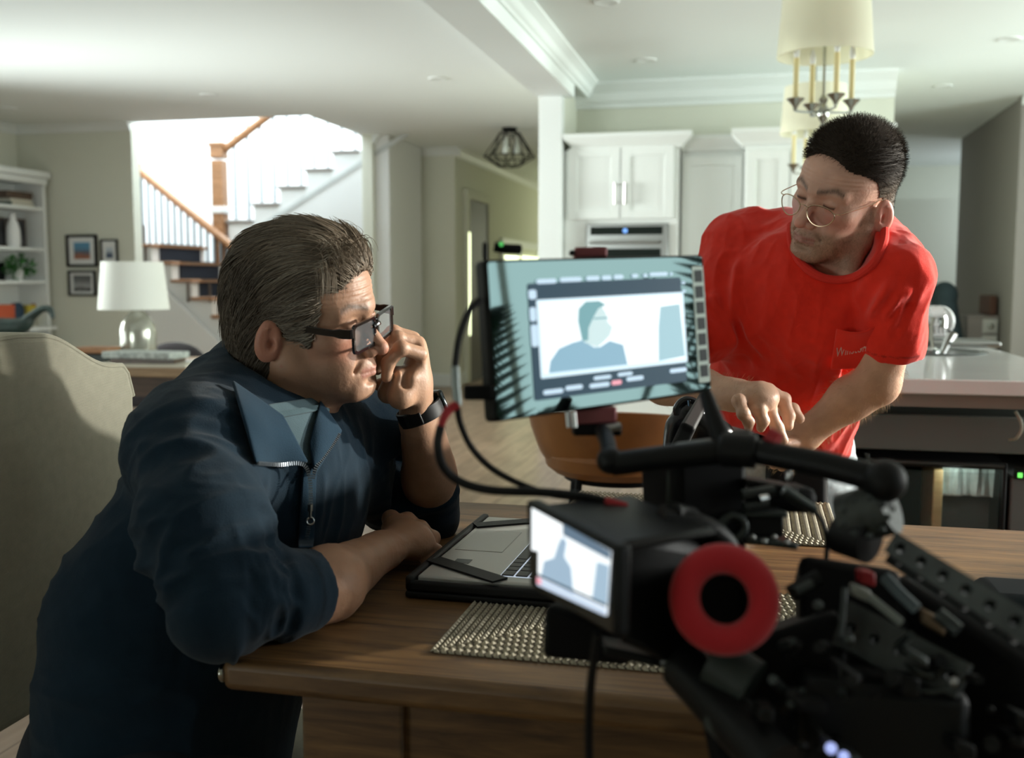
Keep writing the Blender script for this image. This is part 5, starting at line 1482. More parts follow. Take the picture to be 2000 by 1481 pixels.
Vh, Fh = sdf_mesh(hv, .0030); Vh = relax(Vh, Fh, 2)
Fh = Fh[(sdf_eval(head_prims(), Vh) > .0009)[Fh].all(1)]
def flow1(P):
    """direction the hair lies, head-local"""
    x, y, z = P[:, 0], P[:, 1], P[:, 2]
    d = np.stack([np.sign(x)*.25*sm(y, -.02, .08), -np.ones(len(P)), .55*sm(y, .02, .09) - 1.3*sm(-y, -.02, .09) - .45*sm(np.abs(x), .04, .07)], 1)
    d[:, 0] += .35*np.sin(x*60+1)*.3
    return d/vlen(d)[:, None]
grain = .5+.5*np.sin((Vh @ np.array([420., 60, 130])) + 6*fbm(Vh*18, 2, 3))
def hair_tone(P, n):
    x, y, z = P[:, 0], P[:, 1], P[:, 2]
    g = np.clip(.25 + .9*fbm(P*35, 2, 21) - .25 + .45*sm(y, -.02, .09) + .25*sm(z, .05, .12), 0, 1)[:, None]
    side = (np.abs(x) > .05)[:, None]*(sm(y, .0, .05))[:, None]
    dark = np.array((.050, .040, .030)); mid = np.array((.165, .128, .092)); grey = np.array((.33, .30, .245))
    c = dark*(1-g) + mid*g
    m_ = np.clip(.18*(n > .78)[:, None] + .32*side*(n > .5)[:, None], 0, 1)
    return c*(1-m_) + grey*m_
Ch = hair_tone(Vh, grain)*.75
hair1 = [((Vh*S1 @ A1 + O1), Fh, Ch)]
# strands
r_ = np.random.default_rng(5)
idx = r_.choice(np.unique(Fh), 9000, replace=True)
P = Vh[idx] + r_.normal(0, .0012, (len(idx), 3)); Nn = grad(hv, P)
clump = np.floor(P*42); cj = (hash3(clump.astype(np.int64), 3)-.5)
K = 11; paths = np.zeros((len(P), K, 3)); L_ = r_.uniform(.035, .078, len(P)); lift = r_.uniform(0.0005, .0060, len(P)) + .005*(hash3(clump.astype(np.int64), 8) > .8)
jit = r_.normal(0, .10, (len(P), 3)) + cj[:, None]*np.array([.9, .2, .5])
cur = P.copy()
for k_ in range(K):
    paths[:, k_] = cur
    d = flow1(cur) + jit*(.6+.8*k_/K) + .35*np.stack([fbm(cur*30, 1, 31)-.5, 0*cur[:, 0], fbm(cur*30, 1, 33)-.5], 1)
    g = grad(hv, cur); d = d - g*(d*g).sum(-1, keepdims=True); d /= np.maximum(vlen(d), 1e-6)[:, None]
    cur = cur + d*(L_/K)[:, None]
    dd = sdf_eval(hv, cur); tgt = lift*(.25+.75*(k_+1)/K)
    g = grad(hv, cur); cur = cur + g*np.clip(tgt-dd, -.006, .006)[:, None]
# drop strands hanging over the face
keep = ~((paths[:, -1, 1] > .095) | ((paths[:, :, 2] < -.035).any(1) & (paths[:, :, 1] > .02).any(1)))
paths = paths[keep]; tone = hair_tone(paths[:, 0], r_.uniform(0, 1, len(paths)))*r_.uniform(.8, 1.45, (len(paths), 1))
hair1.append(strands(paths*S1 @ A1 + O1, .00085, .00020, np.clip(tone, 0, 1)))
# loose front locks falling at the temple and curling up at the crown
lk = []
for i in range(420):
    x0_ = r_.uniform(-.035, .060); s0_ = np.array([x0_, .058+r_.normal(0, .006), .098+r_.normal(0, .006)])
    typ = r_.uniform()
    if typ < .40: ctrl = [s0_, s0_+[.004, .020, .012], s0_+[.012, .034, .002], s0_+[.016+r_.normal(0, .004), .036, -.020+r_.normal(0, .006)]]
    elif typ < .75: ctrl = [s0_+[.02, 0, -.01], s0_+[.030, .016, -.006], s0_+[.036, .020, -.030], s0_+[.030, .012, -.062+r_.normal(0, .01)]]
    else: ctrl = [s0_, s0_+[0, .012, .016], s0_+[0, -.006, .026], s0_+[0, -.032, .020+r_.normal(0, .005)]]
    c_ = np.array([tuple(v) for v in catmull([Vector(v) for v in ctrl], 4)])[:K]; c_ = c_ + r_.normal(0, .0012, 3)
    lk.append(c_[:11] if len(c_) >= 11 else np.vstack([c_, np.repeat(c_[-1:], 11-len(c_), 0)]))
lk = np.array(lk); hair1.append(strands(lk*S1 @ A1 + O1, .00060, .00012, np.clip(hair_tone(lk[:, 0], r_.uniform(0, 1, len(lk)))*r_.uniform(.9, 1.5, (len(lk), 1)), 0, 1)))
Vm, Fm, Cm = merge(hair1)
np_obj('hair', Vm, Fm, HAIR, per1, Cm)

# ---- glasses: thick black rectangular frame
def to_world_head(A, O, S, p): return Vector(RWn @ (np.asarray(p)*S @ A + O)) + Vector((0, 0, H))
def rect_loop(cx, cz, w, h, rc, n=8):
    pts = []
    for (sx, sz, a0) in ((1, 1, 0), (-1, 1, 90), (-1, -1, 180), (1, -1, 270)):
        for i in range(n+1):
            a = math.radians(a0 + 90*i/n); pts.append((cx + sx*(w-rc) + rc*math.cos(a), cz + sz*(h-rc) + rc*math.sin(a)))
    return pts
frm = mat('black_acetate', (.008, .007, .007), rough=.12, spec=.6, coat=.5)
lens_m = mat('spectacle_lens', (.25, .28, .30), rough=.01, alpha=.13)
g1 = bpy.data.objects.new('glasses', None); COL.objects.link(g1); g1.parent = per1; g1.location = to_world_head(A1, O1, S1, (0, .11, 0)) - per1.location
yl = .108
hw_, hh_ = .0265, .0175
def wy(x): return yl - .0045*(abs(x)/.06)**2
q = MB()
zc_ = -.013; tilt = .10
H1 = lambda x, y, z: to_world_head(A1, O1, S1, (x, y - (z)*(-tilt)*0, z))
for s in (-1, 1):
    lp_ = rect_loop(s*.034, zc_, hw_, hh_, .006)
    n = len(lp_); vs = []
    for (x, z) in lp_:
        cx_, cz_ = s*.034, zc_; ox, oz = x-cx_, z-cz_
        for (sc_, dy) in ((1.0, -.0018), (1.0, .0018), (1.0+.0046/max(abs(ox), abs(oz), .01)*1.0, .0020), (1.0+.0046/max(abs(ox), abs(oz), .01), -.0020)):
            vs.append(H1(cx_+ox*sc_, wy(x)+dy, cz_+oz*sc_))
    fs = [(i*4+j, ((i+1) % n)*4+j, ((i+1) % n)*4+(j+1) % 4, i*4+(j+1) % 4) for i in range(n) for j in range(4)]
    q.add(vs, fs)
q.tube([H1(-.0095, yl+.001, zc_+.007), H1(0, yl+.004, zc_+.010), H1(.0095, yl+.001, zc_+.007)], .0030, smooth=4)
q.build('front_frame', frm, g1)
for s in (-1, 1):
    pts = [H1(s*.062, wy(.062), zc_+.011), H1(s*.072, yl-.008, zc_+.011), H1(s*.0765, yl-.045, zc_+.013), H1(s*.079, .020, zc_+.018), H1(s*.080, -.006, zc_+.020), H1(s*.080, -.030, -.012)]
    Q_ = catmull(pts, 5); vs = []; fs = []
    upv = H1(0, 0, 1) - H1(0, 0, 0); upv.normalize()
    for i, p in enumerate(Q_):
        t_ = (Q_[min(i+1, len(Q_)-1)]-Q_[max(i-1, 0)]).normalized(); sd = t_.cross(upv).normalized(); u2 = sd.cross(t_)
        hh2 = .0062 if i < 8 else .0045
        for a, b in ((-1, -1), (1, -1), (1, 1), (-1, 1)): vs.append(p + sd*.0016*a + u2*hh2*b)
    for i in range(len(Q_)-1):
        for j in range(4): fs.append((i*4+j, i*4+(j+1) % 4, (i+1)*4+(j+1) % 4, (i+1)*4+j))
    fs += [(0, 1, 2, 3), tuple((len(Q_)-1)*4+j for j in (3, 2, 1, 0))]
    MB().add(vs, fs).build('temple_arm', frm, g1, bevel=.0007)
    lp_ = rect_loop(s*.034, zc_, hw_+.001, hh_+.001, .006)
    vs = [H1(x, wy(x)-.0006, z) for x, z in lp_] + [H1(x, wy(x)+.0006, z) for x, z in lp_]; n = len(lp_)
    MB().add(vs, [tuple(range(n)), tuple(range(2*n-1, n-1, -1))] + [(i, (i+1) % n, n+(i+1) % n, n+i) for i in range(n)]).build('lens', lens_m, g1)

# ---- smart watch on the far wrist, ring
wa = c3(821, 806, 1.462); wd = np.array([-.36, -.22, .90])
toW = lambda p: Vector(RWn @ np.asarray(p)) + Vector((0, 0, H))
axw = (RW @ Vector(wd)).normalized()
wt = bpy.data.objects.new('wristwatch', None); COL.objects.link(wt); wt.parent = per1; wt.location = toW(wa) - per1.location
MB().lathe([(.0310, -.011), (.0335, -.010), (.0340, 0), (.0335, .010), (.0310, .011)], tuple(toW(wa)), axis=tuple(axw), n=40, closed=True).build('strap', M['rubber'], wt)
side = (RW @ Vector((.80, .55, -.1))); side = (side - axw*side.dot(axw)).normalized()
fm_ = frame(toW(wa) + side*.034, side, z=axw)
MB().cbox((0, 0, 0), (.010, .033, .038), fm_).build('watch_case', M['blackglass'], wt, bevel=.004, seg=3)
s2 = (RW @ Vector((-.3, -.95, 0))); s2 = (s2 - axw*s2.dot(axw)).normalized()
MB().cbox((0, 0, 0), (.004, .026, .019), frame(toW(wa) + s2*.0335, s2, z=axw)).build('buckle', M['black'], wt, bevel=.002)
MB().torus(toW(c3(770, 665, 1.416)), .0108, .0014, axis=tuple(RW @ Vector((.9, .1, .35))), n=28, m2=8).build('ring', M['steel'], per1)

# ================================================================== PERSON IN RED (leaning over the table)
KB = 1.06
def cfb(px, py, d): return cf(px, py, d*KB)
c3b = cfb
A2 = np.array([[-.5977, .6834, .4193], [-.7970, -.5633, -.2180], [.0872, -.4644, .8813]])
S2 = 0.9217
O2 = np.array([.5841, 1.8021, .3247])
per2 = thing('person', 'standing person in a red pocket t-shirt and thin wire glasses leaning over the table', 'person', (at(1560, 950, 2.05).x, at(1560, 950, 2.05).y, 0))
hp = head_prims(jaw=1.0, nose=1.02)
nb = loc(A2, O2, cfb(1660, 520, 1.80))/S2
U(hp, Cone(np.array([0, -.030, -.040]), nb, .058, .068), .03)
U(hp, Cone([0, .018, -.085], loc(A2, O2, cfb(1620, 545, 1.76))/S2, .032, .045), .035)
U(hp, Cone([-.045, -.02, -.05], loc(A2, O2, cfb(1655, 540, 1.70))/S2, .017, .017), .03)
V, F = sdf_mesh(hp, .0021, lo=np.array([-.12, -.17, -.24]), hi=np.array([.12, .135, .15])); V = relax(V, F, 1); n_ = vnormals(V, F)
wr = .0006*np.sin(V[:, 2]*800+V[:, 0]*20)*np.exp(-((V[:, 2]-.046)/.016)**2)*(V[:, 1] > .05) + .0010*(fbm(V*80, 3, 2)-.5)
V2 = V + n_*wr[:, None]
BASE2 = (.62, .36, .265)
C2 = head_color(V, BASE2, (.40, .17, .14), (.045, .028, .018), stubble=((.24, .155, .10), .62), brow_w=1.15)
head2 = (V2*S2 @ A2 + O2, F, C2)
# his right arm and pointing hand
l = []
el2 = cfb(1300, 745, 1.76); w3 = cfb(1432, 772, 1.64)
U(l, Cone(el2, cfb(1370, 762, 1.70), .040, .036)); U(l, Cone(cfb(1370, 762, 1.70), w3, .036, .027), .02)
U(l, Cone(cfb(1330, 660, 1.80), el2, .045, .040), .02)
U(l, Cone(w3, cfb(1482, 775, 1.60), .0275, .034, n=(0, -.5, 1), sq=.75), .018)
fs_ = [([cfb(1500, 764, 1.635), cfb(1530, 781, 1.640), cfb(1540, 812, 1.635), cfb(1540, 832, 1.630)], .0118),      # index, farthest
       ([cfb(1482, 764, 1.612), cfb(1502, 800, 1.600), cfb(1518, 836, 1.600), cfb(1530, 860, 1.603)], .0116),      # middle, pointing down
       ([cfb(1463, 772, 1.590), cfb(1482, 800, 1.578), cfb(1490, 822, 1.580), cfb(1486, 836, 1.588)], .0110),
       ([cfb(1443, 783, 1.575), cfb(1452, 808, 1.565), cfb(1462, 824, 1.570), cfb(1462, 836, 1.580)], .0100)]
for pts, r in fs_:
    finger(l, [cfb(1462, 778, 1.605)*.25 + np.array(pts[0])*.75] + pts, [r*.95, r*1.08, r*1.02, r*.9, r*.74], .005)
finger(l, [cfb(1478, 785, 1.645), cfb(1520, 798, 1.665), cfb(1548, 800, 1.665), cfb(1562, 818, 1.660)], [.015, .012, .0112, .009])   # thumb
Va, Fa = sdf_mesh(l, .0022); Va = relax(Va, Fa, 1); nv = vnormals(Va, Fa); Va = Va + nv*(.0009*(ridged(Va*50, 2, 3)-.6))[:, None]
ra = (Va, Fa, skin_col(Va, (.60, .37, .26)))
# his left arm going down and back
l = []
el3 = cfb(1712, 748, 1.72); w4 = cfb(1572, 850, 1.76)
U(l, Cone(cfb(1750, 600, 1.68), el3, .046, .038)); U(l, Cone(el3, cfb(1662, 778, 1.735), .038, .037), .02); U(l, Cone(cfb(1662, 778, 1.735), w4, .037, .025), .02)
hd = cfb(1545, 872, 1.775); U(l, Cone(w4, hd, .026, .031, n=(.3, -.6, .3), sq=.7), .02)
for i, (x, y, d_) in enumerate(((1500, 900, 1.79), (1512, 908, 1.77), (1527, 912, 1.755), (1545, 912, 1.745))):
    finger(l, [hd, cfb((1542+x)/2-3, (878+y)/2-2, d_-.015), cfb(x, y, d_)], [.014, .0115, .009], .005)
finger(l, [cfb(1558, 864, 1.75), cfb(1530, 868, 1.73), cfb(1512, 880, 1.725)], [.014, .012, .009])
Vb, Fb = sdf_mesh(l, .0028); Vb = relax(Vb, Fb, 1)
la = (Vb, Fb, skin_col(Vb, (.58, .35, .24)))
Vm, Fm, Cm = merge([head2, ra, la]); np_obj('body', Vm, Fm, SKIN, per2, Cm)
# fine golden hair on the forearms and stubble
def fuzz(V_, F_, n, L0, L1, r0, col, sel, bend, seed):
    g_ = np.random.default_rng(seed); nn = vnormals(V_, F_); ix = np.nonzero(sel(V_))[0]; ix = g_.choice(ix, n)
    d = nn[ix] + g_.normal(0, .35, (n, 3)) + np.array(bend); d /= vlen(d)[:, None]; L_ = g_.uniform(L0, L1, n)[:, None]
    p0 = V_[ix]; p = np.stack([p0, p0+d*L_*.5, p0+d*L_+np.array(bend)*L_*.35], 1)
    return strands(p, r0, r0*.3, np.ones((n, 3))*np.array(col)*g_.uniform(.6, 1.3, (n, 1)))
fz = merge([fuzz(Va, Fa, 900, .006, .011, .00013, (.50, .33, .17), lambda v: (v[:, 0] < cfb(1470, 0, 1.62)[0]), (.5, 0, .2), 3),
            fuzz(Vb, Fb, 1300, .007, .013, .00014, (.50, .33, .17), lambda v: v[:, 2] < cfb(0, 720, 1.72)[2], (-.3, 0, -.4), 4)])
np_obj('arm_hair', fz[0], fz[1], HAIR, per2, fz[2])
stb = lambda v: (v[:, 2] < -.058)*(v[:, 2] > -.122)*(v[:, 1] > -.005) + (v[:, 2] < -.01)*(v[:, 2] > -.07)*(np.abs(v[:, 1]-.012) < .012)*(np.abs(v[:, 0]) > .05) > 0
sb = fuzz(V, F, 4000, .0018, .0036, .00013, (.20, .13, .07), stb, (0, .1, -.5), 6)
np_obj('stubble', sb[0]*S2 @ A2 + O2, sb[1], HAIR, per2, sb[2])

# t-shirt
s2x = np.array([.86, -.47, -.14]); s2x /= np.linalg.norm(s2x); t2 = np.array([-.42, -.80, -.30])
rs = []
ch_ = c3b(1590, 600, 1.80); be = c3b(1520, 800, 1.97)
U(rs, Cone(ch_, be, .162, .142, n=t2, sq=.66), .05)
U(rs, Cone(be, c3b(1530, 850, 2.03), .142, .150, n=t2, sq=.70), .04)
U(rs, Cone(c3b(1640, 490, 1.82), c3b(1456, 470, 1.92), .070, .070), .05)       # his right shoulder line
U(rs, Cone(c3b(1690, 470, 1.80), c3b(1750, 540, 1.67), .070, .062), .05)
U(rs, Ell(c3b(1600, 560, 1.88), (.125, .12, .125)), .06)                        # upper back
# sleeves
U(rs, Cone(c3b(1442, 495, 1.90), c3b(1375, 650, 1.85), .072, .066), .04)
U(rs, Cone(c3b(1752, 548, 1.66), c3b(1748, 640, 1.69), .060, .056), .025); U(rs, Cone(c3b(1748, 640, 1.69), c3b(1748, 672, 1.70), .056, .058), .02)
rs0 = list(rs)
D(rs, Half(c3b(1744, 700, 1.76), -(c3b(1752, 600, 1.70)-c3b(1742, 706, 1.765))), 0) if False else None
sl_a, sl_b = c3b(1752, 590, 1.67), c3b(1738, 720, 1.72); sdir = (sl_b-sl_a)/np.linalg.norm(sl_b-sl_a)
endcut(rs, c3b(1747, 682, 1.703), sl_a, .012, .085, depth=.06)
D(rs, Half(c3b(1530, 868, 1.95), (.30, 0, 1.0)), .012)
D(rs, Cone(c3b(1636, 482, 1.75), c3b(1636, 455, 1.63), .052, .072), .006)
Vr, Fr = sdf_mesh(rs, .0042, pad=.02); Vr = relax(Vr, Fr, 2); N_ = vnormals(Vr, Fr)
disp = np.zeros(len(Vr))
# drapes hanging from each shoulder and pulled toward the armpits
def drape(P, a, b, w, amp, prof=1):
    t, d, L_ = along(P, c3b(*a), c3b(*b)); return 1.5*amp*np.exp(-(d/w)**2)*sm(t, -.05, .15)*sm(1.1-t, 0, .3)
for a, b, w, am in (((1430, 590, 1.78), (1500, 700, 1.80), .010, .009), ((1385, 560, 1.80), (1445, 700, 1.80), .009, .008), ((1440, 500, 1.80), (1425, 690, 1.78), .012, .007),
                    ((1700, 520, 1.62), (1600, 700, 1.75), .014, .007), ((1745, 545, 1.60), (1660, 680, 1.70), .010, .009), ((1765, 560, 1.60), (1690, 690, 1.70), .009, .009),
                    ((1640, 575, 1.68), (1560, 760, 1.85), .016, .006), ((1790, 590, 1.61), (1700, 650, 1.68), .008, -.007), ((1560, 540, 1.72), (1500, 800, 1.85), .018, .006),
                    ((1420, 640, 1.78), (1470, 850, 1.88), .014, .007), ((1690, 640, 1.70), (1600, 860, 1.92), .012, .008), ((1450, 470, 1.85), (1540, 450, 1.78), .010, -.004),
                    ((1780, 560, 1.60), (1740, 640, 1.64), .006, .006), ((1775, 575, 1.60), (1720, 650, 1.66), .006, -.006)):
    disp += drape(Vr, a, b, w, am)
disp += .0150*(ridged(Vr @ np.array([[1, .2, .35], [0, .6, 0], [-.25, 0, .35]])*15, 2, 17)-.62)
disp += .006*(ridged(Vr*np.array([20, 20, 9]), 2, 19)-.6) + .0005*(fbm(Vr*120, 2, 6)-.5)
pxs = 1000+2000*Vr[:, 0]/Vr[:, 1]; pys = 740.5-2000*Vr[:, 2]/Vr[:, 1]
disp *= 1-.93*sm(pxs, 1595, 1622)*sm(1740-pxs, 0, 25)*sm(745-pys, 0, 25)*sm(pys, 600, 630)
disp *= 1-.7*np.exp(-((np.hypot(pxs-1636, pys-455)-90)/25)**2)
Vr = Vr + N_*disp[:, None]
Cr = cloth_col(Vr, (.78, .030, .014), .16)
# hem stitching on the sleeve
hd_ = (Vr - c3b(1748, 680, 1.70)) @ sdir - .012
seam = np.exp(-((hd_+.016)/.0012)**2)*(np.abs(Vr[:, 0]-c3b(1745, 700, 1.76)[0]) < .10)
Cr *= (1-.45*seam)[:, None]
np_obj('t_shirt', Vr, Fr, CLOTH_R, per2, Cr)
# ribbed neckband following the neck hole
nkc = np.array([1628, 478]); pts = []
NB = [(1636+92*math.cos(a), 455+92*math.sin(a)) for a in np.linspace(-.35, 3.3, 14)]
dn_ = catmull([Vector((x, y, 0)) for x, y in NB], 6); px_ = np.array([v.x for v in dn_]); py_ = np.array([v.y for v in dn_])
dd = hit(rs0, px_, py_) - .002
P_ = np.stack([(px_-1000)/FPX*dd, dd, -(py_-740.5)/FPX*dd], -1) @ RWn.T + np.array([0, 0, H])
MB().tube([Vector(p) for p in P_], .0075, n=10).build('neckband', mat('red_rib', (.68, .028, .016), rough=.92, bump=(500, .5)), per2)
# chest pocket with its printed word
gx, gy = np.meshgrid(np.linspace(1626, 1700, 12), np.linspace(642, 718, 12)); gd = hit(rs0, gx.ravel(), gy.ravel())
Ag = np.stack([np.ones(144), gx.ravel(), gy.ravel()], 1); cf_ = np.linalg.lstsq(Ag[gd > np.percentile(gd, 20)], gd[gd > np.percentile(gd, 20)], rcond=None)[0]
res = Ag @ cf_ - gd; cf_[0] -= float(np.clip(np.percentile(res, 85), 0, .012)) + .004
pdepth = lambda x, y: cf_[0] + cf_[1]*x + cf_[2]*y
def pplane(x, y, off): d = pdepth(x, y) - off; return np.stack([(x-1000)/FPX*d, d, -(y-740.5)/FPX*d], -1)
pk = np.array([(1634, 640), (1712, 634), (1702, 718), (1622, 722)], float)
uu, vv = np.meshgrid(np.linspace(0, 1, 14), np.linspace(0, 1, 14), indexing='ij')
Qx = (pk[0, 0]*(1-uu)+pk[1, 0]*uu)*(1-vv)+(pk[3, 0]*(1-uu)+pk[2, 0]*uu)*vv; Qy = (pk[0, 1]*(1-uu)+pk[1, 1]*uu)*(1-vv)+(pk[3, 1]*(1-uu)+pk[2, 1]*uu)*vv
V_ = pplane(Qx.ravel(), Qy.ravel(), 0); F_ = np.array([(i*14+j, (i+1)*14+j, (i+1)*14+j+1, i*14+j+1) for i in range(13) for j in range(13)])
Cp = cloth_col(V_, (.78, .030, .014), .16)
u_ = np.repeat(np.linspace(0, 1, 14), 14); v_ = np.tile(np.linspace(0, 1, 14), 14)
V_[:, 2] -= .010*np.sin(np.pi*u_)*(1-v_)**3; V_[:, 1] -= .006*np.sin(np.pi*u_)*(1-v_)**2
pko = np_obj('chest_pocket', V_, F_, CLOTH_R, per2, Cp); m_ = pko.modifiers.new('t', 'SOLIDIFY'); m_.thickness = .0025
m_ = pko.modifiers.new('s', 'SUBSURF'); m_.levels = 1; m_.render_levels = 1
tc_ = bpy.data.curves.new('word', 'FONT'); tc_.body = 'Winston'; tc_.size = 1.0; tc_.extrude = 0.0; tc_.shear = .25; tc_.resolution_u = 3
to_ = bpy.data.objects.new('word', tc_); COL.objects.link(to_); bpy.context.view_layer.update()
dg = bpy.context.evaluated_depsgraph_get(); tme = bpy.data.meshes.new_from_object(to_.evaluated_get(dg)); bpy.data.objects.remove(to_)
bm = bmesh.new(); bm.from_mesh(tme); bmesh.ops.triangulate(bm, faces=bm.faces); bmesh.ops.subdivide_edges(bm, edges=[e for e in bm.edges if e.calc_length() > .2], cuts=2); bmesh.ops.triangulate(bm, faces=bm.faces)
tv = np.array([tuple(v.co) for v in bm.verts]); tf = [tuple(v.index for v in f.verts) for f in bm.faces]; bm.free()
x0_, x1_ = tv[:, 0].min(), tv[:, 0].max()
su = (tv[:, 0]-x0_)/(x1_-x0_); sv = tv[:, 1]
PX = 1634 + su*58 + 0*sv; PY = 697 - su*11 - sv*25
P_ = pplane(PX, PY, .0045)
ml = mat('faded_pink_print', (.66, .36, .33), rough=.9)
np_obj('printed_word', P_, np.array(tf), ml, pko)
# small bird-like mark above the word
bd = np.array([(1672, 677), (1678, 672), (1681, 664), (1685, 671), (1692, 667), (1688, 675), (1693, 681), (1685, 680), (1681, 686), (1679, 680)], float)
P_ = pplane(bd[:, 0], bd[:, 1], .0048)
np_obj('printed_mark', P_, np.array([tuple(range(len(bd)))]), ml, pko)

# jeans, belt, black pouch
jn = []
U(jn, Cone(c3b(1530, 880, 2.05), c3b(1535, 960, 2.08), .150, .155, n=(.1, -.9, -.1), sq=.72), .03)
U(jn, Cone(c3b(1450, 960, 2.06), c3b(1455, 1300, 2.10), .085, .065), .03); U(jn, Cone(c3b(1598, 950, 2.08), c3b(1610, 1310, 2.14), .082, .065), .03)
U(jn, Cone(c3b(1455, 1300, 2.10), cf(1460, 1640, 2.14), .062, .050), .02); U(jn, Cone(c3b(1610, 1310, 2.14), cf(1618, 1618, 2.2), .062, .050), .02)
Vj, Fj = sdf_mesh(jn, .006); Vj = relax(Vj, Fj, 1); N_ = vnormals(Vj, Fj)
Vj = Vj + N_*(.007*(ridged(Vj*np.array([8, 8, 26]), 2, 5)-.6))[:, None]
Cj = cloth_col(Vj, (.50, .58, .62), .3)
np_obj('jeans', Vj, Fj, fabric('light_denim', (.4, .5, .55), scale=2500, attr='Col'), per2, Cj)
sh = []
for x, d_ in ((1460, 2.14), (1618, 2.2)): U(sh, Cone(cf(x, 1612, d_), cf(x-50, 1650, d_-.12), .05, .04), .02)
Vt, Ft = sdf_mesh(sh, .008); np_obj('shoes', Vt, Ft, M['rubber'], per2)
po = []
U(po, Box(c3b(1556, 935, 1.955), (.062, .022, .085), r=.02), .01)
U(po, Cone(c3b(1470, 862, 1.93), c3b(1640, 850, 1.96), .016, .016, n=(0, -1, 0), sq=.4), .008)
Vt, Ft = sdf_mesh(po, .004); Vt = relax(Vt, Ft, 1); np_obj('waist_pouch', Vt, Ft, M['blackmatte'], per2)

# short-cropped hair: volume + dense stubble-length strands
hv = []
U(hv, Ell((0, -.013, .045), (.0795, .1035, .0865)), .01)
U(hv, Ell((0, .030, .070), (.062, .055, .054)), .02)
U(hv, Ell((0, -.010, .075), (.074, .090, .068)), .02)
U(hv, Ell((0, -.055, -.02), (.068, .055, .06)), .02)
D(hv, Ell((0, .112, .010), (.080, .062, .084)), .008)
D(hv, Ell((0, .085, -.075), (.10, .100, .075)), .008)
for s in (-1, 1):
    D(hv, Ell((s*.088, -.010, -.022), (.024, .026, .040)), .005)
D(hv, Ell((0, -.02, -.13), (.12, .12, .075)), .01)
Vh, Fh = sdf_mesh(hv, .0028); Vh = relax(Vh, Fh, 1)
Fh = Fh[(sdf_eval(head_prims(), Vh) > .0009)[Fh].all(1)]
def buzz_col(P, g_):
    side = sm(np.abs(P[:, 0]), .05, .075)*sm(.06-P[:, 2], 0, .06)
    base = np.array((.040, .029, .021)); lite = np.array((.24, .20, .15))
    w = np.clip(side*.8*(g_ > .35) + .10*(g_ > .85), 0, 1)[:, None]; return base*(1-w)+lite*w
g_ = np.random.default_rng(9)
ch2 = buzz_col(Vh, fbm(Vh*250, 2, 3))*.8
ix = g_.choice(np.unique(Fh), 15000); nn = vnormals(Vh, Fh)[ix]; n = len(ix)
P0 = Vh[ix] + g_.normal(0, .001, (n, 3)) - nn*.002
topf = sm(P0[:, 2], .0, .10); d = nn + g_.normal(0, .22, (n, 3)) + np.array([0, .15, -.25])*(1-topf[:, None]) + np.array([0, .35, .1])*topf[:, None]; d /= vlen(d)[:, None]
L_ = (.004 + .008*topf)*g_.uniform(.7, 1.25, n); pths = np.stack([P0, P0+d*(L_*.5)[:, None], P0+d*L_[:, None]], 1)
st_ = strands(pths, .00030, .00012, buzz_col(P0, g_.uniform(0, 1, n))*g_.uniform(.7, 1.6, (n, 1)))
hm = merge([(Vh*S2 @ A2 + O2, Fh, ch2), (st_[0]*S2 @ A2 + O2, st_[1], st_[2])])
np_obj('hair', hm[0], hm[1], mat('cropped_hair', (.1, .08, .06), rough=.75, attr='Col', spec=.15), per2, hm[2])

# wire glasses
wire = mat('gold_wire', (.55, .42, .28), rough=.2, metal=1.0)
g2 = bpy.data.objects.new('glasses', None); COL.objects.link(g2); g2.parent = per2
H2 = lambda x, y, z: to_world_head(A2, O2, S2, (x, y, z))
g2.location = H2(0, .11, 0) - per2.location
yg = .117; zg = -.016
def lens_loop(s, grow=0):
    pts = []
    for i in range(40):
        a = 2*math.pi*i/40; r = 1.0
        x = .0262*math.cos(a); z = .0215*math.sin(a)
        if z > 0: z *= .72
        x *= 1 + .10*math.sin(a)*1.0
        k_ = 1 + grow
        pts.append((s*.0345 + s*x*k_, z*k_ + zg + .002))
    return pts
wyy = lambda x: yg - .010*(abs(x)/.055)**2
for s in (-1, 1):
    lp_ = lens_loop(s); P_ = [H2(x, wyy(x), z) for x, z in lp_]
    MB().tube(P_ + [P_[0], P_[1]], .0010, n=6).build('rim', wire, g2)
    n = len(lp_); vs = [H2(x, wyy(x)-.0005, z) for x, z in lp_] + [H2(x, wyy(x)+.0005, z) for x, z in lp_]
    MB().add(vs, [tuple(range(n)), tuple(range(2*n-1, n-1, -1))] + [(i, (i+1) % n, n+(i+1) % n, n+i) for i in range(n)]).build('lens', mat('rose_lens', (.45, .16, .14), rough=.01, alpha=.10), g2)
    MB().tube([H2(s*.059, wyy(.059)-.001, zg+.010), H2(s*.068, yg-.016, zg+.011), H2(s*.072, yg-.03, zg+.014), H2(s*.0775, .03, zg+.022), H2(s*.079, .0, zg+.030), H2(s*.080, -.018, zg+.020)], .0009, n=6, smooth=4).build('temple_arm', wire, g2)
MB().tube([H2(-.0095, yg-.001, zg+.008), H2(-.004, yg+.003, zg+.011), H2(.004, yg+.003, zg+.011), H2(.0095, yg-.001, zg+.008)], .0008, n=6, smooth=4).build('bridge', wire, g2)
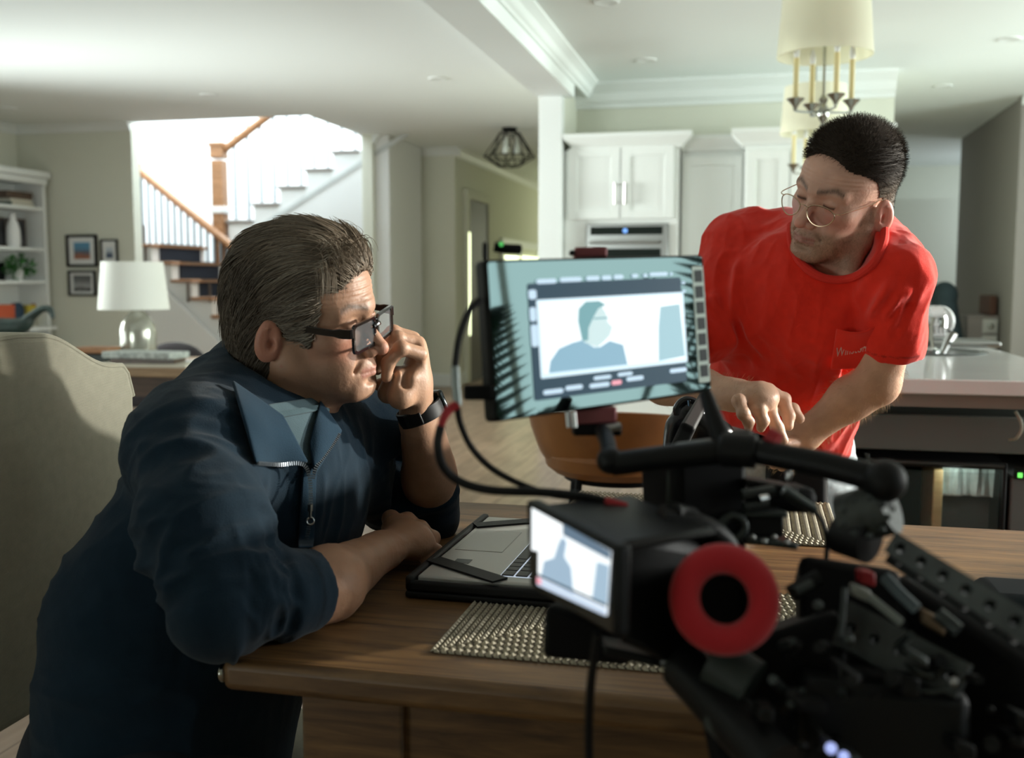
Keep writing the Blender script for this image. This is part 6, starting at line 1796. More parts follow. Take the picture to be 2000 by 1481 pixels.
# ================================================================== CAMERA RIG IN THE FOREGROUND
XC, YC, ZC = (RW @ Vector((1, 0, 0)), RW @ Vector((0, 1, 0)), RW @ Vector((0, 0, 1)))
def pr(rpx, d): return rpx/FPX*d
def quadbox(TL, TR, BR, BL, th, dirv=None):
    """slab whose front face has four given world corners, thickness th away from the viewer"""
    TL, TR, BR, BL = [Vector(v) for v in (TL, TR, BR, BL)]
    n = (TR-TL).cross(BL-TL).normalized()
    if n.dot((TL+BR)/2 - Vector((0, 0, H))) < 0: n = -n
    if dirv is not None: n = Vector(dirv)
    b = [v + n*th for v in (TL, TR, BR, BL)]
    return [TL, TR, BR, BL] + b, [(0, 1, 2, 3), (7, 6, 5, 4), (0, 4, 5, 1), (1, 5, 6, 2), (2, 6, 7, 3), (3, 7, 4, 0)], n
def lerp2(Q, u, v): return (Q[0]*(1-u)+Q[1]*u)*(1-v) + (Q[3]*(1-u)+Q[2]*u)*v
def rrect_poly(Q, u0, v0, u1, v1, r=0.0, asp=1.4, n=5):
    """rounded rectangle in quad coordinates"""
    if r == 0: return [lerp2(Q, u0, v0), lerp2(Q, u1, v0), lerp2(Q, u1, v1), lerp2(Q, u0, v1)]
    pts = []; rv = r*asp
    for (cu, cv, a0) in ((u1-r, v0+rv, -90), (u1-r, v1-rv, 0), (u0+r, v1-rv, 90), (u0+r, v0+rv, 180)):
        for i in range(n+1):
            a = math.radians(a0+90*i/n); pts.append(lerp2(Q, cu+r*math.cos(a), cv+rv*math.sin(a)))
    return pts
def decal(mb, Q, n, u0, v0, u1, v1, off, r=0.0, th=.0004):
    pts = rrect_poly(Q, u0, v0, u1, v1, r); k = len(pts)
    vs = [p - n*off for p in pts] + [p - n*(off-th) for p in pts]
    mb.add(vs, [tuple(range(k)), tuple(range(2*k-1, k-1, -1))] + [(i, (i+1) % k, k+(i+1) % k, k+i) for i in range(k)])
def poly_decal(mb, Q, n, uv, off, th=.0004):
    pts = [lerp2(Q, u, v) for u, v in uv]; k = len(pts)
    vs = [p - n*off for p in pts] + [p - n*(off-th) for p in pts]
    mb.add(vs, [tuple(range(k)), tuple(range(2*k-1, k-1, -1))] + [(i, (i+1) % k, k+(i+1) % k, k+i) for i in range(k)])

# ------------------------------------------------------------------ field monitor
QM = [at(945, 507, .80), at(1375, 497, .93), at(1392, 765, .93), at(965, 826, .80)]
fm = thing('field_monitor', 'large glass-fronted field monitor showing the seated person, on an arm above the camera', 'monitor', tuple((QM[0]+QM[2])/2))
vs, fs, nM = quadbox(*QM, .016)
MB().add(vs, fs).build('housing', M['black'], fm, bevel=.004, seg=3)
scr_glass = mat('monitor_glass', (.25, .335, .315), rough=.03, metal=1.0)
q = MB(); decal(q, QM, nM, .012, .018, .988, .982, .0008, r=.012); q.build('front_glass', scr_glass, fm)
def lit(name, c, e): return mat(name, tuple(x*.3 for x in c), rough=.4, emit=(c, e))
SC = {'white': lit('screen_white', (.93, .98, 1.0), 1.15), 'frame': lit('screen_frame', (.72, .90, 1.0), 1.0), 'blue': lit('screen_blue', (.30, .52, .66), .85),
      'dim': lit('screen_dim', (.045, .10, .15), .55), 'skin': lit('screen_skin', (.66, .84, .85), .9), 'hair': lit('screen_hair', (.22, .46, .50), .8), 'pink': lit('screen_pink', (1.0, .42, .50), .9),
      'text': lit('screen_text', (.60, .78, .92), .95)}
q = MB(); decal(q, QM, nM, .165, .16, .865, .90, .0014, r=.01); q.build('screen_backdrop', SC['dim'], fm)
q = MB(); decal(q, QM, nM, .195, .265, .872, .765, .0020, r=.008); pic_f = q.build('picture_border', SC['frame'], fm)
q = MB(); decal(q, QM, nM, .208, .285, .858, .735, .0026, r=.004); q.build('picture', SC['white'], fm)
q = MB(); poly_decal(q, QM, nM, [(.225, .735), (.235, .66), (.275, .585), (.335, .555), (.375, .545), (.43, .60), (.455, .60), (.50, .565), (.56, .60), (.575, .735)], .0032); q.build('figure_shirt', SC['blue'], fm)
q = MB(); poly_decal(q, QM, nM, [(.385, .56), (.375, .45), (.38, .36), (.42, .325), (.47, .33), (.49, .38), (.495, .44), (.515, .475), (.50, .53), (.47, .57), (.44, .60)], .0036); q.build('figure_face', SC['skin'], fm)
q = MB(); poly_decal(q, QM, nM, [(.375, .55), (.362, .42), (.368, .34), (.40, .295), (.46, .295), (.49, .325), (.455, .345), (.43, .40), (.405, .47), (.40, .55)], .0040); q.build('figure_hair', SC['hair'], fm)
q = MB(); decal(q, QM, nM, .43, .405, .495, .415, .0044); q.build('figure_glasses', SC['hair'], fm)
q = MB(); poly_decal(q, QM, nM, [(.725, .735), (.735, .50), (.75, .36), (.845, .35), (.855, .72)], .0032); q.build('figure_curtain', lit('screen_curtain', (.42, .66, .74), .85), fm)
txt = [(.20, .135, .285, .165), (.30, .13, .395, .16), (.415, .128, .475, .158), (.485, .128, .53, .158), (.54, .126, .585, .156), (.625, .125, .655, .150), (.68, .125, .70, .15), (.71, .12, .80, .145), (.81, .125, .825, .145),
       (.165, .20, .197, .26), (.165, .31, .19, .40), (.165, .42, .192, .56),
       (.20, .84, .285, .87), (.295, .83, .37, .86), (.40, .835, .49, .865), (.42, .79, .50, .815), (.53, .785, .60, .81), (.57, .82, .65, .85), (.78, .80, .865, .83),
       (.866, .19, .885, .21), (.868, .25, .885, .27)]
for t_ in txt:
    q = MB(); decal(q, QM, nM, *t_, .0022, r=.010); q.build('readout', SC['text'], fm)
q = MB(); decal(q, QM, nM, .50, .832, .545, .862, .0024, r=.008); q.build('record_mark', SC['pink'], fm)
# column of touch keys on the right
q = MB(); decal(q, QM, nM, .928, .085, .985, .925, .0012, r=.008); q.build('key_strip', mat('key_strip_grey', (.45, .52, .46), rough=.5, emit=((.6, .75, .66), .22)), fm)
km = mat('touch_key', (.018, .026, .024), rough=.3)
for i in range(7):
    v0 = .115 + i*.114; q = MB(); decal(q, QM, nM, .938, v0, .976, v0+.085, .0018); q.build('touch_key', km, fm)
# red quick release and connectors on the top edge, plug on the left
def dbox(name, px0, py0, px1, py1, d, th, m_, parent, bev=.002, d1=None, skew=0):
    d1 = d if d1 is None else d1
    vs, fs, n = quadbox(at(px0, py0, d), at(px1, py0+skew, d1), at(px1, py1+skew, d1), at(px0, py1, d), th)
    return MB().add(vs, fs).build(name, m_, parent, bevel=bev)
M['mauve'] = mat('anodised_mauve', (.26, .075, .085), rough=.4, metal=.3)
dbox('top_clamp', 1122, 482, 1186, 503, .875, .02, M['mauve'], fm)
dbox('clamp_screw', 1112, 488, 1124, 498, .87, .01, M['black'], fm)
dbox('antenna_block', 942, 472, 952, 507, .80, .012, M['blackmatte'], fm)
ab = at(985, 488, .81)
q = MB().tube([at(965, 482, .81), at(985, 486, .81), at(1016, 487, .815)], pr(10, .81), n=12); q.build('battery_plug', M['blackmatte'], fm)
MB().cyl(at(979, 477, .798), at(979, 477, .802), pr(4.2, .8)).build('green_light', mat('green_indicator', (.05, .3, .05), emit=((.15, .85, .2), .7)), fm)
dbox('side_plug', 905, 752, 962, 782, .80, .02, M['blackmatte'], fm)
dbox('mount_plate', 1125, 800, 1205, 832, .86, .035, M['mauve'], fm, skew=-6)
dbox('mount_foot', 1120, 826, 1215, 852, .86, .03, M['blackmatte'], fm)
for x, c_ in ((1108, 'steel'), (1120, 'steel')): MB().cyl(at(x, 805, .85), at(x+3, 835, .85), pr(5, .85)).build('knob', M[c_], fm)
MB().tube([at(1180, 838, .845), at(1212, 833, .845)], pr(8, .84)).build('lever', M['steel'], fm)

# ------------------------------------------------------------------ camera with screen, viewfinder, handle
cm = thing('cinema_camera', 'black cinema camera with lit flip screen and red eyecup in the foreground', 'camera', tuple(at(1330, 1350, .80)))
QL = [at(1026, 976, .748), at(1207, 1068, .655), at(1205, 1248, .655), at(1033, 1148, .748)]
vs, fs, nL = quadbox(*QL, .012)
MB().add(vs, fs).build('flip_screen', M['black'], cm, bevel=.003, seg=3)
q = MB(); decal(q, QL, nL, .035, .045, .965, .955, .0006, r=.012); q.build('screen_bezel', M['blackglass'], cm)
def LUV(px, py):  # solve quad coordinates of a picture point on the screen plane
    P0 = Vector((0, 0, H)); r = ray(px, py); t_ = (QL[0]-P0).dot(nL)/r.dot(nL); p = P0 + r*t_
    e1 = QL[1]-QL[0]; e2 = QL[3]-QL[0]; a = p-QL[0]
    A_ = np.array([[e1.dot(e1), e1.dot(e2)], [e1.dot(e2), e2.dot(e2)]]); s_ = np.linalg.solve(A_, [a.dot(e1), a.dot(e2)]); return float(s_[0]), float(s_[1])
def lpoly(name, pts, m_, off):
    q = MB(); poly_decal(q, QL, nL, [LUV(*p) for p in pts], off); return q.build(name, m_, cm)
lpoly('screen_picture', [(1041, 992), (1197, 1078), (1195, 1214), (1054, 1143), (1054, 1078), (1041, 1075)], SC['white'], .0012)
lpoly('screen_bar', [(1103, 1024), (1197, 1078), (1196, 1096), (1104, 1046)], lit('screen_bar_blue', (.20, .30, .42), .6), .0017)
lpoly('screen_figure', [(1068, 1098), (1088, 1092), (1097, 1062), (1103, 1050), (1112, 1060), (1108, 1090), (1122, 1112), (1128, 1165), (1062, 1130)], lit('screen_figure_blue', (.42, .58, .74), .8), .0020)
lpoly('screen_curtain', [(1172, 1100), (1196, 1108), (1196, 1190), (1166, 1176)], lit('screen_curtain_blue', (.45, .62, .78), .8), .0019)
lpoly('screen_strip', [(1055, 1128), (1195, 1200), (1195, 1214), (1055, 1144)], lit('screen_strip_blue', (.66, .78, .95), .9), .0022)
lpoly('screen_line', [(1056, 1122), (1195, 1190), (1195, 1196), (1056, 1127)], SC['dim'], .0021)
lpoly('record_mark', [(1055, 1128), (1064, 1133), (1064, 1144), (1055, 1140)], SC['pink'], .0026)
# screen arm / box reaching back to the body
vs, fs, n_ = quadbox(at(1052, 985, .760), at(1215, 1060, .672), at(1215, 1080, .672), at(1052, 1010, .76), .10, dirv=(XC*.75 + YC*.65).normalized())
MB().add(vs, fs).build('screen_arm', M['black'], cm, bevel=.004)
vs, fs, n_ = quadbox(at(1206, 1030, .70), at(1370, 1060, .76), at(1360, 1330, .76), at(1206, 1262, .70), .10, dirv=(XC*.45 + YC*.9).normalized())
MB().add(vs, fs).build('body', M['black'], cm, bevel=.010, seg=3)
vs, fs, n_ = quadbox(at(1060, 1180, .80), at(1230, 1230, .80), at(1225, 1305, .80), at(1055, 1288, .80), .08, dirv=(XC*.5 + YC*.87).normalized())
MB().add(vs, fs).build('battery', M['blackmatte'], cm, bevel=.006)
# viewfinder with padded red eyecup
ec = at(1415, 1170, .690); eax = (Vector((0, 0, H)) - ec).normalized(); eax = (eax + XC*.20 + ZC*.05).normalized()
er = pr(108, .690)
red_foam = mat('red_foam', (.47, .010, .016), rough=.85, bump=(500, .25), sheen=.3)
R_, r_in = er*.725, er*.30
prof = []
for i in range(24):
    a = 2*math.pi*i/24; prof.append((R_ + r_in*math.cos(a)*.93, r_in*.75*math.sin(a)))
MB().lathe(prof, tuple(ec), axis=tuple(eax), n=56, closed=True).build('eyecup', red_foam, cm)
MB().lathe([(R_*.66, -.030), (R_*.70, -.004), (R_*.80, .0), (R_*.80, -.03)], tuple(ec), axis=tuple(eax), n=48, closed=True).build('eyepiece_ring', M['rubber'], cm)
MB().lathe([(0, -.028), (R_*.70, -.026)], tuple(ec), axis=tuple(eax), n=40).build('eyepiece_lens', M['blackmatte'], cm)
MB().lathe([(R_*.70, -.028), (R_*1.02, -.026), (R_*1.05, -.05), (R_*.85, -.09), (R_*.85, -.13), (0, -.13), (0, -.03)], tuple(ec), axis=tuple(eax), n=40).build('viewfinder_barrel', M['black'], cm)
MB().tube([at(1290, 1010, .76), at(1380, 1035, .77), at(1420, 1075, .78), at(1400, 1110, .76)], pr(26, .77), n=16, smooth=5).build('viewfinder_arm', M['black'], cm)
# top block and mast
vs, fs, n_ = quadbox(at(1322, 890, .80), at(1462, 885, .82), at(1462, 1085, .82), at(1330, 1085, .80), .07)
MB().add(vs, fs).build('top_block', M['blackmatte'], cm, bevel=.006)
vs, fs, n_ = quadbox(at(1303, 905, .815), at(1328, 895, .81), at(1322, 1000, .81), at(1298, 1000, .815), .03)
MB().add(vs, fs).build('side_plate', M['grey_metal'], cm, bevel=.002)
MB().cyl(at(1312, 1003, .76), at(1350, 1012, .78), pr(22, .77), n=24).build('side_knob', M['rubber'], cm)
# top handle rods, joints
d1_ = .78
hd_o = thing('handle_bar', 'black articulated handle bar crossing over the cinema camera', 'handle', tuple(at(1450, 900, d1_)))
MB().tube([at(1196, 907, .80), at(1300, 893, .79), at(1420, 882, .78)], pr(24, .79), n=18).build('left_bar', M['black'], hd_o)
MB().tube([at(1455, 878, .77), at(1600, 906, .74), at(1728, 938, .715)], lambda t: pr(25+3*t, .75), n=18).build('right_bar', M['black'], hd_o)
MB().cyl(at(1408, 878, .775), at(1478, 882, .765), pr(34, .77), n=24).build('centre_joint', M['black'], hd_o, bevel=.002)
MB().ball(at(1728, 940, .713), pr(42, .713)).cyl(at(1708, 932, .715), at(1742, 945, .712), pr(38, .713), n=24).build('end_knob', M['rubber'], hd_o)
MB().ball(at(1192, 900, .80), pr(27, .80)).build('ball_joint', M['black'], hd_o)
MB().tube([at(1192, 895, .80), at(1186, 862, .82), at(1178, 842, .85)], pr(16, .82), n=14).build('ball_stem', M['black'], hd_o)
vs, fs, n_ = quadbox(at(1322, 868, .80), at(1400, 858, .80), at(1404, 880, .80), at(1330, 888, .80), .02)
MB().add(vs, fs).build('cheese_plate', M['grey_metal'], hd_o, bevel=.003)
MB().tube([at(1378, 768, .80), at(1392, 810, .79), at(1420, 880, .78)], lambda t: pr(13+8*t, .79), n=14).build('antenna', M['rubber'], hd_o)
vs, fs, n_ = quadbox(at(1418, 845, .775), at(1468, 842, .77), at(1472, 868, .77), at(1420, 875, .775), .03)
MB().add(vs, fs).build('clamp', M['rubber'], hd_o, bevel=.004)
MB().cyl(at(1500, 850, .765), at(1520, 862, .76), pr(16, .76)).build('red_cap', M['red_ana'], hd_o)

# lens mechanics: knurled rings, screws and blocks seen between handle and eyecup
mech = thing('lens_motor_assembly', 'cluster of small grey and black motors and clamps right of the camera mast', 'camera accessory', tuple(at(1490, 1030, .80)))
def cylp(name, x0, y0, x1, y1, r, d, m_, parent, bev=0):
    return MB().cyl(at(x0, y0, d), at(x1, y1, d+.004), pr(r, d), n=20).build(name, m_, parent, bevel=bev)
cylp('rod', 1448, 968, 1512, 958, 11, .80, M['grey_metal'], mech); cylp('rod', 1452, 990, 1500, 984, 9, .80, M['grey_metal'], mech)
cylp('chrome_pin', 1482, 975, 1498, 972, 7, .79, M['chrome'], mech)
MB().torus(at(1432, 1030, .80), pr(22, .8), pr(9, .8), axis=tuple(-YC)).build('knurled_ring', M['grey_metal'], mech)
dbox('gear_box', 1462, 1008, 1532, 1050, .81, .04, M['black'], mech); dbox('bracket', 1452, 1000, 1540, 1012, .80, .03, M['grey_metal'], mech)
dbox('lower_bracket', 1455, 1048, 1560, 1062, .80, .05, M['grey_metal'], mech, skew=14)
for x, y, r in ((1470, 1050, 6), (1492, 1058, 7), (1512, 1049, 5), (1536, 1060, 6)): MB().ball(at(x, y, .79), pr(r, .79), n=8).build('screw', M['steel'], mech)
dbox('top_rail', 1455, 935, 1560, 950, .81, .05, M['rubber'], mech, skew=18)
dbox('upper_block', 1462, 948, 1600, 1000, .84, .05, M['blackmatte'], mech, skew=6, bev=.008)
MB().torus(at(1540, 925, .80), pr(13, .8), pr(3, .8), axis=tuple(XC)).build('eyelet', M['steel'], mech)
MB().tube([at(1530, 958, .79), at(1560, 978, .79), at(1592, 998, .79)], lambda t: pr(12-2*t, .79), n=14).build('cable_plug', M['grey_metal'], mech)
MB().tube([at(1590, 997, .79), at(1606, 1020, .79), at(1615, 1055, .79), at(1614, 1092, .79)], pr(5, .79), smooth=5).build('thin_cable', M['rubber'], mech)

# right hand arm: rosette cluster, long drilled arm, drilled V plate
arm = thing('support_arm', 'long drilled grey-black extension arm with knurled joint at the right', 'camera accessory', tuple(at(1850, 1150, .68)))
MB().ball(at(1700, 985, .73), pr(44, .73), n=12, sc=(1.1, 1, .8)).cyl(at(1650, 1015, .74), at(1740, 990, .72), pr(52, .73), n=26).build('knurled_joint', mat('knurled_grey', (.045, .052, .046), rough=.5, bump=(260, .8), var=(60, .5)), arm)
MB().cyl(at(1640, 1040, .74), at(1700, 1060, .72), pr(42, .73), n=26).build('rosette', M['black'], arm)
for k_ in range(9):
    a = k_*.7; MB().ball(at(1690+44*math.cos(a), 1010+38*math.sin(a), .705), pr(7, .7), n=8).build('screw', M['grey_metal'], arm)
def drilled(name, a, b, w0, w1, th, nh, parent, m_, r_h=.28):
    """bar from a to b (px,py,d) with a row of round holes; built as a strip with real holes"""
    A_, B_ = at(*a), at(*b); ax_ = (B_-A_); L_ = ax_.length; ax_.normalize(); view = ((A_+B_)/2 - Vector((0, 0, H))).normalized(); nn_ = (view - ax_*view.dot(ax_)).normalized(); up_ = ax_.cross(nn_)
    m4 = Matrix.Identity(4)
    for i, v in enumerate((ax_, up_, nn_)): m4[0][i], m4[1][i], m4[2][i] = v
    m4[0][3], m4[1][3], m4[2][3] = A_
    cell = L_/nh; q = MB()
    for c_ in range(nh):
        x0, x1 = c_*cell, (c_+1)*cell; xc = (x0+x1)/2
        w = lambda x: (w0 + (w1-w0)*x/L_)
        r = min(w(xc)*r_h*2, cell*.42)/1.0*.5
        N_s = 16; outer = []; inner = []
        for i in range(N_s):
            t_ = 2*math.pi*i/N_s; cx_, sy_ = math.cos(t_), math.sin(t_); mx = max(abs(cx_), abs(sy_)); ox = xc + cx_/mx*cell/2; oy = sy_/mx*w(ox)/2
            outer.append((ox, oy)); inner.append((xc+r*cx_, r*sy_))
        vs = [(x, y, 0) for x, y in outer] + [(x, y, 0) for x, y in inner] + [(x, y, th) for x, y in outer] + [(x, y, th) for x, y in inner]
        fs = []
        for i in range(N_s):
            j = (i+1) % N_s; fs += [(i, j, N_s+j, N_s+i), (2*N_s+i, 3*N_s+i, 3*N_s+j, 2*N_s+j), (N_s+i, N_s+j, 3*N_s+j, 3*N_s+i)]
            xa_, xb_ = outer[i][0], outer[j][0]
            if not (abs(xa_-xb_) < 1e-7 and (abs(xa_-x0) < 1e-6 or abs(xa_-x1) < 1e-6) and 0 < c_ < nh-1): fs.append((i, 2*N_s+i, 2*N_s+j, j))
        q.add(vs, fs, m4)
    return q.build(name, m_, parent)
gm = mat('worn_black_metal', (.045, .052, .049), rough=.38, metal=.2, var=(30, .4))
drilled('upper_rail', (1738, 1058, .70), (2060, 1262, .60), pr(46, .68), pr(60, .62), .012, 7, arm, gm)
q_ = quadbox(at(1745, 1045, .72), at(2060, 1235, .62), at(2060, 1290, .62), at(1740, 1085, .72), .008); MB().add(q_[0], q_[1]).build('rail_web', M['blackmatte'], arm, bevel=.001)
drilled('side_rail', (1735, 1085, .72), (2060, 1300, .62), pr(30, .7), pr(34, .65), .012, 7, arm, M['black'])
vp = thing('drilled_plate', 'black drilled mounting plate with light edge below the support arm', 'camera accessory', tuple(at(1760, 1260, .72)))
drilled('plate', (1640, 1215, .74), (1880, 1330, .68), pr(95, .72), pr(70, .70), .010, 5, vp, gm, r_h=.34)
MB().tube([at(1640, 1258, .735), at(1735, 1310, .71), at(1800, 1348, .69), at(1850, 1345, .685), at(1878, 1318, .68)], pr(6, .7), n=10, smooth=5).build('edge_lip', M['grey_metal'], vp)
MB().ball(at(1862, 1332, .675), pr(9, .68), n=8).build('end_screw', M['steel'], vp)
# small coloured hardware
hw_o = thing('cable_fittings', 'small white, red and blue-grey plugs between eyecup and support arm', 'plug', tuple(at(1700, 1150, .74)))
dbox('white_plug', 1668, 1142, 1704, 1166, .73, .012, mat('pale_plug', (.32, .33, .29), rough=.5), hw_o, skew=14)
MB().tube([at(1700, 1168, .73), at(1730, 1192, .72), at(1760, 1216, .71)], pr(8, .72), n=12).build('white_cable_end', mat('pale_grey_cable', (.22, .24, .21), rough=.5), hw_o)
dbox('red_plug', 1682, 1114, 1712, 1142, .74, .014, M['red_ana'], hw_o, skew=6)
MB().tube([at(1728, 1128, .73), at(1756, 1158, .72), at(1790, 1190, .71)], pr(12, .72), n=14).build('grey_hose', mat('blue_grey_hose', (.10, .13, .14), rough=.4), hw_o)
MB().cyl(at(1832, 1200, .71), at(1872, 1232, .70), pr(15, .7), n=20).build('roller', M['grey_metal'], hw_o)
dbox('brass_plate', 1806, 1190, 1848, 1222, .72, .01, mat('dull_brass', (.22, .15, .09), rough=.5, metal=.4), hw_o, skew=24)
MB().tube([at(1650, 1150, .73), at(1646, 1200, .72), at(1640, 1250, .71)], pr(6, .72), n=12).build('bright_pin', M['grey_metal'], hw_o)
MB().ball(at(1655, 1250, .70), pr(13, .7), n=10).build('ball_screw', M['grey_metal'], hw_o)
cylp('mini_rod', 1545, 1160, 1600, 1128, 17, .74, M['black'], hw_o); cylp('mini_rod', 1552, 1156, 1585, 1140, 9, .715, M['grey_metal'], hw_o)

# lens, matte box and battery masses in the lower right
lns = thing('camera_lens_and_base', 'dark lens, motor and baseplate filling the lower right corner', 'camera accessory', tuple(at(1600, 1400, .70)))
def bigbox(name, c4, d4, th, m_, bev=.008):
    vs, fs, n = quadbox(*[at(c_[0], c_[1], d_) for c_, d_ in zip(c4, d4)], th); return MB().add(vs, fs).build(name, m_, lns, bevel=bev)
bigbox('lens_body', [(1345, 1290), (1640, 1190), (1700, 1560), (1400, 1560)], [.76, .74, .72, .74], .10, M['blackmatte'])
bigbox('baseplate', [(1560, 1080), (1760, 1110), (1850, 1560), (1560, 1560)], [.80, .78, .72, .74], .08, M['blackmatte'])
bigbox('rear_block', [(1745, 1120), (2080, 1335), (2080, 1570), (1780, 1570)], [.78, .70, .70, .76], .08, M['blackmatte'])
bigbox('battery_pack', [(1560, 1330), (1900, 1360), (1900, 1580), (1560, 1580)], [.70, .68, .68, .70], .06, M['black'])
MB().cyl(at(1335, 1300, .74), at(1520, 1500, .66), pr(50, .72), n=30).build('lens_barrel', M['black'], lns)
MB().cyl(at(1400, 1398, .70), at(1505, 1500, .665), pr(34, .7), n=28).build('grey_rod', mat('grey_rubber_grip', (.045, .055, .052), rough=.6), lns)
MB().cyl(at(1395, 1290, .715), at(1470, 1340, .70), pr(52, .7), n=28).build('focus_ring', mat('focus_ring', (.022, .032, .028), rough=.55, bump=(120, .5)), lns)
g_ = random.Random(21)
for i in range(46):
    x = g_.uniform(1470, 1990); y = g_.uniform(1130, 1470)
    if y < 1130 + (x-1470)*.42 - 20 or (1360 < x < 1530 and y < 1290): continue
    d_ = g_.uniform(.655, .70); r = g_.uniform(5, 15)
    m_ = M[g_.choice(['grey_metal', 'black', 'black', 'rubber', 'grey_metal'])] if r < 9 else M[g_.choice(['black', 'rubber', 'black', 'grey_metal'])]
    k_ = g_.choice(['b', 'c', 'c', 'x'])
    if k_ == 'b': MB().ball(at(x, y, d_), pr(r*.7, d_), n=8).build('screw', m_, lns)
    elif k_ == 'c': MB().cyl(at(x, y, d_), at(x+g_.uniform(-30, 30), y+g_.uniform(-30, 30), d_+.02), pr(r, d_), n=14).build('small_rod', m_, lns)
    else: dbox('small_block', x, y, x+g_.uniform(25, 70), y+g_.uniform(15, 40), d_, .02, m_, lns, skew=g_.uniform(-12, 25))
for x, y, r in ((1623, 1462, 11), (1648, 1478, 10)): MB().ball(at(x, y, .655), pr(r, .655), n=12).build('status_light', mat('blue_status_light', (.3, .35, .6), emit=((.42, .50, .95), 1.0)), lns)
MB().cyl(at(1300, 1290, .74), at(1330, 1345, .74), pr(12, .74)).build('lever', M['grey_metal'], lns)
# small bracket of the lower camera: tripod foot on the placemat side
dbox('foot_bracket', 1180, 1262, 1300, 1282, .76, .05, M['black'], lns, skew=26); 
pz_ = onz(2062, 1262, TZ)
tag(MB().cbox((pz_.x, pz_.y+.05, TZ+.026), (.15, .10, .052)).build('dark_pouch', mat('dark_navy_cloth', (.012, .018, .022), rough=.9), bevel=.018, seg=4), 'dark navy pouch on the table at the right edge', 'pouch')

# cables
cable = M['rubber']
def wire_(name, pts, r, label, m_=cable, cat='cable'):
    P_ = [at(*p) for p in pts]; return tag(MB().tube(P_, r, n=12, smooth=8).build(name, m_), label, cat)
wire_('power_cable', [(938, 585, .80), (915, 610, .795), (897, 660, .79), (889, 715, .785), (888, 725, .785)], pr(7, .79), 'black cable arching at the left of the monitor into a silver connector')
tag(MB().tube([at(889, 716, .785), at(890, 750, .785), at(894, 792, .785)], pr(8.5, .785), n=16).build('silver_connector', mat('worn_silver', (.22, .25, .24), rough=.35, metal=.7)), 'silver barrel connector hanging left of the monitor', 'connector')
tag(MB().tube([at(893, 790, .785), at(878, 800, .783), at(866, 818, .78), at(860, 838, .78)], lambda t: pr(10-3*t, .78), n=14, smooth=5).build('red_connector_boot', M['red_ana']), 'red rubber boot at the start of the outer cable loop', 'connector')
wire_('looping_cable', [(861, 832, .78), (855, 870, .78), (866, 912, .785), (900, 942, .79), (960, 958, .79), (1060, 962, .79), (1150, 972, .79), (1215, 992, .79)], pr(9, .785), 'thick black cable looping low under the monitor toward the camera')
tag(MB().tube([at(1180, 983, .785), at(1200, 988, .785), at(1222, 995, .785)], pr(13, .785), n=14).build('red_cable_end', M['red_ana']), 'dark red plug where the looping cable meets the camera', 'connector')
wire_('inner_cable', [(893, 795, .785), (900, 830, .79), (925, 880, .80), (975, 925, .805), (1060, 962, .80), (1140, 975, .80)], pr(6.5, .80), 'thinner inner cable running beside the looping cable')
wire_('hanging_cable', [(1168, 1235, .69), (1160, 1290, .70), (1153, 1350, .71), (1150, 1430, .72), (1152, 1560, .73)], pr(9, .70), 'dark cable hanging straight down from the flip screen')

# ------------------------------------------------------------------ glossy black leather bag behind the rig
bgm = mat('glossy_black_leather', (.010, .010, .012), rough=.25, spec=.6, bump=(60, .25))
bgo = thing('leather_bag', 'glossy black leather bag standing on the table in front of the person in red', 'bag', tuple(onz(1370, 1010, TZ)))
bp = []
bd = 1.63
def tzd(px, d): # picture row of the table top at depth d
    r = to_cam(at(px, 900, d)); 
    lo_, hi_ = 900, 1300
    for _ in range(30):
        mid_ = (lo_+hi_)/2
        if at(px, mid_, d).z > TZ: lo_ = mid_
        else: hi_ = mid_
    return lo_
yb_ = tzd(1370, bd)
U(bp, Cone(c3(1340, 845, bd), c3(1335, yb_-36, bd), .040, .050, n=(.6, -.8, 0), sq=.6), .03)
U(bp, Cone(c3(1400, 868, bd+.02), c3(1420, yb_-36, bd+.02), .040, .052, n=(.6, -.8, 0), sq=.6), .03)
U(bp, Cone(c3(1345, 800, bd-.02), c3(1390, 850, bd-.02), .018, .024), .02)
U(bp, Cone(c3(1318, 830, bd-.03), c3(1298, 940, bd-.03), .010, .012), .02)
Vq, Fq = sdf_mesh(bp, .004); Vq = relax(Vq, Fq, 2); N_ = vnormals(Vq, Fq); Vq = Vq + N_*(.006*(ridged(Vq*18, 2, 3)-.6))[:, None]
np_obj('bag_body', Vq, Fq, bgm, bgo)
MB().tube([at(1330, 830, bd-.03), at(1322, 800, bd-.03), at(1338, 782, bd-.03), at(1362, 790, bd-.03), at(1376, 822, bd-.03), at(1396, 850, bd-.03)], .0065, n=10, smooth=6).build('handle', bgm, bgo)
MB().tube([at(1345, 782, bd-.035), at(1347, 800, bd-.035)], .003).build('buckle', M['chrome'], bgo)

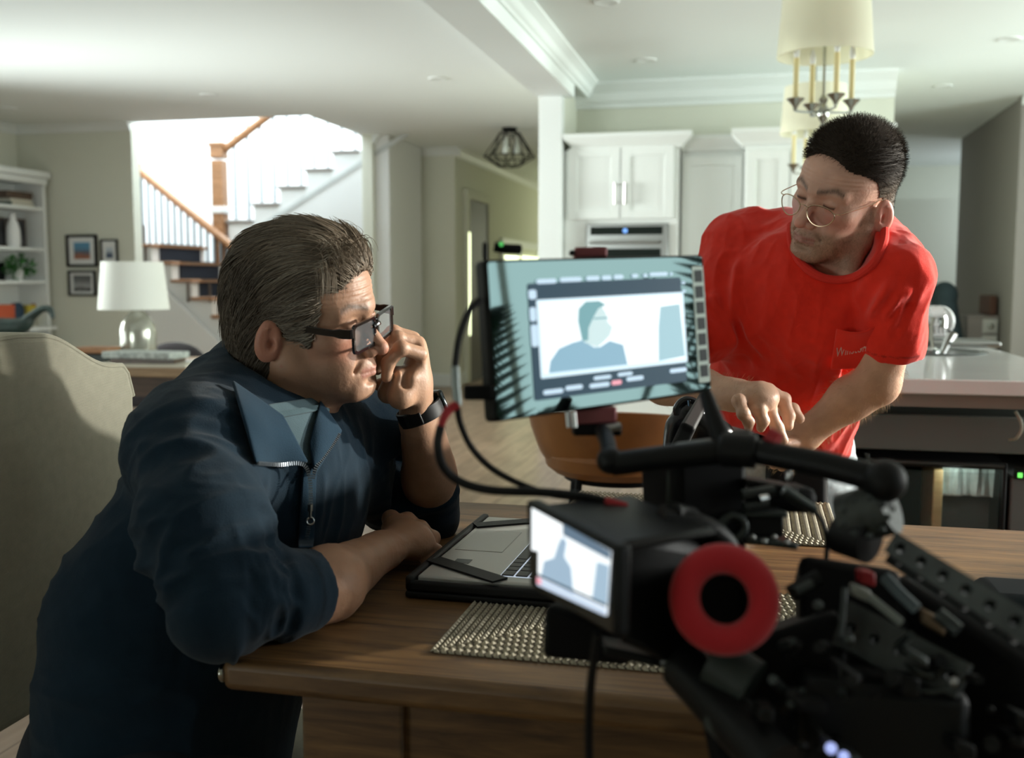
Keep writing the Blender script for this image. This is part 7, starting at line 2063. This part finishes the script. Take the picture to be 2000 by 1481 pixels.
# ------------------------------------------------------------------ potted palms behind the camera (mirrored in the monitor glass)
lfm = mat('palm_leaf', (.012, .045, .022), rough=.5, var=(8, .4))
def palm(x, y, z0, hgt, seed, label):
    g_ = random.Random(seed); o = thing('potted_palm', label, 'plant', (x, y, z0), 'palms behind the camera')
    MB().lathe([(0, 0), (.13, 0), (.17, .30), (.15, .30), (.14, .26), (0, .26)], (x, y, z0)).build('pot', M['white'], o)
    q = MB(); st_ = MB()
    for i in range(12):
        a = g_.uniform(0, 2*math.pi); r = g_.uniform(.30, .62); zt = z0 + hgt*g_.uniform(.65, 1.0)
        P_ = catmull([Vector((x, y, z0+.25)), Vector((x+.25*r*math.cos(a), y+.25*r*math.sin(a), z0+.25+(zt-z0)*.6)), Vector((x+.65*r*math.cos(a), y+.65*r*math.sin(a), zt)), Vector((x+r*1.1*math.cos(a), y+r*1.1*math.sin(a), zt-.22))], 8)
        st_.tube(P_, .004, n=5)
        for k_ in range(8, len(P_)-1):
            t_ = (P_[k_+1]-P_[k_]).normalized(); sd = t_.cross(Vector((0, 0, 1))).normalized()
            for s_ in (-1, 1):
                for sub in (0, .5):
                    c_ = P_[k_]*(1-sub)+P_[k_+1]*sub; L_ = .16*(1-.5*(k_-8)/16); tip = c_ + (sd*s_*.8 + t_*.6 + Vector((0, 0, -.25))).normalized()*L_
                    w_ = t_*.010; q.add([c_-w_, c_+w_, (c_+tip)/2+w_, tip, (c_+tip)/2-w_], [(0, 1, 2, 3, 4)])
    q.build('fronds', lfm, o); st_.build('stems', lfm, o)
palm(2.2, .30, 0, 1.55, 4, 'potted palm beyond the right edge nearest the back wall, mirrored in the monitor glass')
palm(2.6, 1.05, 0, 1.80, 8, 'potted palm beyond the right edge nearest the side window, mirrored in the monitor glass')

# tripod carrying the camera, below the frame
tp = thing('tripod', 'black tripod carrying the cinema camera beside the dining table', 'tripod', (at(1620, 1560, .74).x, at(1620, 1560, .74).y, 0))
hx_, hy_, hz_ = at(1620, 1575, .74)
MB().cyl((hx_, hy_, hz_-.10), (hx_, hy_, hz_+.0), .045, n=24).ball((hx_, hy_, hz_-.12), .05).build('fluid_head', M['black'], tp)
MB().cyl((hx_, hy_, hz_-.42), (hx_, hy_, hz_-.12), .022, n=18).build('column', M['black'], tp)
for k_ in range(3):
    a = -.6 + k_*2.094; MB().tube([(hx_, hy_, hz_-.18), (hx_+.42*math.cos(a-1.2), hy_-.06+.36*math.sin(a-1.2), 0.0)], .016, n=12).build('leg', M['black'], tp)
# the accessories are bolted to the camera: parts of it
for o_ in (hd_o, mech, arm, vp, hw_o, lns):
    for key in ('label', 'category', 'group'):
        if key in o_: del o_[key]
    o_.location = o_.location - cm.location; o_.parent = cm
lns.name = 'lens_and_base'; cm['label'] = 'black cinema camera rig with lit flip screen and red eyecup in the foreground'
